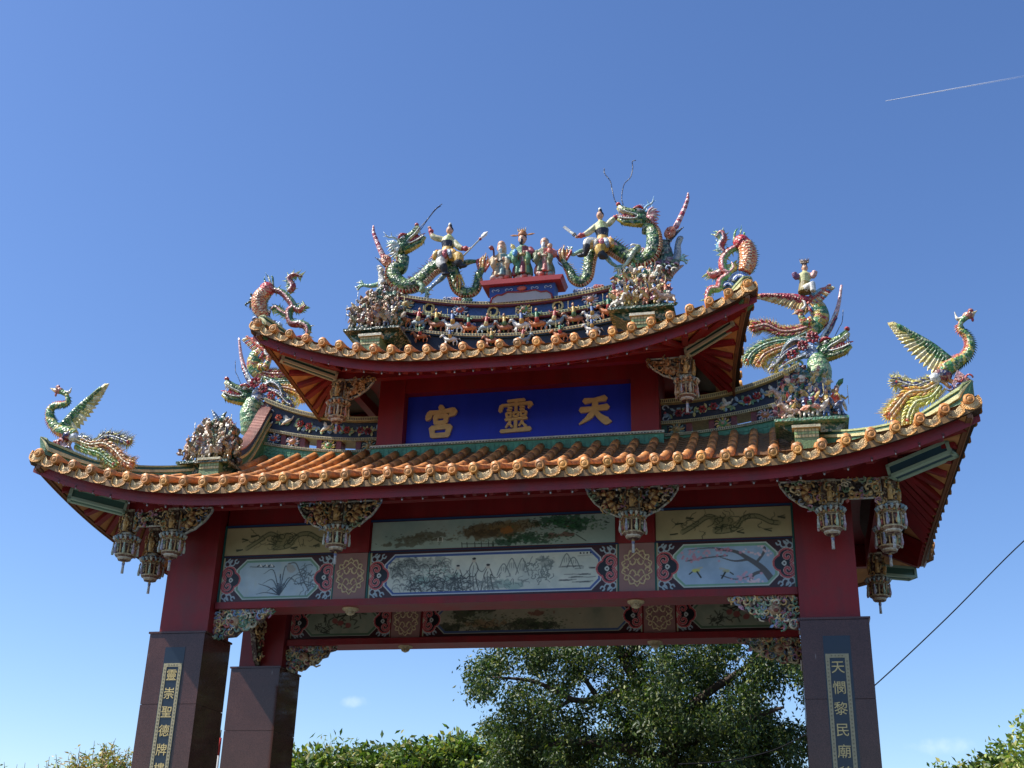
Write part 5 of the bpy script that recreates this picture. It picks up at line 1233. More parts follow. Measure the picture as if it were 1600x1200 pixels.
def dragon_left():
    F = pxm(530, 280, 4.287); t = thing('dragon_statue', F(700, 830), 'green ceramic dragon on the left of the top ridge, head turned up to the right', 'dragon statue', 'dragons on the top ridge')
    path = catmull([F(430,520),F(425,570),F(410,600,-.02),F(375,600,-.05),F(365,650,-.06),F(420,710,-.06),F(490,715,-.04),F(560,670),F(620,610),F(690,575),F(745,590,.03),F(775,660,.03),F(795,730,.02),F(850,765),F(910,745,-.02),F(930,690,-.03),F(935,640,-.02),F(965,600)], 5)
    r = [.11,.11,.12,.13,.14,.145,.145,.145,.14,.135,.125,.115,.105,.10,.09,.08,.07,.05]
    m = MB(); m.tube(path, r, 14, body_col(SCALE_G, C('c8503c'), C('ecd8b0'), .0, .0, 70), side=(0,1,0)); m.build('body', SHARD, t)
    b = MB(); n = len(path)
    for i in range(1, int(n*.9)):
        T = (path[min(i+1, n-1)]-path[i-1]).normalized(); N = Vector((T.z, 0, -T.x)); ri = lerpl(r, i/(n-1))
        for k in (0, 1):
            q = path[i].lerp(path[min(i+1, n-1)], k*.5)+N*ri*.86
            b.ell(q+Vector((0,-ri*.25,0)), (ri*.30, ri*.62, ri*.13), C('b8402e') if k else C('e8cf9c'), 7, 4, Matrix.Rotation(-math.atan2(T.z, T.x), 3, 'Y') @ Matrix.Rotation(R(90), 3, 'Y'))
    b.build('belly_plates', SHARD, t, kind='stuff')
    s = MB(); spikes(s, path, .12, .016, C('e0d494'), C('d8606c'), n=34, t0=.36, t1=.60, off=lambda q: lerpl(r, q)*.95, sgn=1); spikes(s, path, .06, .013, C('e8d880'), C('d8b060'), n=24, t0=.60, t1=.97, off=lambda q: lerpl(r, q)*.95, sgn=1)
    s.build('dorsal_spines', SHARD, t, kind='stuff')
    dragon_head(t, hdM(F(415,475,-.04), .62, 1, .15), .60, mane=(C('d8e4dc'), C('a8c8b8'), C('e8e0d0')), horn=C('c0d8e0'))
    fl = MB(); flame(fl, F(955,620), F(985,485), .10, [C('c8404c'), C('e89a50'), C('d8606a'), C('f0c470'), C('b83a5a')], 8); fl.build('tail_flame', SHARD, t)
    claw_leg(t, [F(520,690,-.1),F(560,720,-.16),F(545,750,-.14),F(570,740,-.12)], [.06,.045,.035,.03], (.9,0,-.3), C('9ac0a0'))
    claw_leg(t, [F(730,600,.0),F(690,660,-.1),F(640,700,-.12),F(600,740,-.1)], [.06,.05,.035,.03], (-.7,0,-.6), C('6f93b8'))
    claw_leg(t, [F(800,590,.02),F(850,560,.02),F(910,550,.02),F(950,552,.02)], [.05,.06,.035,.025], (.6,0,.3), C('3f7a54'))
    claw_leg(t, [F(340,640,.1),F(270,700,.1),F(210,715,.1),F(165,710,.08)], [.06,.05,.04,.03], (-1,0,.3), C('7fb094'))
    fm = MB(); flame(fm, F(800,640,-.12), F(800,765,-.1), .07, [C('e8c050'), C('d87a3c'), C('e8d880')], 6); fm.build('leg_flame', SHARD, t)
    wire(t, [F(530,335,-.1),F(590,270,-.1),F(640,205,-.1),F(690,165,-.1)]); wire(t, [F(545,340,.0),F(600,260,0),F(650,200,0),F(680,180,0)], .009)
    return t
dragon_left()
# people -------------------------------------------------------------
def face(m, c, s, turn, hair=BLACK, beard=None, up=Vector((0,0,1))):
    """head centred at c, s = head height, turn = yaw of the gaze (0 looks to -y)"""
    fw = Vector((math.sin(turn), -math.cos(turn), 0)); sd = Vector((math.cos(turn), math.sin(turn), 0)); c = Vector(c)
    m.ell(c, (s*.36, s*.40, s*.48), SKIN, 12, 10, Matrix.Rotation(turn, 3, 'Z'))
    m.ell(c-fw*s*.08+Vector((0,0,s*.14)), (s*.40, s*.41, s*.40), hair, 12, 9, Matrix.Rotation(turn, 3, 'Z'))
    m.ell(c+fw*s*.12-Vector((0,0,s*.04)), (s*.31, s*.30, s*.36), SKIN, 12, 9, Matrix.Rotation(turn, 3, 'Z'))
    m.ell(c+fw*s*.42-Vector((0,0,s*.04)), (s*.05, s*.06, s*.10), SKIN, 6, 5)
    for k in (-1, 1):
        m.ell(c+fw*s*.36+sd*k*s*.14+Vector((0,0,s*.03)), s*.045, C('2a2020'), 6, 4); m.ell(c+sd*k*s*.37-Vector((0,0,s*.03)), (s*.05, s*.07, s*.10), SKIN, 6, 5)
    m.ell(c+fw*s*.36-Vector((0,0,s*.22)), (s*.10, s*.05, s*.03), C('a83a38'), 6, 4)
    if beard:
        m.tube([c+fw*s*.34-Vector((0,0,s*.22)), c+fw*s*.44-Vector((0,0,s*.6)), c+fw*s*.40-Vector((0,0,s*1.05))], [s*.16, s*.17, s*.03], 7, beard)
def hand(m, p, d, s):
    """fist with fingers closed round whatever runs through p"""
    p, d = Vector(p), Vector(d).normalized(); m.ell(p, (s*.5, s*.42, s*.5), SKIN, 8, 6)
    a = d.cross(Vector((0,1,0))); a = a.normalized() if a.length > .1 else Vector((1,0,0))
    for k in range(4): q = p+a*(k-1.5)*s*.24; m.tube([q+d*s*.2, q+d*s*.5-Vector((0,s*.2,0)), q+d*s*.25-Vector((0,s*.5,0))], s*.13, 5, SKIN)
    m.tube([p-a*s*.4, p-a*s*.5-Vector((0,s*.35,0))], s*.12, 5, SKIN)
def warrior(F, pts, label, flip, arm_wpn, weapon):
    t = thing('warrior_statue', F(*pts['hip']), label, 'warrior statue', 'warriors riding the ridge dragons')
    hip, chest, neck, head = (F(*pts[k]) for k in ('hip', 'chest', 'neck', 'head')); m = MB(); cream, gold = C('d8d0b0'), C('c8b468')
    def torso(q, a):
        if q < .22: return C('d8a850')
        if q < .42: return C('22283a')
        return C('cfc68c') if int(a*8+q*9) % 3 else C('9fae78')
    m.tube([hip, hip.lerp(chest, .5), chest, neck-Vector((0,0,.03)), neck+Vector((0,0,.03))], [.13,.10,.125,.10,.04], 12, torso)
    m.tube([neck-Vector((0,0,.02)), head], .037, 8, SKIN)
    face(m, head, .17, pts.get('turn', -.2))
    m.ell(head+Vector((0,.01,.10)), (.045,.045,.04), BLACK, 8, 6); m.ell(head+Vector((0,.01,.135)), (.035,.035,.04), C('d8d8d0'), 8, 6)
    for k in range(12):                                       # pleats and trim of the tunic
        a = 2*math.pi*k/12; m.tube([chest+Vector((.10*math.cos(a),.09*math.sin(a),.03)), hip.lerp(chest,.45)+Vector((.095*math.cos(a),.09*math.sin(a),0))], .012, 5, [C('8a9a60'), C('e8e0b8'), C('b8a050')][k % 3])
        m.tube([hip.lerp(chest,.2)+Vector((.11*math.cos(a),.10*math.sin(a),0)), hip+Vector((.15*math.cos(a),.14*math.sin(a),-.10))], [.016,.03], 5, [C('d8a040'), C('e8dcc0'), C('b86a40'), C('6a7a90')][k % 4])
    for key, c1 in (('armL', cream), ('armR', cream)):
        s_, e_, h_ = (F(*p) for p in pts[key]); m.tube(catmull([s_, e_, h_], 4), [.058,.062,.058,.040,.032], 8, lambda q, a: C('9c3a3c') if q > .66 else (cream if int(q*12+a*6) % 2 else C('b8b888')))
        m.tube([e_.lerp(h_, .55), e_.lerp(h_, .75)], [.055, .05], 8, C('b8484a')); hand(m, h_, (h_-e_), .065)
    for key, cc in (('legL', C('e0dcd0')), ('legR', C('c8a048'))):
        P = [F(*p) for p in pts[key]]; m.tube(catmull(P, 4), [.10,.095,.075,.05,.045], 8, lambda q, a: cc if q < .45 else (C('22242c') if q < .85 else C('c8a048')))
        f = P[-1]; m.ell(f+Vector((flip*.05,-.02,-.02)), (.09,.045,.04), C('22242c'), 8, 5)
    r = fuse(m, .013); r.build('body', GLAZE, t)
    k = MB()                                                 # skirt panels over the thighs
    for i, c in enumerate((C('e0b050'), C('e8e0d0'), C('c85a6a'), C('8fa8c0'), C('d8a040'))):
        a = -1.0+i*.5; k.tube(catmull([hip+Vector((.10*math.sin(a),-.08,.02)), hip+Vector((.20*math.sin(a),-.16,-.06)), hip+Vector((.24*math.sin(a),-.15,-.17))], 3), [.05,.06,.03], 6, c)
    for i in range(5): k.leaf(hip+Vector((-.1*flip,-.14,-.02)), hip+Vector((-(.18+.03*i)*flip,-.17,.03-.05*i)), .05, C('d89098'))
    k.build('skirt', SHARD, t)
    w_ = MB(); a, b = (F(*p) for p in weapon[0]); d = (b-a).normalized(); w_.tube([a, b], .013, 6, C('b8b8a8'))
    if weapon[1] == 'spear': w_.ell(b, (.03,.03,.03), C('9c3a3c'), 6, 5); w_.leaf(b+d*.02, b+d*.2, .10, C('e8e4dc')); w_.cone(b, b+d*.2, .025, C('e8e4dc'))
    else: w_.bar(b-d*.10, b+d*.16, .05, .012, C('d8d8d4'), up=(0,1,0)); w_.bar(b-d*.12, b-d*.08, .07, .03, C('4a4a50'), up=(0,1,0))
    w_.build('weapon', GLAZE, t); return t
Fr = pxm(860, 300, 6.957)
warrior(Fr, dict(hip=(570,560,-.14), chest=(560,420,-.14), neck=(545,330,-.14), head=(538,258,-.15), turn=-.35,
    armL=[(500,370,-.15),(400,450,-.2),(290,487,-.2)], armR=[(620,360,-.13),(680,300,-.13),(720,265,-.12)],
    legL=[(530,570,-.2),(420,545,-.28),(395,600,-.3),(380,670,-.28),(370,680,-.27)], legR=[(600,590,-.2),(530,620,-.28),(560,680,-.3),(600,700,-.28),(610,705,-.27)]),
    'topknotted warrior in cream robe on the right dragon, arm stretched left with a blade', -1, None, ([(290,487,-.22),(215,430,-.22)], 'blade'))
Fl = pxm(530, 280, 4.287)
warrior(Fl, dict(hip=(725,505,-.14), chest=(728,425,-.14), neck=(738,385,-.14), head=(740,345,-.15), turn=-.1,
    armL=[(695,405,-.15),(630,385,-.18),(607,330,-.18)], armR=[(770,420,-.15),(810,460,-.18),(870,468,-.2)],
    legL=[(700,520,-.2),(680,560,-.28),(700,590,-.3),(705,625,-.28),(700,632,-.27)], legR=[(750,515,-.2),(800,520,-.28),(800,560,-.3),(805,575,-.28),(812,580,-.27)]),
    'topknotted warrior on the left dragon, one arm raised, spear pointing up to the right', 1, None, ([(825,520,-.22),(945,400,-.22)], 'spear'))
# the three old gods on the red pedestal
def robed(F, label, x, foot, headz, robe, robe2, sash, hair, beard, kind):
    t = thing('deity_statue', F(x, foot, -.02), label, 'deity statue', 'three deities on the red pedestal')
    b = F(x, foot, -.02); h = F(x, headz, -.02); H = (h.z-b.z); m = MB()
    def cf(q, a):
        if .2 < a < .32 or .68 < a < .8: return sash
        return robe if int(q*7+a*9) % 3 else robe2
    m.tube([b+Vector((0,0,.10)), b+Vector((0,0,H*.3)), b+Vector((0,0,H*.55)), b+Vector((0,0,H*.76)), b+Vector((0,0,H*.84))], [.15,.125,.115,.13,.05], 14, cf)
    for k in range(9):                                        # heavy folds at the hem
        a = 2*math.pi*k/9; m.tube([b+Vector((.10*math.cos(a),.08*math.sin(a),H*.5)), b+Vector((.145*math.cos(a),.12*math.sin(a),H*.25)), b+Vector((.16*math.cos(a),.13*math.sin(a),.08))], [.02,.045,.04], 6, robe2 if k % 2 else robe)
    for k in range(15):                                       # narrow pleats down the robe
        a = 2*math.pi*k/15+.2; cc = [mix(robe, BLACK, .45), mix(robe2, WHITE, .35), sash, mix(robe, WHITE, .3), mix(sash, BLACK, .4)][k % 5]
        m.tube([b+Vector((.118*math.cos(a),.10*math.sin(a),H*.62)), b+Vector((.128*math.cos(a+.1),.11*math.sin(a+.1),H*.4)), b+Vector((.15*math.cos(a+.05),.125*math.sin(a+.05),H*.12))], [.012,.02,.024], 5, cc)
    m.lathe([(.128,H*.53),(.14,H*.55),(.128,H*.585)], mix(sash, BLACK, .5), 12, b.x, b.y); m.v = [v if i_ < len(m.v)-36 else (v[0], v[1], v[2]+b.z) for i_, v in enumerate(m.v)]
    for k in (-1, 1):
        m.tube(catmull([b+Vector((k*.12,-.02,H*.74)), b+Vector((k*.175,-.06,H*.6)), b+Vector((k*.09,-.15,H*.55))], 4), [.06,.07,.06], 8, robe2 if k > 0 else robe)
        m.tube(catmull([b+Vector((k*.11,-.14,H*.56)), b+Vector((k*.13,-.14,H*.42)), b+Vector((k*.12,-.12,H*.3))], 3), [.05,.055,.02], 7, robe)
        hand(m, b+Vector((k*.07,-.17,H*.56)), (-k,-.2,0), .055)
    hs = .20 if kind != 'bald' else .22
    face(m, h, hs, -.1+.05*rnd.random(), hair, beard)
    if kind == 'bald': m.ell(h+Vector((0,-.01,.07)), (.075,.08,.08), SKIN, 10, 8); m.tube([h+Vector((0,.03,.09)), h+Vector((0,.08,-.02)), h+Vector((0,.09,-.2))], [.08,.08,.04], 8, C('c8c0b0'))
    r = fuse(m, .013); r.build('body', GLAZE, t)
    if kind == 'hat':
        k = MB(); k.lathe([(.075,0),(.085,.03),(.07,.08),(.045,.11),(.02,.14),(.001,.145)], C('b8743c'), 10, h.x, h.y); k.v = [(a, b_, c+h.z+.06) for a, b_, c in k.v]
        for q in (-1, 1): k.leaf(h+Vector((q*.07,0,.085)), h+Vector((q*.235,0,.10)), .045, C('b87a48')); 
        for q in range(5): k.cone(h+Vector((-.06+.03*q,-.05,.14)), h+Vector((-.08+.04*q,-.07,.21)), .015, C('d8b060'), 4)
        k.build('hat', GLAZE, t)
    if kind == 'bald':
        k = MB(); s0 = F(x-85, foot-20, -.1); k.tube(catmull([s0, s0+Vector((.0,-.02,H*.5)), s0+Vector((-.01,-.02,H*.85)), s0+Vector((-.05,-.02,H*.98)), s0+Vector((-.10,-.02,H*.95))], 4), [.015,.016,.018,.03,.02], 6, C('6a2a2c')); k.ell(s0+Vector((-.05,-.04,H*.93)), .04, C('a84a40'), 7, 5); k.build('staff', GLAZE, t)
    if kind == 'child':
        k = MB(); k.ell(b+Vector((.12,-.15,H*.62)), (.06,.05,.08), C('c86a5a'), 8, 6); k.ell(b+Vector((.12,-.16,H*.76)), .05, SKIN, 8, 6); k.ell(b+Vector((.12,-.15,H*.80)), (.045,.045,.03), BLACK, 7, 5); k.build('child', GLAZE, t)
        k = MB(); flame(k, b+Vector((-.16,-.1,H*.4)), b+Vector((-.2,-.1,H*.75)), .05, [C('6a5a4c'), C('4a5a4c')], 4); k.build('stag_head', GLAZE, t)
    if kind == 'hat': k = MB(); k.ell(b+Vector((-.10,-.2,H*.55)), (.05,.04,.08), C('4f9ad0'), 8, 6); k.leaf(b+Vector((-.10,-.2,H*.6)), b+Vector((-.18,-.2,H*.78)), .09, C('b8a860')); k.build('sceptre', GLAZE, t)
    k = MB()
    for i in range(10): a = rnd.uniform(-1, 1); k.ell(b+Vector((a*.15,-.10+.1*rnd.random(),.03+.04*rnd.random())), (.06,.05,.045), jit(rnd.choice([C('c8a090'), C('d8c8b8'), C('b86a5a'), C('8fa8a0')])), 7, 5)
    k.build('cloud_base', GLAZE, t)
F5 = pxm(760, 350, 6.67)
robed(F5, 'white haired old deity holding a dark red crooked staff, leftmost of the three', 158, 612, 258, C('c8b088'), C('7a9a98'), C('4a5a58'), C('d0ccc0'), C('dcd8cc'), 'bald')
robed(F5, 'deity in green and red robes wearing a wide winged hat, between the two others', 375, 590, 160, C('5f9068'), C('8a4048'), C('c8b060'), BLACK, C('1c1c20'), 'hat')
robed(F5, 'grey bearded deity holding a child in pink and green robes, rightmost of the three', 605, 565, 195, C('6f7a58'), C('c87a70'), C('d8d0b0'), C('7a8898'), C('d8d8d4'), 'child')

# phoenixes ----------------------------------------------------------
def feather_wing(parent, root, tip, w_, n, c_in, c_out, curl=1, thick=.02, down=(0,0,-1)):
    """raised wing: overlapping long feathers hanging from a curved leading arm"""
    root, tip = Vector(root), Vector(tip); d = tip-root; dn = Vector(down).normalized(); m = MB()
    arm = catmull([root, root+d*.35-dn*w_*.12*curl, root+d*.75-dn*w_*.10*curl, tip], 5)
    m.tube(arm, [.06,.055,.04,.012], 8, c_in[0]); m.build('wing_arm', SHARD, parent)
    for k in range(n):
        t = k/(n-1); i = min(int(t*(len(arm)-1)), len(arm)-2); p = arm[i].lerp(arm[i+1], t*(len(arm)-1)-i)
        dr = (dn*(1-t*.75)+d.normalized()*(.35+.75*t)).normalized(); L = w_*(1-.45*t)
        f = MB(); nn = Vector((0,-1,0))
        f.leaf(p+Vector((0,-.006*(k % 3),0)), p+dr*L, .12, c_out[k % len(c_out)], cup=.25)
        f.leaf(p+Vector((0,-.02,0)), p+dr*L*.54, .10, c_in[k % len(c_in)], cup=.3); f.leaf(p+Vector((0,-.035,0)), p+dr*L*.38, .11, c_in[(k+1) % len(c_in)], cup=.35)
        f.build('wing_feather', SHARD, parent)
def plume(parent, P, w_, c, barb, rib=C('f0e8d0'), tip=None, n=60, name='tail_plume', bl=.09):
    P = catmull(P, 8); m = MB(); m.tube(P, lambda t: w_*(.45+.55*min(1, t*2.5)), 7, c, flat=.45, side=(0,1,0))
    m.tube([p+Vector((0,-w_*.5,0)) for p in P], lambda t: w_*.22, 5, rib)
    L = len(P)
    for k in range(n):
        t = k/(n-1); i = min(int(t*(L-1)), L-2); p = P[i].lerp(P[i+1], t*(L-1)-i); T = (P[min(i+1, L-1)]-P[max(i-1, 0)]).normalized(); N = Vector((-T.z,0,T.x))
        for s in (-1, 1):
            ln = bl*(.6+.6*rnd.random())*(.6+.6*t); m.cone(p+N*s*w_*.7, p+N*s*(w_+ln)+T*ln*.8, .011, jit(barb if k % 3 else mix(barb, c, .4), .15), 4)
    for k in range(int(n*.9)):                                # overlapping feather tongues down the plume
        t = k/(n*.9); i = min(int(t*(L-1)), L-2); p = P[i].lerp(P[i+1], t*(L-1)-i); T = (P[min(i+1, L-1)]-P[max(i-1, 0)]).normalized(); N = Vector((-T.z,0,T.x)); sd_ = (k % 3-1)*.7
        m.leaf(p+N*sd_*w_*.6+Vector((0,-w_*.42,0)), p+N*sd_*w_*1.3+T*.11+Vector((0,-w_*.5,0)), .045, jit(c if k % 2 else mix(c, barb, .55), .2), cup=.3)
    if tip:
        e = P[-1]; T = (P[-1]-P[-3]).normalized()
        for k in range(9):
            a = -1.3+k*.33; dv = T*math.cos(a)+Vector((-T.z,0,T.x))*math.sin(a); m.cone(e, e+dv*.13, .02, barb, 4)
        m.ell(e, (w_*.9,w_*.6,w_*.9), tip, 8, 6); m.ell(e+Vector((0,-w_*.5,0)), (w_*.4,w_*.3,w_*.4), C('c85a3c'), 6, 4)
    m.build(name, SHARD, parent)
def phoenix(F, label, sx, neck, r, head, beak, crest, wing, plumes, feet, bodyc, rock):
    t = thing('phoenix_statue', F(*feet), label, 'phoenix statue', 'phoenixes at the lower roof corners')
    P = catmull([F(*p) for p in neck], 6); m = MB(); n = len(P)
    def nc(q, a):
        if .55 < (a*1.0) < .95: return C('b8604a') if int(q*30) % 2 else C('c8a04c')
        return [C('6f9a4a'), C('2f6a44'), C('c8b848'), C('4a8a5a')][int(q*26+a*5) % 4]
    m.tube(P, r, 12, nc, side=(0,1,0)); fu = m
    hd = F(*head); m.tube([P[0]+(P[0]-P[3])*.3, P[0], hd], [.03,.042,.045], 8, C('5f9050')); m.ell(hd, (.08,.055,.055), C('c8806a'), 10, 8); fuse(m, .014).build('body', SHARD, t)
    h = MB(); bk = F(*beak); h.cone(hd+Vector((sx*.05,0,.01)), bk, .035, C('e0c890'), 6); h.cone(hd+Vector((sx*.05,0,-.02)), bk+Vector((-sx*.03,0,-.03)), .025, C('c8a050'), 5)
    h.ell(hd+Vector((sx*.02,-.055,.02)), .016, WHITE, 6, 4); h.ell(hd+Vector((sx*.022,-.067,.02)), .009, BLACK, 5, 4)
    h.ell(hd+Vector((sx*.04,0,.07)), (.04,.02,.035), C('b02a30'), 7, 5); h.ell(hd+Vector((sx*.05,0,-.065)), (.02,.02,.035), C('b02a30'), 6, 5)
    h.build('head', SHARD, t)
    c = MB(); cp = [F(*p) for p in crest]; c.tube(catmull(cp, 4), [.028,.025,.004], 6, C('e8e0cc')); c.build('crest', SHARD, t)
    s = MB()
    for k in range(34):                                       # ruff of short feathers down the front of the neck
        q = .08+.8*k/33; i = min(int(q*(n-1)), n-2); p = P[i]; T = (P[i+1]-P[max(i-1, 0)]).normalized(); N = Vector((-T.z,0,T.x)); rr = lerpl(r, q)
        for sg, c_ in ((1, C('4a6a50')), (-1, C('d86a50'))): s.cone(p+N*sg*rr*.8, p+N*sg*(rr+.035)+T*.03, .014, jit(c_, .2), 4)
    s.build('neck_ruff', SHARD, t, kind='stuff')
    feather_wing(t, F(*wing[0]), F(*wing[1]), wing[2], 22, [C('2f6a44'), C('5f9050'), C('3f7a4c')], [C('e0cc80'), C('ece2b0'), C('c4b868')], 1)
    for pl in plumes: plume(t, [F(*p) for p in pl[0]], *pl[1:])
    b = F(*bodyc); m = MB(); m.ell(b, (.13,.11,.10), lambda u, v: [C('8a3a44'), C('6a2a3a'), C('2c3468')][int(v*5+u*4) % 3], 10, 8); m.ell(b+Vector((-sx*.09,-.01,-.04)), (.09,.09,.08), C('d8dce0'), 8, 6)
    f = F(*feet)
    for k in (-1, 1): m.tube([b+Vector((k*.04,0,-.05)), b.lerp(f, .5)+Vector((k*.05,-.03,0)), f+Vector((k*.05,-.05,.02))], [.04,.03,.02], 6, C('c8884c'))
    m.build('legs', SHARD, t)
    k_ = MB(); f0, f1, f2 = [F(*p) for p in rock]
    k_.prism([(f0.x,f0.z),(f1.x,f1.z),(f2.x,f2.z)] if (f1.x-f0.x)*(f2.z-f0.z)-(f1.z-f0.z)*(f2.x-f0.x) < 0 else [(f2.x,f2.z),(f1.x,f1.z),(f0.x,f0.z)], f0.y-.08, f0.y+.12, C('c89a9c'))
    ce = (f0+f1+f2)/3
    for q, (c1, c2) in enumerate(((C('c04a40'), C('d8a0a0')), (C('2f4a94'), C('d0d4d8')))):
        for a0 in (0, math.pi): k_.tube([(ce.x+(q-.5)*-.14*sx+(.055*math.cos(a0+u)*(1-u/8)+.055*math.cos(a0)), f0.y-.09, ce.z+(q-.5)*-.12+.06*math.sin(a0+u)*(1-u/8)) for u in [i*.6 for i in range(9)]], .013, 5, c1, side=(0,1,0))
    k_.build('cloud_rock', SHARD, t); return t
YR = -.92
F6 = pxm(30, 580, 3.427)
phoenix(F6, 'green and gold phoenix facing left at the left corner of the lower roof', -1,
    [(255,125),(262,165),(235,180),(190,185),(165,215),(170,265),(205,310),(255,330),(300,345)], [.035,.042,.05,.055,.065,.075,.09,.11,.09], (215,105), (163,90), [(240,112),(268,112),(280,88)],
    [(230,295), (428,105), .36],
    [([(320,350),(400,385),(460,350),(520,355),(585,380)], .055, C('22305c'), C('c8c060'), C('b8c4d8'), C('b8504c'), 44),
     ([(310,370),(380,395),(460,390),(520,430),(560,480),(600,500)], .065, C('b86a3c'), C('d8a850'), C('e8d8b0'), C('c8703c'), 52),
     ([(305,390),(360,420),(430,440),(480,480),(510,500)], .065, C('5f8a4c'), C('c8b850'), C('8fb890'), C('6f9a4c'), 44)],
    (250,440), (270,345), [(165,405),(240,360),(300,470)])
F4 = pxm(1300, 460, 2.727)
phoenix(F4, 'sunlit yellow tailed phoenix facing right at the right corner of the lower roof', 1,
    [(550,115),(545,150),(575,175),(590,220),(570,265),(530,290),(490,315),(460,335)], [.035,.042,.05,.06,.07,.09,.11,.08], (580,90), (620,68), [(560,100),(535,105),(522,75)],
    [(500,280), (293,145), .36],
    [([(450,365),(400,375),(350,390),(290,375),(275,375)], .055, C('2c3a7a'), C('e8d858'), C('e8e8e0'), C('c86a50'), 44),
     ([(455,380),(400,410),(330,420),(280,470),(245,515)], .07, C('e09a50'), C('f0dc60'), C('f0d8b0'), C('d8803c'), 52),
     ([(465,390),(420,440),(360,460),(330,500),(320,540)], .07, C('c8c850'), C('f0e070'), C('d8e0a0'), C('d8c050'), 44)],
    (520,410), (470,345), [(490,450),(530,330),(600,380)])

# carp-dragons at the corners of the upper roof ------------------------
def carp(F, label, body, r, vines, fins, waves, foot):
    t = thing('carp_statue', F(*foot), label, 'carp statue', 'carp dragons at the upper roof corners')
    P = catmull([F(*p) for p in body], 7); m = MB()
    m.tube(P, r, 14, lambda q, a: C('c83a3c') if q > .82 else ([C('c8502e'), C('e8a860'), C('b8402c'), C('ecd09c')][(int(a*14)+int(q*30)) % 2+2*(int(a*14)*7 % 3 == 1)]), side=(0,1,0))
    e = P[-1]; m.ell(e, (r[-1]*1.2,)*3, C('c83a44'), 10, 8); m.build('body', SHARD, t)
    s = MB(); spikes(s, P, .05, .016, C('7fae6a'), C('3f7a54'), n=22, t0=.05, t1=.85, off=lambda q: lerpl(r, q)*.9, sgn=body[0][0] < body[1][0] and 1 or 1)
    spikes(s, P, .05, .016, C('7fae6a'), C('3f7a54'), n=22, t0=.05, t1=.85, off=lambda q: lerpl(r, q)*.9, sgn=-1); s.build('fin_edge', SHARD, t, kind='stuff')
    g = MB(); g.ell(e+Vector((.03,-r[-1],.0)), .02, WHITE, 6, 4); g.ell(e+Vector((.03,-r[-1]-.015,.0)), .012, BLACK, 5, 4); g.build('eye', SHARD, t)
    for vp, vr, c1, c2 in vines:
        Q = catmull([F(*p) for p in vp], 6); v = MB(); v.tube(Q, [x*1.45 for x in vr], 8, lambda q, a: c1 if a < .5 else c2, side=(0,1,0)); v.tube([p+Vector((0,-.05,0)) for p in Q], [x*.5 for x in vr], 5, C('d8a0a0'))
        for k in range(16):
            q = k/15; i = min(int(q*(len(Q)-1)), len(Q)-2); T = (Q[i+1]-Q[i]).normalized(); N = Vector((-T.z,0,T.x)); v.cone(Q[i]+N*.02, Q[i]+N*(.085+.04*(k % 2))+T*.04, .02, jit(C('c8d080')), 4); v.cone(Q[i]-N*.02, Q[i]-N*(.08+.03*(k % 2))+T*.04, .02, jit(C('8fb070')), 4)
        v.build('curling_fin', SHARD, t)
    for a, b, c in fins:
        f = MB(); flame(f, F(*a), F(*b), .07, [c, mix(c, WHITE, .4), mix(c, BLACK, .3)], 5); f.build('fin', SHARD, t)
    w_ = MB()
    for (x, y, s_) in waves:
        o = F(x, y, -.02)
        for k in range(4): w_.tube([(o.x+s_*(1-k*.22)*math.cos(u), o.y-.012*k, o.z+s_*(1-k*.22)*math.sin(u)) for u in [i*math.pi/8 for i in range(9)]], s_*.12, 6, [C('8fb4dc'), C('3f68b0'), C('dce4ec'), C('2f56a0')][k], side=(0,1,0))
    w_.build('wave_scroll', SHARD, t)
    w2 = MB(); 
    for (x, y, s_) in waves: o = F(x, y, .06); w2.ell(o, (s_,.06,s_*.7), C('4a78b8'), 10, 6)
    w2.build('wave', SHARD, t); return t
YR = 0.02
F7 = pxm(270, 400, 3.53)
carp(F7, 'red scaled carp dragon at the left corner of the upper roof', [(500,330),(480,290),(480,240),(505,205),(520,185)], [.09,.13,.14,.13,.11],
    [([(545,185),(600,200),(645,245),(665,280),(640,310),(655,370),(710,375),(745,400),(740,450)], [.035,.04,.045,.045,.045,.045,.05,.045,.02], C('4a7a50'), C('8a3038')),
     ([(640,200),(660,170),(640,130),(670,105),(715,115)], [.035,.045,.04,.03,.008], C('3a6a74'), C('9c3a38')),
     ([(665,280),(700,300),(735,270)], [.04,.04,.01], C('3a6a54'), C('b04448')), ([(640,330),(600,310),(570,285),(545,300)], [.035,.035,.035,.02], C('4a7a50'), C('8a8a40'))],
    [((545,180),(510,90), C('2f6a4a')), ((440,250),(425,300), C('3a5a4a')), ((440,240),(418,240), C('3a5a4a'))], [(510,370,.12), (575,390,.09), (455,350,.06)], (520,400))
F3 = pxm(1080, 330, 3.243)
carp(F3, 'sunlit orange carp dragon at the right corner of the upper roof', [(270,310),(285,270),(290,225),(275,180),(255,160)], [.10,.13,.14,.13,.11],
    [([(225,185),(185,210),(160,250),(165,300),(190,320),(150,350),(140,390),(95,400),(75,460)], [.035,.04,.045,.045,.045,.045,.045,.045,.02], C('6fae6a'), C('b84848')),
     ([(170,215),(145,180),(165,140),(150,110),(125,130)], [.035,.045,.04,.035,.01], C('7fb8d0'), C('b84a48')),
     ([(150,310),(110,325),(80,310)], [.04,.045,.01], C('c86060'), C('e0b8a8')), ([(190,320),(215,290),(205,265)], [.035,.04,.02], C('6f9a5a'), C('d8c860'))],
    [((225,160),(255,70), C('5f9a4a')), ((300,200),(318,230), C('7fb070'))], [(245,355,.16), (185,385,.10)], (200,420))
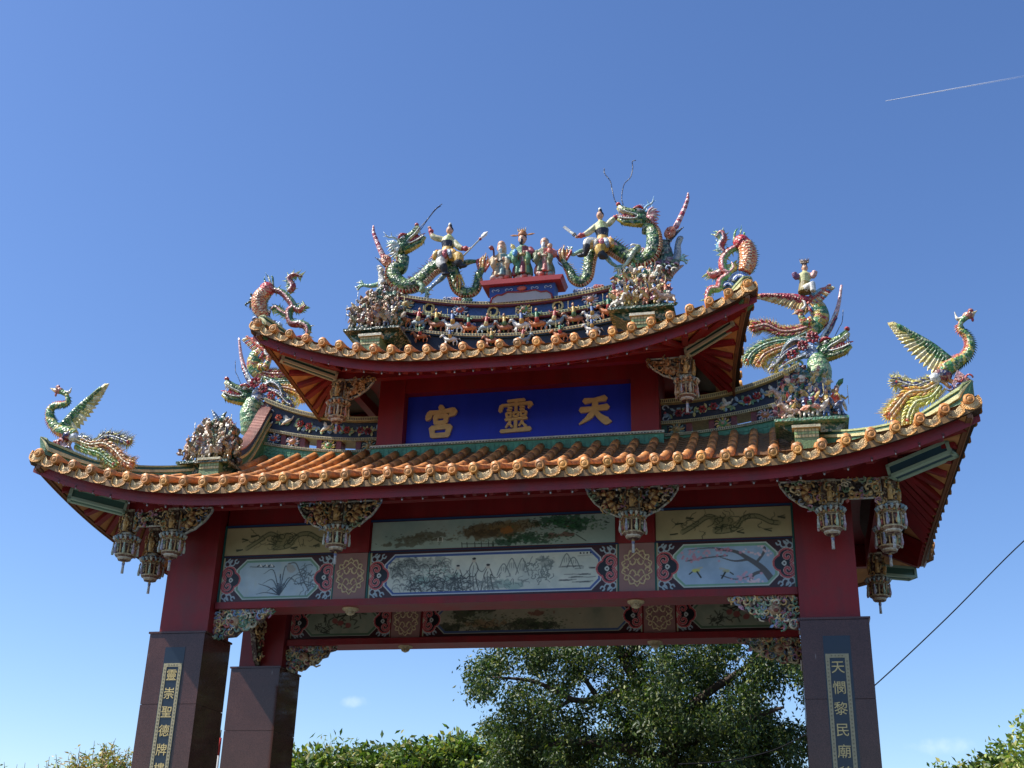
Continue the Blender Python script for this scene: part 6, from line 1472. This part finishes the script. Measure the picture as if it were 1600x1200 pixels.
# ------------------------------------------------------------------ ridge-end beasts, phoenix riders, plumes
def spotted_plume(parent, P, r, c=C('b83a50'), c2=C('e8b8b8')):
    m = MB(); Q = catmull(P, 8); m.tube(Q, r, 7, lambda q, a: c if (int(q*46)+int(a*3)) % 2 else c2); m.build('long_plume', SHARD, parent)
def ridge_end(F, sx, label, label2, dz=0., s1=True):
    t = thing('ridge_dragon', F(690, 830), label, 'dragon statue', 'dragon heads at the ends of the side ridges')
    m = MB(); nk = catmull([F(650,930,.0),F(640,870,-.02),F(650,815,-.04),F(640,770,-.04),F(640,745,-.02)], 5)
    m.tube(nk, [.18,.22,.20,.17,.15], 14, lambda q, a: [C('9ac08a'), C('5f9060'), C('b8c890'), C('4a7a50')][(int(q*12)*3+int(a*14)*2) % 4], side=(0,1,0)); m.build('body', SHARD, t)
    dragon_head(t, hdM(F(655,735,-.02), .18, sx, -sx*.35), .62, mane=(C('8fa8c8'), C('c8d0d8'), C('5a78b0')), horn=C('8fb0c8'))
    spotted_plume(t, [F(665,660,.05),F(710,580,.08),F(745,480,.08),F(762,375,.06)], [.045,.05,.035,.02])
    m = MB(); m.tube(catmull([F(650,665,.02),F(690,620,.05),F(740,540,.05)], 4), [.04,.035,.01], 6, C('22305c')); m.tube(catmull([F(655,650,.0),F(690,590,.02),F(735,510,.02)], 4), [.03,.03,.008], 6, C('c8d0d8')); m.build('dark_plume', SHARD, t)
    wire(t, [F(720,650),F(750,590),F(765,560),F(770,500)], .006)
    for (x, y, r_) in ((565,685,.075),(615,645,.09),(510,730,.07)):
        m = MB(); o = F(x, y, -.12)
        for k in range(8): a = k*math.pi/4; m.leaf(o+Vector((.02*math.cos(a),-.02,.02*math.sin(a))), o+Vector((r_*1.3*math.cos(a),-.05,r_*1.3*math.sin(a))), r_, jit(C('a83444'), .2), cup=.35)
        m.ell(o+Vector((0,-.05,0)), r_*.35, C('5a1a28'), 7, 5); m.build('rosette', SHARD, t)
    for pts, c in (([(600,690),(540,690),(480,720),(430,770),(400,790)], C('4a5f98')), ([(620,715),(560,735),(500,760),(440,800)], C('7f98b8')), ([(590,670),(530,650),(480,680),(450,740)], C('3f6f78'))):
        m = MB(); m.tube(catmull([F(*p, -.04) for p in pts], 5), [.06,.055,.05,.03,.01], 7, c); m.tube(catmull([F(p[0], p[1], -.10) for p in pts], 5), .014, 5, C('c8ccd0')); m.build('curling_fin', SHARD, t)
    m = MB(); rg = random.Random(5)
    for k in range(60):
        x, y = rg.uniform(430, 640), rg.uniform(700, 800)
        if y < 640+(640-x)*.35: continue
        o = F(x, y, -.06); a = rg.uniform(0, 6.28); m.leaf(o, o+Vector((.09*math.cos(a),-.03,.09*math.sin(a))), .05, jit(rg.choice([C('5a8a60'), C('c8b860'), C('8fb090'), C('3a5a8a'), C('b86a60')]), .2))
    m.build('crest_leaves', SHARD, t, kind='stuff')
    # phoenix carrying a small rider
    p = thing('phoenix_rider_statue', F(600, 640), label2, 'phoenix statue', 'phoenixes with riders on the side ridges')
    nb = catmull([F(600,455,.05),F(640,495,.05),F(655,545,.05),F(625,595,.05),F(575,635,.05)], 5); m = MB(); fc = lambda q, a: [C('c8a848'), C('4a8a4c'), C('3f7a54'), C('d8c060'), C('b84a3c')][(int(q*14)+int(a*6)) % 5]
    m.tube(nb, [.10,.15,.145,.12,.08], 12, fc, side=(0,1,0)); m.tube(catmull([F(610,560,.0),F(580,565,-.02),F(560,540,-.04),F(552,515,-.04)], 4), [.10,.075,.055,.05], 9, fc, side=(0,1,0))
    m.ell(F(548,512,-.05), (.075,.05,.05), C('c86a50'), 9, 7); m.cone(F(538,512,-.05), F(508,524,-.05), .035, C('e0c090'), 5)
    m.tube(catmull([F(560,500,-.06),F(578,478,-.06),F(572,458,-.06),F(560,450,-.06)], 4), [.03,.025,.02,.005], 6, C('e8e4d8')); m.build('body', SHARD, p)
    uw = MB(); W0, W1 = F(585,480,.0), F(690,392,.02); dd = (W1-W0)
    uw.tube([W0, W0+dd*.4, W0+dd*.8, W1], [.09,.12,.10,.05], 9, lambda q, a: C('b03a4c') if q < .3 else (C('4a7ab0') if q < .5 else (C('8fc0c8') if q < .62 else C('d8704c'))), flat=.5, side=(0,1,0))
    for k in range(16):
        q = k/15; b_ = W0+dd*q+Vector((0,-.05,0)); uw.leaf(b_, b_+Vector((sx*(.08+.05*q),-.02,-.16+.12*q)), .07, jit([C('c83a44'), C('4a8ab8'), C('d8a050'), C('e0d8b0')][k % 4], .15), cup=.3); uw.leaf(b_+Vector((0,-.01,0)), b_+dd*.18, .07, jit(C('c85a4c')), cup=.3)
    uw.build('raised_wing', SHARD, p)
    feather_wing(p, F(600,450), F(365,430), .30, 20, [C('a8304a'), C('c85a5c'), C('8a2a40')], [C('d8b870'), C('c89850'), C('e0cc90')], 1)
    for pts, w_, c, b in (([(590,590),(520,610),(450,610),(380,580),(315,590)], .085, C('b03048'), C('d8c060')), ([(580,620),(510,650),(440,660),(370,680),(310,720),(285,760)], .07, C('4f8f6c'), C('c8c868')),
                          ([(570,640),(500,680),(430,700),(370,730),(340,770)], .075, C('d89048'), C('e8d058')), ([(560,660),(500,700),(450,740),(410,800)], .05, C('5a70a8'), C('e0d060'))):
        plume(p, [F(*q) for q in pts], w_, c, b, C('e0b0a0') if c[0] > .3 else C('a8c8b0'), C('e0a048'), 56)
    rdr = MB(); b0 = F(575,400,-.06)
    H = F(575,290,-.06)-b0; rdr.tube([b0+Vector((0,0,-.05)), b0+H*.35, b0+H*.7, b0+H*.85], [.12,.09,.10,.04], 10, lambda q, a: C('c8c88c') if q > .3 else C('8a7a3c')); face(rdr, b0+H*1.0, .14, .1*sx)
    rdr.ell(b0+H*1.0+Vector((0,.01,.10)), (.05,.05,.06), C('6a5040'), 8, 6)
    for k in (-1, 1): rdr.tube(catmull([b0+H*.7+Vector((k*.07,0,0)), b0+H*.55+Vector((k*.14,-.04,0)), b0+H*.72+Vector((k*.17,-.05,.02))], 3), [.045,.045,.05], 7, C('7a4a70') if k*sx < 0 else C('c89890'))
    rdr.tube([b0+Vector((sx*.02,-.06,0)), b0+Vector((sx*.13,-.14,.03)), b0+Vector((sx*.13,-.16,-.12))], [.07,.06,.05], 7, C('d8d8d0'))
    fuse(rdr, .013).build('rider', GLAZE, p)
    k = MB(); 
    for q in range(7): k.cone(b0+H*1.1+Vector((-.05+.017*q,-.02,.05)), b0+H*1.1+Vector((-.08+.027*q,-.03,.14)), .018, C('8a6a48'), 4)
    k.build('rider_crown', SHARD, p)
YR = 1.84
Fx = pxm(1080, 330, 3.243)
Fm = lambda X, Y, dy=0.: (lambda p: Vector((2*XC-p.x, p.y, p.z-.12)))(Fx(X, Y, dy))
ridge_end(Fx, 1, 'open jawed green dragon head with red plume at the end of the right side ridge', 'red winged phoenix with small rider behind the right corner of the upper roof')
ridge_end(Fm, -1, 'open jawed green dragon head with red plume at the end of the left side ridge', 'yellow tailed phoenix half hidden behind the left corner of the upper roof')
# beasts at the two ends of the top ridge
def top_end(F, sx, label, big):
    t = thing('ridge_beast', F(1250, 800), label, 'dragon statue', 'plumed beasts at the ends of the top ridge')
    m = MB(); m.tube(catmull([F(1215,900,.12),F(1235,800,.12),F(1250,700,.1),F(1240,600,.08),F(1265,530,.05)], 5), [.20,.17,.14,.12,.07], 12, lambda q, a: [C('2f5a48'), C('4a6a58'), C('7a8a80'), C('5a4a4c')][(int(q*14)*3+int(a*12)) % 4], side=(0,1,0)); m.build('body', SHARD, t)
    spotted_plume(t, [F(1290,530,.05),F(1360,390,.06),F(1440,220,.06),F(1490,90,.05),F(1497,10,.05)], [.05,.055,.045,.035,.015])
    m = MB(); m.tube(catmull([F(1280,540,.02),F(1340,480,.02),F(1400,420,.02),F(1450,380,.02)], 4), [.035,.03,.02,.006], 6, C('26304c')); m.tube(catmull([F(1265,520,0),F(1330,460,0),F(1390,400,0)], 4), [.03,.025,.006], 6, C('c8d0d8')); m.build('dark_plume', SHARD, t)
    m = MB(); o = F(1300,440,-.02); m.ell(o, (.10,.05,.13), C('d88a68'), 10, 8, Matrix.Rotation(sx*.5, 3, 'Y'))
    for a0 in (0, 2.1, 4.2): m.tube([o+Vector((.04*math.cos(a0)+.03*math.cos(a0+u)*(1-u/8),-.05,.05*math.sin(a0)+.035*math.sin(a0+u)*(1-u/8))) for u in [i*.7 for i in range(8)]], .010, 5, C('b84a3c'))
    m.build('scroll_fin', SHARD, t)
    m = MB(); m.tube(catmull([F(1350,780,.1),F(1380,680,.1),F(1385,580,.1),F(1410,510,.1),F(1445,495,.1)], 5), [.09,.07,.055,.06,.02], 8, lambda q, a: C('a8a8a8') if int(a*8) % 3 else C('7a90a8'))
    m.tube(catmull([F(1290,900,.1),F(1360,840,.1),F(1450,795,.1)], 4), [.08,.06,.01], 8, C('b88a8c')); m.build('tail_fin', SHARD, t)
    c = MB()
    for k in range(16):                                       # cloud curls and fins massed at its foot
        o = F(1060+20*k, 800+((k*37) % 90)-20, -.06-.03*(k % 3)); cc = [C('a87890'), C('8fa0b8'), C('c86a70'), C('6f8a6c'), C('c8c0b0')][k % 5]
        c.tube([o+Vector((.055*math.cos(u)*(1-u/8),0,.055*math.sin(u)*(1-u/8))) for u in [i*.7 for i in range(8)]], .02, 5, cc)
    for k in range(10): o = F(1080+30*k, 860-((k*53) % 130), .02); c.ell(o, (.09,.08,.08), jit([C('5a6a50'), C('7a5a68'), C('4a6a70')][k % 3]), 8, 6)
    c.build('cloud_curls', SHARD, t)
    if not big:
        m = MB(); o = F(1330,560,0); m.tube(catmull([F(1300,700,-.1),F(1318,640,-.1),F(1345,590,-.1),F(1330,545,-.1)], 4), [.06,.045,.035,.03], 8, C('d8d8d4')); m.ell(F(1332,535,-.1), (.06,.045,.045), C('e0e0dc'), 8, 6); m.cone(F(1345,540,-.1), F(1365,552,-.1), .02, C('b84a40'), 5); m.build('white_bird', SHARD, t)
YR = 1.80
Ft = pxm(860, 300, 6.957)
Ftm = lambda X, Y, dy=0.: (lambda p: Vector((2*XC-p.x, p.y, p.z-.05)))(Ft(X, Y, dy))
top_end(Ft, 1, 'plumed beast with tall red spotted feather at the right end of the top ridge', True)
top_end(Ftm, -1, 'beast with white bird and red feather at the left end of the top ridge', False)
# low cloud scrolls the dragons stand on
for i, x in enumerate((3.9, 4.05, 4.25, 6.25, 6.42, 6.6, 7.0)):
    cloud(x, RT(x)+.04, 1.70, .22, *cols2[i % 4], tr)

# ------------------------------------------------------------------ platforms crowded with figurines
def figurine_mesh(seed, weather):
    rg = random.Random(seed); m = MB(); pal = [C('b8463c'), C('4a6a9c'), C('c8a858'), C('3f7a54'), C('d8d0c0'), C('8a4a6a'), C('d88a6a')]
    if weather: pal = [mix(c, C('8a7258'), .62) for c in pal]
    a, b = rg.choice(pal), rg.choice(pal); h = .24
    if seed % 3 == 0:
        s = h; ch = rg.choice([C('d8d0c0'), C('a86a48'), C('8a5a48'), C('c8a890')])
        if weather: ch = mix(ch, C('8a7258'), .5)
        m.tube([(-.3*s,0,.3*s),(0,-.02,.36*s),(.25*s,-.02,.42*s),(.42*s,-.06,.66*s),(.56*s,-.08,.56*s)], [.13*s,.16*s,.14*s,.09*s,.05*s], 7, ch)
        for x, dx in ((-.25,-.1),(-.15,.12),(.15,.2),(.25,.05)): m.tube([(x*s,-.02,.3*s),((x+dx)*s,-.05,.12*s),((x+dx*.5)*s,-.04,0)], [.065*s,.045*s,.03*s], 5, ch)
        small_man(m, 0, -.03, .42*s, .6*s, a, b, .2, True, hat=rg.choice(pal))
    else:
        small_man(m, 0, 0, .06, h, a, b, rg.uniform(-.6, .6), False, rg.choice((-.5, 1)), rg.choice(pal))
        for k in range(3): x = rg.uniform(-.1, .1); m.leaf((x,-.03,.06+.03*k), (x+rg.uniform(-.12,.12),-.08,.1+rg.uniform(0,.12)), .05, rg.choice(pal))
    return m.mesh('figurine')
FIG = {w_: [figurine_mesh(k, w_) for k in range(9)] for w_ in (False, True)}
def cluster(px_, py_, Y, W_, H_, seed, label, weather, tray, lean, top):
    rg = random.Random(seed); b = at(px_, py_, Y); t = thing('figurine_platform', b, label, 'figurine group', 'crowded figurine platforms on the roof ridges')
    m = MB(); w_ = W_/2
    m.prism([(b.x-w_*.55,b.z-.16),(b.x+w_*.55,b.z-.16),(b.x+w_*.95,b.z-.03),(b.x-w_*.95,b.z-.03)], b.y-.12, b.y+.35, C('2f5a48')); m.box(b.x-w_*1.06, b.x+w_*1.06, b.y-.28, b.y+.42, b.z-.028, b.z+.012, tray); m.build('platform', SHARD, t)
    rk = MB(); cg = [C('2f5a48'), C('1f4a44'), C('4a6a4c'), C('5a4a3c')]
    for k in range(80):
        u = rg.random(); x = rg.uniform(-1, 1)*w_*(.95-.4*u); rk.ell((b.x+x+lean*u*.1, b.y+.12+rg.uniform(-.1,.16), b.z+.04+u*H_*.82), (rg.uniform(.06,.12), .09, rg.uniform(.05,.10)), jit(rg.choice(cg), .3), 6, 4)
    rk.build('rockery', SHARD, t, kind='stuff')
    rows = 4
    for j in range(rows):
        n = 6-j
        for i in range(n):
            u = (i+.5)/n*2-1; x = b.x+u*w_*(.95-.10*j)+rg.uniform(-.03,.03)+lean*j*.02; z = b.z+.02+j*H_*.19+rg.uniform(-.02,.03); y = b.y-.18+.045*j+.05*abs(u)
            link('figurine', rg.choice(FIG[weather]), SHARD, t, M=tm(x, y, z, rg.uniform(-.6, .6), rg.uniform(1.3, 1.75)) @ Matrix.Diagonal((rg.choice((-1, 1)), 1, 1, 1)))
    lf = MB()                                                 # pines, flames and little roofs at the back and edges
    for k in range(150):
        u = rg.random(); a = rg.uniform(0, 6.28); x = rg.uniform(-1, 1)*w_*(1-.5*u); o = Vector((b.x+x+lean*u*.1, b.y-.08+rg.uniform(-.1,.1), b.z+.05+u*H_*.95)); lf.leaf(o, o+Vector((.12*math.cos(a),-.05,.12*math.sin(a))), .08, jit(rg.choice([C('3f7a54'), C('c8a858'), C('b8604c'), C('2f5a58'), C('d8c8b0')] if not weather else [C('2f5a44'), C('3f6a50'), C('9a7a50'), C('7a5a44'), C('8a7050')]), .25))
    lf.build('foliage_pieces', SHARD, t, kind='stuff')
    if top == 'bloom':
        m = MB(); o = Vector((b.x-.10, b.y-.12, b.z+H_*.72))
        for q in range(22): a = q*.9; r_ = .05+.006*q; m.leaf(o+Vector((r_*.3*math.cos(a),-.02,r_*.3*math.sin(a))), o+Vector((r_*1.3*math.cos(a),-.04,r_*1.1*math.sin(a))), .06, jit(C('a87a4c') if weather else C('d0a050'), .25), cup=.3)
        m.build('lotus_bloom', SHARD, t)
    if top == 'tails':
        for k, (dx, h2, c) in enumerate(((-.05,.34,C('4a6a8c')),(.10,.30,C('2f5a48')),(.24,.14,C('a8443c')))):
            m = MB(); o = Vector((b.x+dx+.05, b.y+.02, b.z+H_*.82)); m.tube(catmull([o, o+Vector((.03,0,h2*.5)), o+Vector((-.03,0,h2*.85)), o+Vector((-.10 if k == 0 else .02,0,h2*1.15))], 5), [.045,.05,.04,.008], 7, c)
            for q in range(6): m.cone(o+Vector((.02,0,h2*.15*q)), o+Vector((.09,0,h2*.15*q+.04)), .014, jit(c), 4)
            m.build('fish_tail', SHARD, t)
    return t
cluster(327, 729, .20, .84, .74, 1, 'weathered brown figurine group with fish tails on the left side ridge foot', True, C('3a5a4a'), 1, 'tails')
cluster(1268, 664, .20, .98, .78, 2, 'colourful figurine group on a green tray at the foot of the right side ridge', False, C('6aa07c'), -1, 'none')
cluster(588, 523, .62, .92, .72, 3, 'weathered figurine group under the left dragon on the upper roof', True, C('2f4a40'), 1, 'bloom')
cluster(1004, 490, .62, .98, .72, 4, 'colourful figurine group under the right dragon on the upper roof', False, C('2f5a48'), -1, 'bloom')

# ------------------------------------------------------------------ vegetation
def leaf_mat(name, tr=.35, rough=.5):
    m = bpy.data.materials.new(name); m.use_nodes = True; t = m.node_tree; b = t.nodes['Principled BSDF']; b.inputs['Roughness'].default_value = rough
    a = t.nodes.new('ShaderNodeAttribute'); a.attribute_name = 'Col'; t.links.new(a.outputs['Color'], b.inputs['Base Color'])
    tl = t.nodes.new('ShaderNodeBsdfTranslucent'); mu = t.nodes.new('ShaderNodeMixRGB'); mu.blend_type = 'MULTIPLY'; mu.inputs[0].default_value = 1; mu.inputs[2].default_value = (1.3, 1.5, .5, 1)
    t.links.new(a.outputs['Color'], mu.inputs[1]); t.links.new(mu.outputs[0], tl.inputs['Color'])
    mx = t.nodes.new('ShaderNodeMixShader'); mx.inputs[0].default_value = tr; t.links.new(b.outputs[0], mx.inputs[1]); t.links.new(tl.outputs[0], mx.inputs[2])
    t.links.new(mx.outputs[0], t.nodes['Material Output'].inputs['Surface']); return m
LEAF = leaf_mat('foliage', .24); BARK = material('bark', C('4a3d33'), .9, .3, 6, .6, 20)
nr = np.random.RandomState(11)
def leaf_mesh(name, pos, size, asp, cols_, droop=0.):
    """pos (n,3); each leaf a folded two-face blade"""
    n = len(pos); d = nr.normal(size=(n, 3)); d[:, 2] = d[:, 2]*.7+droop; d /= np.linalg.norm(d, axis=1)[:, None]
    e = nr.normal(size=(n, 3)); s = np.cross(d, e); s /= np.linalg.norm(s, axis=1)[:, None]+1e-9; u = np.cross(d, s)
    L = (size*nr.uniform(.6, 1.3, n))[:, None]; w_ = L*asp
    p0 = pos; p1 = pos+d*L*.5+s*w_*.5+u*w_*.15; p2 = pos+d*L; p3 = pos+d*L*.5-s*w_*.5+u*w_*.15
    vs = np.stack([p0, p1, p2, p3], 1).reshape(-1, 3).astype('f'); i = np.arange(n)*4
    fs = np.stack([i, i+1, i+2, i, i+2, i+3], 1).ravel().astype('i')
    me = bpy.data.meshes.new(name); me.vertices.add(4*n); me.vertices.foreach_set('co', vs.ravel()); me.loops.add(6*n); me.loops.foreach_set('vertex_index', fs)
    me.polygons.add(2*n); me.polygons.foreach_set('loop_start', (np.arange(2*n)*3).astype('i')); me.update(calc_edges=True)
    pal = np.array(cols_); cc = pal[nr.randint(0, len(pal), n)]*nr.uniform(.75, 1.25, (n, 1)); c4 = np.ones((n, 4), 'f'); c4[:, :3] = cc
    me.color_attributes.new('Col', 'FLOAT_COLOR', 'CORNER').data.foreach_set('color', np.repeat(c4, 6, axis=0).ravel()); return me
def clumps(centres, per, r, flat=.8):
    c = np.array(centres); p = np.repeat(c, per, axis=0); o = nr.normal(size=p.shape)*np.array([r, r, r*flat]); return p+o
def in_ell(n, c, r, shell=.0):
    o = []
    while len(o) < n:
        v = nr.uniform(-1, 1, 3); k = np.linalg.norm(v)
        if shell <= k <= 1: o.append(np.array(c)+v*np.array(r))
    return o
GREENS = [C('30461c'), C('3e5624'), C('243818'), C('4e6028'), C('6c7232'), C('2a3c1a')]
def branch(mb, P, r): mb.tube(catmull(P, 5), r, 7, C('4a3d33'))
# the big camphor-like tree behind the right half of the gate
BT = thing('broadleaf_tree', (7.2, 13, GZ), 'big dark spreading tree with twisting limbs seen below the gate lintel', 'tree')
tb = MB(); YB = 13.
def A(u, v, y=YB): return at(u, v, y)
branch(tb, [(7.0,13,GZ),(6.9,13,.8),A(1045,1200),A(1050,1130),A(1010,1085),A(975,1030),A(960,980)], [.36,.28,.24,.2,.17,.12,.08])
tb.build('trunk', BARK, BT)
for P, r in (([A(1010,1090),A(979,1079,12.8),A(935,1092,12.6),A(895,1093,12.4),A(835,1065,12.2),A(769,1058,12)], [.13,.11,.09,.07,.05,.02]), ([A(1048,1130),A(1110,1080,12.6),A(1170,1040,12.5),A(1215,1000,12.4)], [.13,.10,.07,.04]),
             ([A(975,1030),A(1000,1000,12.6),A(1010,960,12.6)], [.1,.08,.04]), ([A(1050,1160),A(1120,1150,12.4),A(1180,1120,12.2),A(1225,1105,12)], [.16,.11,.08,.03]), ([A(935,1092,12.6),A(905,1050,12.4),A(870,1020,12.2)], [.07,.05,.02]),
             ([A(895,1093,12.4),A(860,1110,12.3),A(810,1130,12.2)], [.05,.04,.015]), ([A(1045,1190),A(960,1165,12.4),A(890,1160,12.2),A(830,1170,12.1)], [.13,.1,.07,.02])):
    m = MB(); branch(m, P, r); m.build('limb', BARK, BT)
cs = []
for (u, v, ru, rv, n, y) in ((810,1028,50,26,26,12.4),(762,1055,24,24,13,12),(752,1082,12,13,5,12),(860,1015,60,30,30,12.6),(930,1010,60,35,28,13),(1010,1005,60,40,26,13.2),(1090,1010,70,45,40,13),(1180,1020,70,45,44,13),(1215,1080,50,60,40,13),
                           (1130,1090,70,50,46,13.4),(830,1095,50,28,22,12.6),(800,1140,40,40,26,12.8),(860,1160,70,45,52,12.8),(950,1150,70,50,50,13.2),(1040,1160,80,50,60,13.6),(1130,1170,80,45,60,13.2),(1210,1170,55,45,44,13.2),(960,1060,30,22,8,13.6),(880,1060,45,22,14,13.2),(1080,1060,40,30,16,13.8),(800,1195,40,25,20,12.6),(900,1210,80,30,40,12.8),(1050,1215,100,30,50,13),(1180,1215,80,30,40,13),
                           (1000,940,160,60,60,13.4),(1150,940,100,50,40,13.4),(1270,1010,40,60,24,13.4),(1290,1120,40,70,30,13.4),(1010,1065,50,40,34,12),(1060,1130,60,50,44,12),(960,1110,50,35,24,12.2),(1150,1130,60,40,30,12)):
    for k in range(n):
        a = nr.uniform(0, 6.28); q = math.sqrt(nr.uniform(0, 1)); cs.append(A(u+ru*q*math.cos(a), v+rv*q*math.sin(a), y+nr.normal()*.9)[:])
cs = [c for c in cs if noise.noise(Vector(c)*1.1) > -.32]
pos = clumps(cs, 120, .15, .9)
link('crown', leaf_mesh('crown', pos, .11, .42, GREENS, -.9), LEAF, BT)
def small_tree(u, v, Y, rx, rz, label, group, leaf, n, pal, trunk=True, asp=.5, droop=.3, name='leafy_tree', lump=10):
    top = at(u, v, Y); t = thing(name, (top.x, Y, GZ), label, 'tree', group)
    m = MB(); m.tube(catmull([(top.x,Y,GZ),(top.x+.1,Y,top.z-rz*2),(top.x-.05,Y,top.z-rz)], 4), [.12,.09,.04], 7, C('4a3d33'))
    for k in range(5): a = k*1.3; m.tube([(top.x,Y,top.z-rz*1.8),(top.x+rx*.6*math.cos(a),Y+rx*.6*math.sin(a),top.z-rz*.7)], [.05,.015], 5, C('4a3d33'))
    m.build('trunk', BARK, t)
    c = in_ell(lump*7, (top.x, Y, top.z-rz), (rx, rx*.8, rz*.95), .45)+in_ell(lump*2, (top.x, Y, top.z-rz*1.5), (rx*.9, rx*.7, rz), 0)
    link('crown', leaf_mesh('crown', clumps(c, n, .2, .8), leaf, asp, pal, droop), LEAF, t)
    return t
BR = [C('5e782e'), C('728a38'), C('445c28'), C('8a9648'), C('364c20'), C('928c48')]
hl = ['round leafy treetop beside the rear left granite pillar', 'low leafy treetop second to the right of the rear left pillar', 'broad leafy treetop left of the middle gap', 'leafy treetop in the middle under the lintel', 'leafy treetop just left of the big dark tree', 'bright upright leaves against the left edge of the big tree', 'bright large leaved treetop in front of the big tree trunk']
for i, (u, v) in enumerate(((478,1172),(535,1160),(595,1163),(655,1158),(712,1152),(765,1148),(840,1150))):
    small_tree(u, v, 20+(i % 3)*.8, 1.15, 1.05, hl[i], 'leafy treetops in the row behind the gate', .24, 46, BR, droop=.45, asp=.42)
for i, (u, v, l) in enumerate(((1496,1198,'low treetop right of the right pillar near the frame bottom'),(1542,1188,'rounded treetop at lower right below the small cloud'),(1585,1165,'leafy treetop in the lower right corner of the view'))):
    small_tree(u, v, 20, 1.1, 1.0, l, 'leafy treetops in the row behind the gate', .2, 46, BR, droop=.3)
small_tree(1612, 1118, 16, .55, 1.2, 'pale leaved tree just entering at the right edge', None, .16, 30, [C('8fa050'), C('a8a860'), C('6f8a40')], lump=7)
# twiggy saplings at lower left
SP = [C('b0a860'), C('8f9a48'), C('c8a870'), C('6f8a3c'), C('a88858')]
for i, (u, v, n, l) in enumerate(((30,1192,7,'sparse sapling tips at the far lower left'),(80,1180,8,'small twiggy sapling with brownish leaves, second from the left'),(122,1160,16,'taller sapling with pale yellowish leaves'),(165,1150,20,'tallest sapling with tan leaves near the left pillar'),(196,1162,22,'green leaved sapling right beside the left granite pillar'))):
    Y = 9+i*.25; tp = at(u, v, Y); t = thing('sapling', (tp.x, Y, GZ), l, 'sapling', 'saplings at lower left'); m = MB(); pos = []
    for k in range(n//2+4):
        e = tp+Vector((nr.normal()*.16, nr.normal()*.2, -abs(nr.normal())*.28)); b0 = Vector((tp.x+nr.normal()*.1, Y, tp.z-1.2)); P = catmull([b0, b0.lerp(e, .6)+Vector((nr.normal()*.06,0,0)), e], 5); m.tube(P, [.014,.009,.004], 5, C('6a5a48'))
        for q in range(n): s = nr.uniform(.5, 1); j = min(int(s*(len(P)-1)), len(P)-2); pos.append((P[j]+Vector((nr.normal()*.03, nr.normal()*.05, nr.normal()*.03)))[:])
    m.tube([(tp.x,Y,GZ),(tp.x,Y,tp.z-1.1)], [.03,.02], 6, C('6a5a48')); m.build('stem', BARK, t)
    for q in range(n*14): p = tp+Vector((nr.normal()*.22, nr.normal()*.25, -.5-abs(nr.normal())*.3)); pos.append(p[:])
    link('foliage', leaf_mesh('foliage', np.array(pos), .13, .3, SP, -.3), LEAF, t)
# trees across the road, outside the frame, mirrored in the polished granite
for i, (x, y, h, l) in enumerate(((27, 3, 9, 'tall round tree across the road to the right'), (-6, -42, 8, 'round tree behind the viewer to the left'), (4, -46, 9, 'large round tree straight behind the viewer'))):
    t = thing('roadside_tree', (x, y, GZ), l, 'tree', 'roadside trees around the viewer'); m = MB(); m.tube([(x,y,GZ),(x,y,h*.5)], [.3,.2], 8, C('4a3d33')); m.build('trunk', BARK, t)
    link('crown', leaf_mesh('crown', clumps(in_ell(150, (x, y, h*.6), (h*.55, h*.5, h*.42), .3), 30, .7), .5, .6, GREENS), LEAF, t)

# ------------------------------------------------------------------ overhead cable, marker pole, contrail
cb = MB(); cb.tube(catmull([at(1720,745,8), at(1600,845,8), at(1480,965,8), at(1370,1068,8), at(1300,1125,8), at(1250,1153,8), at(1200,1175,8), at(1130,1190,8), at(1060,1194,8)], 8), .013, 6, (.03,.03,.035))
cb.build('overhead_cable', METAL, None, label='thin black overhead cable sagging from the right edge to behind the right pillar', cat='cable')
pl = thing('marker_pole', (-.62, 4.4, GZ), 'thin red and white pole seen between the two left pillars', 'pole')
p0 = at(343, 1160, 4.4)
for z0, z1, c in ((GZ, p0.z-.23, C('d8d8d8')), (p0.z-.229, p0.z+.08, C('c8322c')), (p0.z+.081, p0.z+.22, C('4a4a4c'))):
    m = MB(); m.tube([(p0.x,4.4,z0),(p0.x,4.4,z1)], .032 if z1 < p0.z+.1 else .014, 10, c); m.build('pole_section', PAINT, pl)
ct = bpy.data.materials.new('contrail_ice'); ct.use_nodes = True; n_ = ct.node_tree; n_.nodes.clear()
o_ = n_.nodes.new('ShaderNodeOutputMaterial'); df = n_.nodes.new('ShaderNodeBsdfDiffuse'); df.inputs['Color'].default_value = (.95,.95,.97,1); tp_ = n_.nodes.new('ShaderNodeBsdfTransparent'); mx_ = n_.nodes.new('ShaderNodeMixShader')
at_ = n_.nodes.new('ShaderNodeAttribute'); at_.attribute_name = 'Col'
n_.links.new(at_.outputs['Fac'], mx_.inputs[0]); n_.links.new(tp_.outputs[0], mx_.inputs[1]); n_.links.new(df.outputs[0], mx_.inputs[2]); n_.links.new(mx_.outputs[0], o_.inputs['Surface'])
a, b = at(1383, 158, 7000), at(1600, 119, 7000); b2 = a+(b-a)*1.35
m = MB(); m.tube([a.lerp(b2, k/24) for k in range(25)], [1.6, 2.6, 3.4, 4, 4.6, 5, 5.4], 6, lambda q, w_: (max(.04, .8-.98*q),)*3, caps=False)
cto = m.build('contrail', ct, None, label='thin white vapour trail high in the blue sky at upper right', cat='contrail')
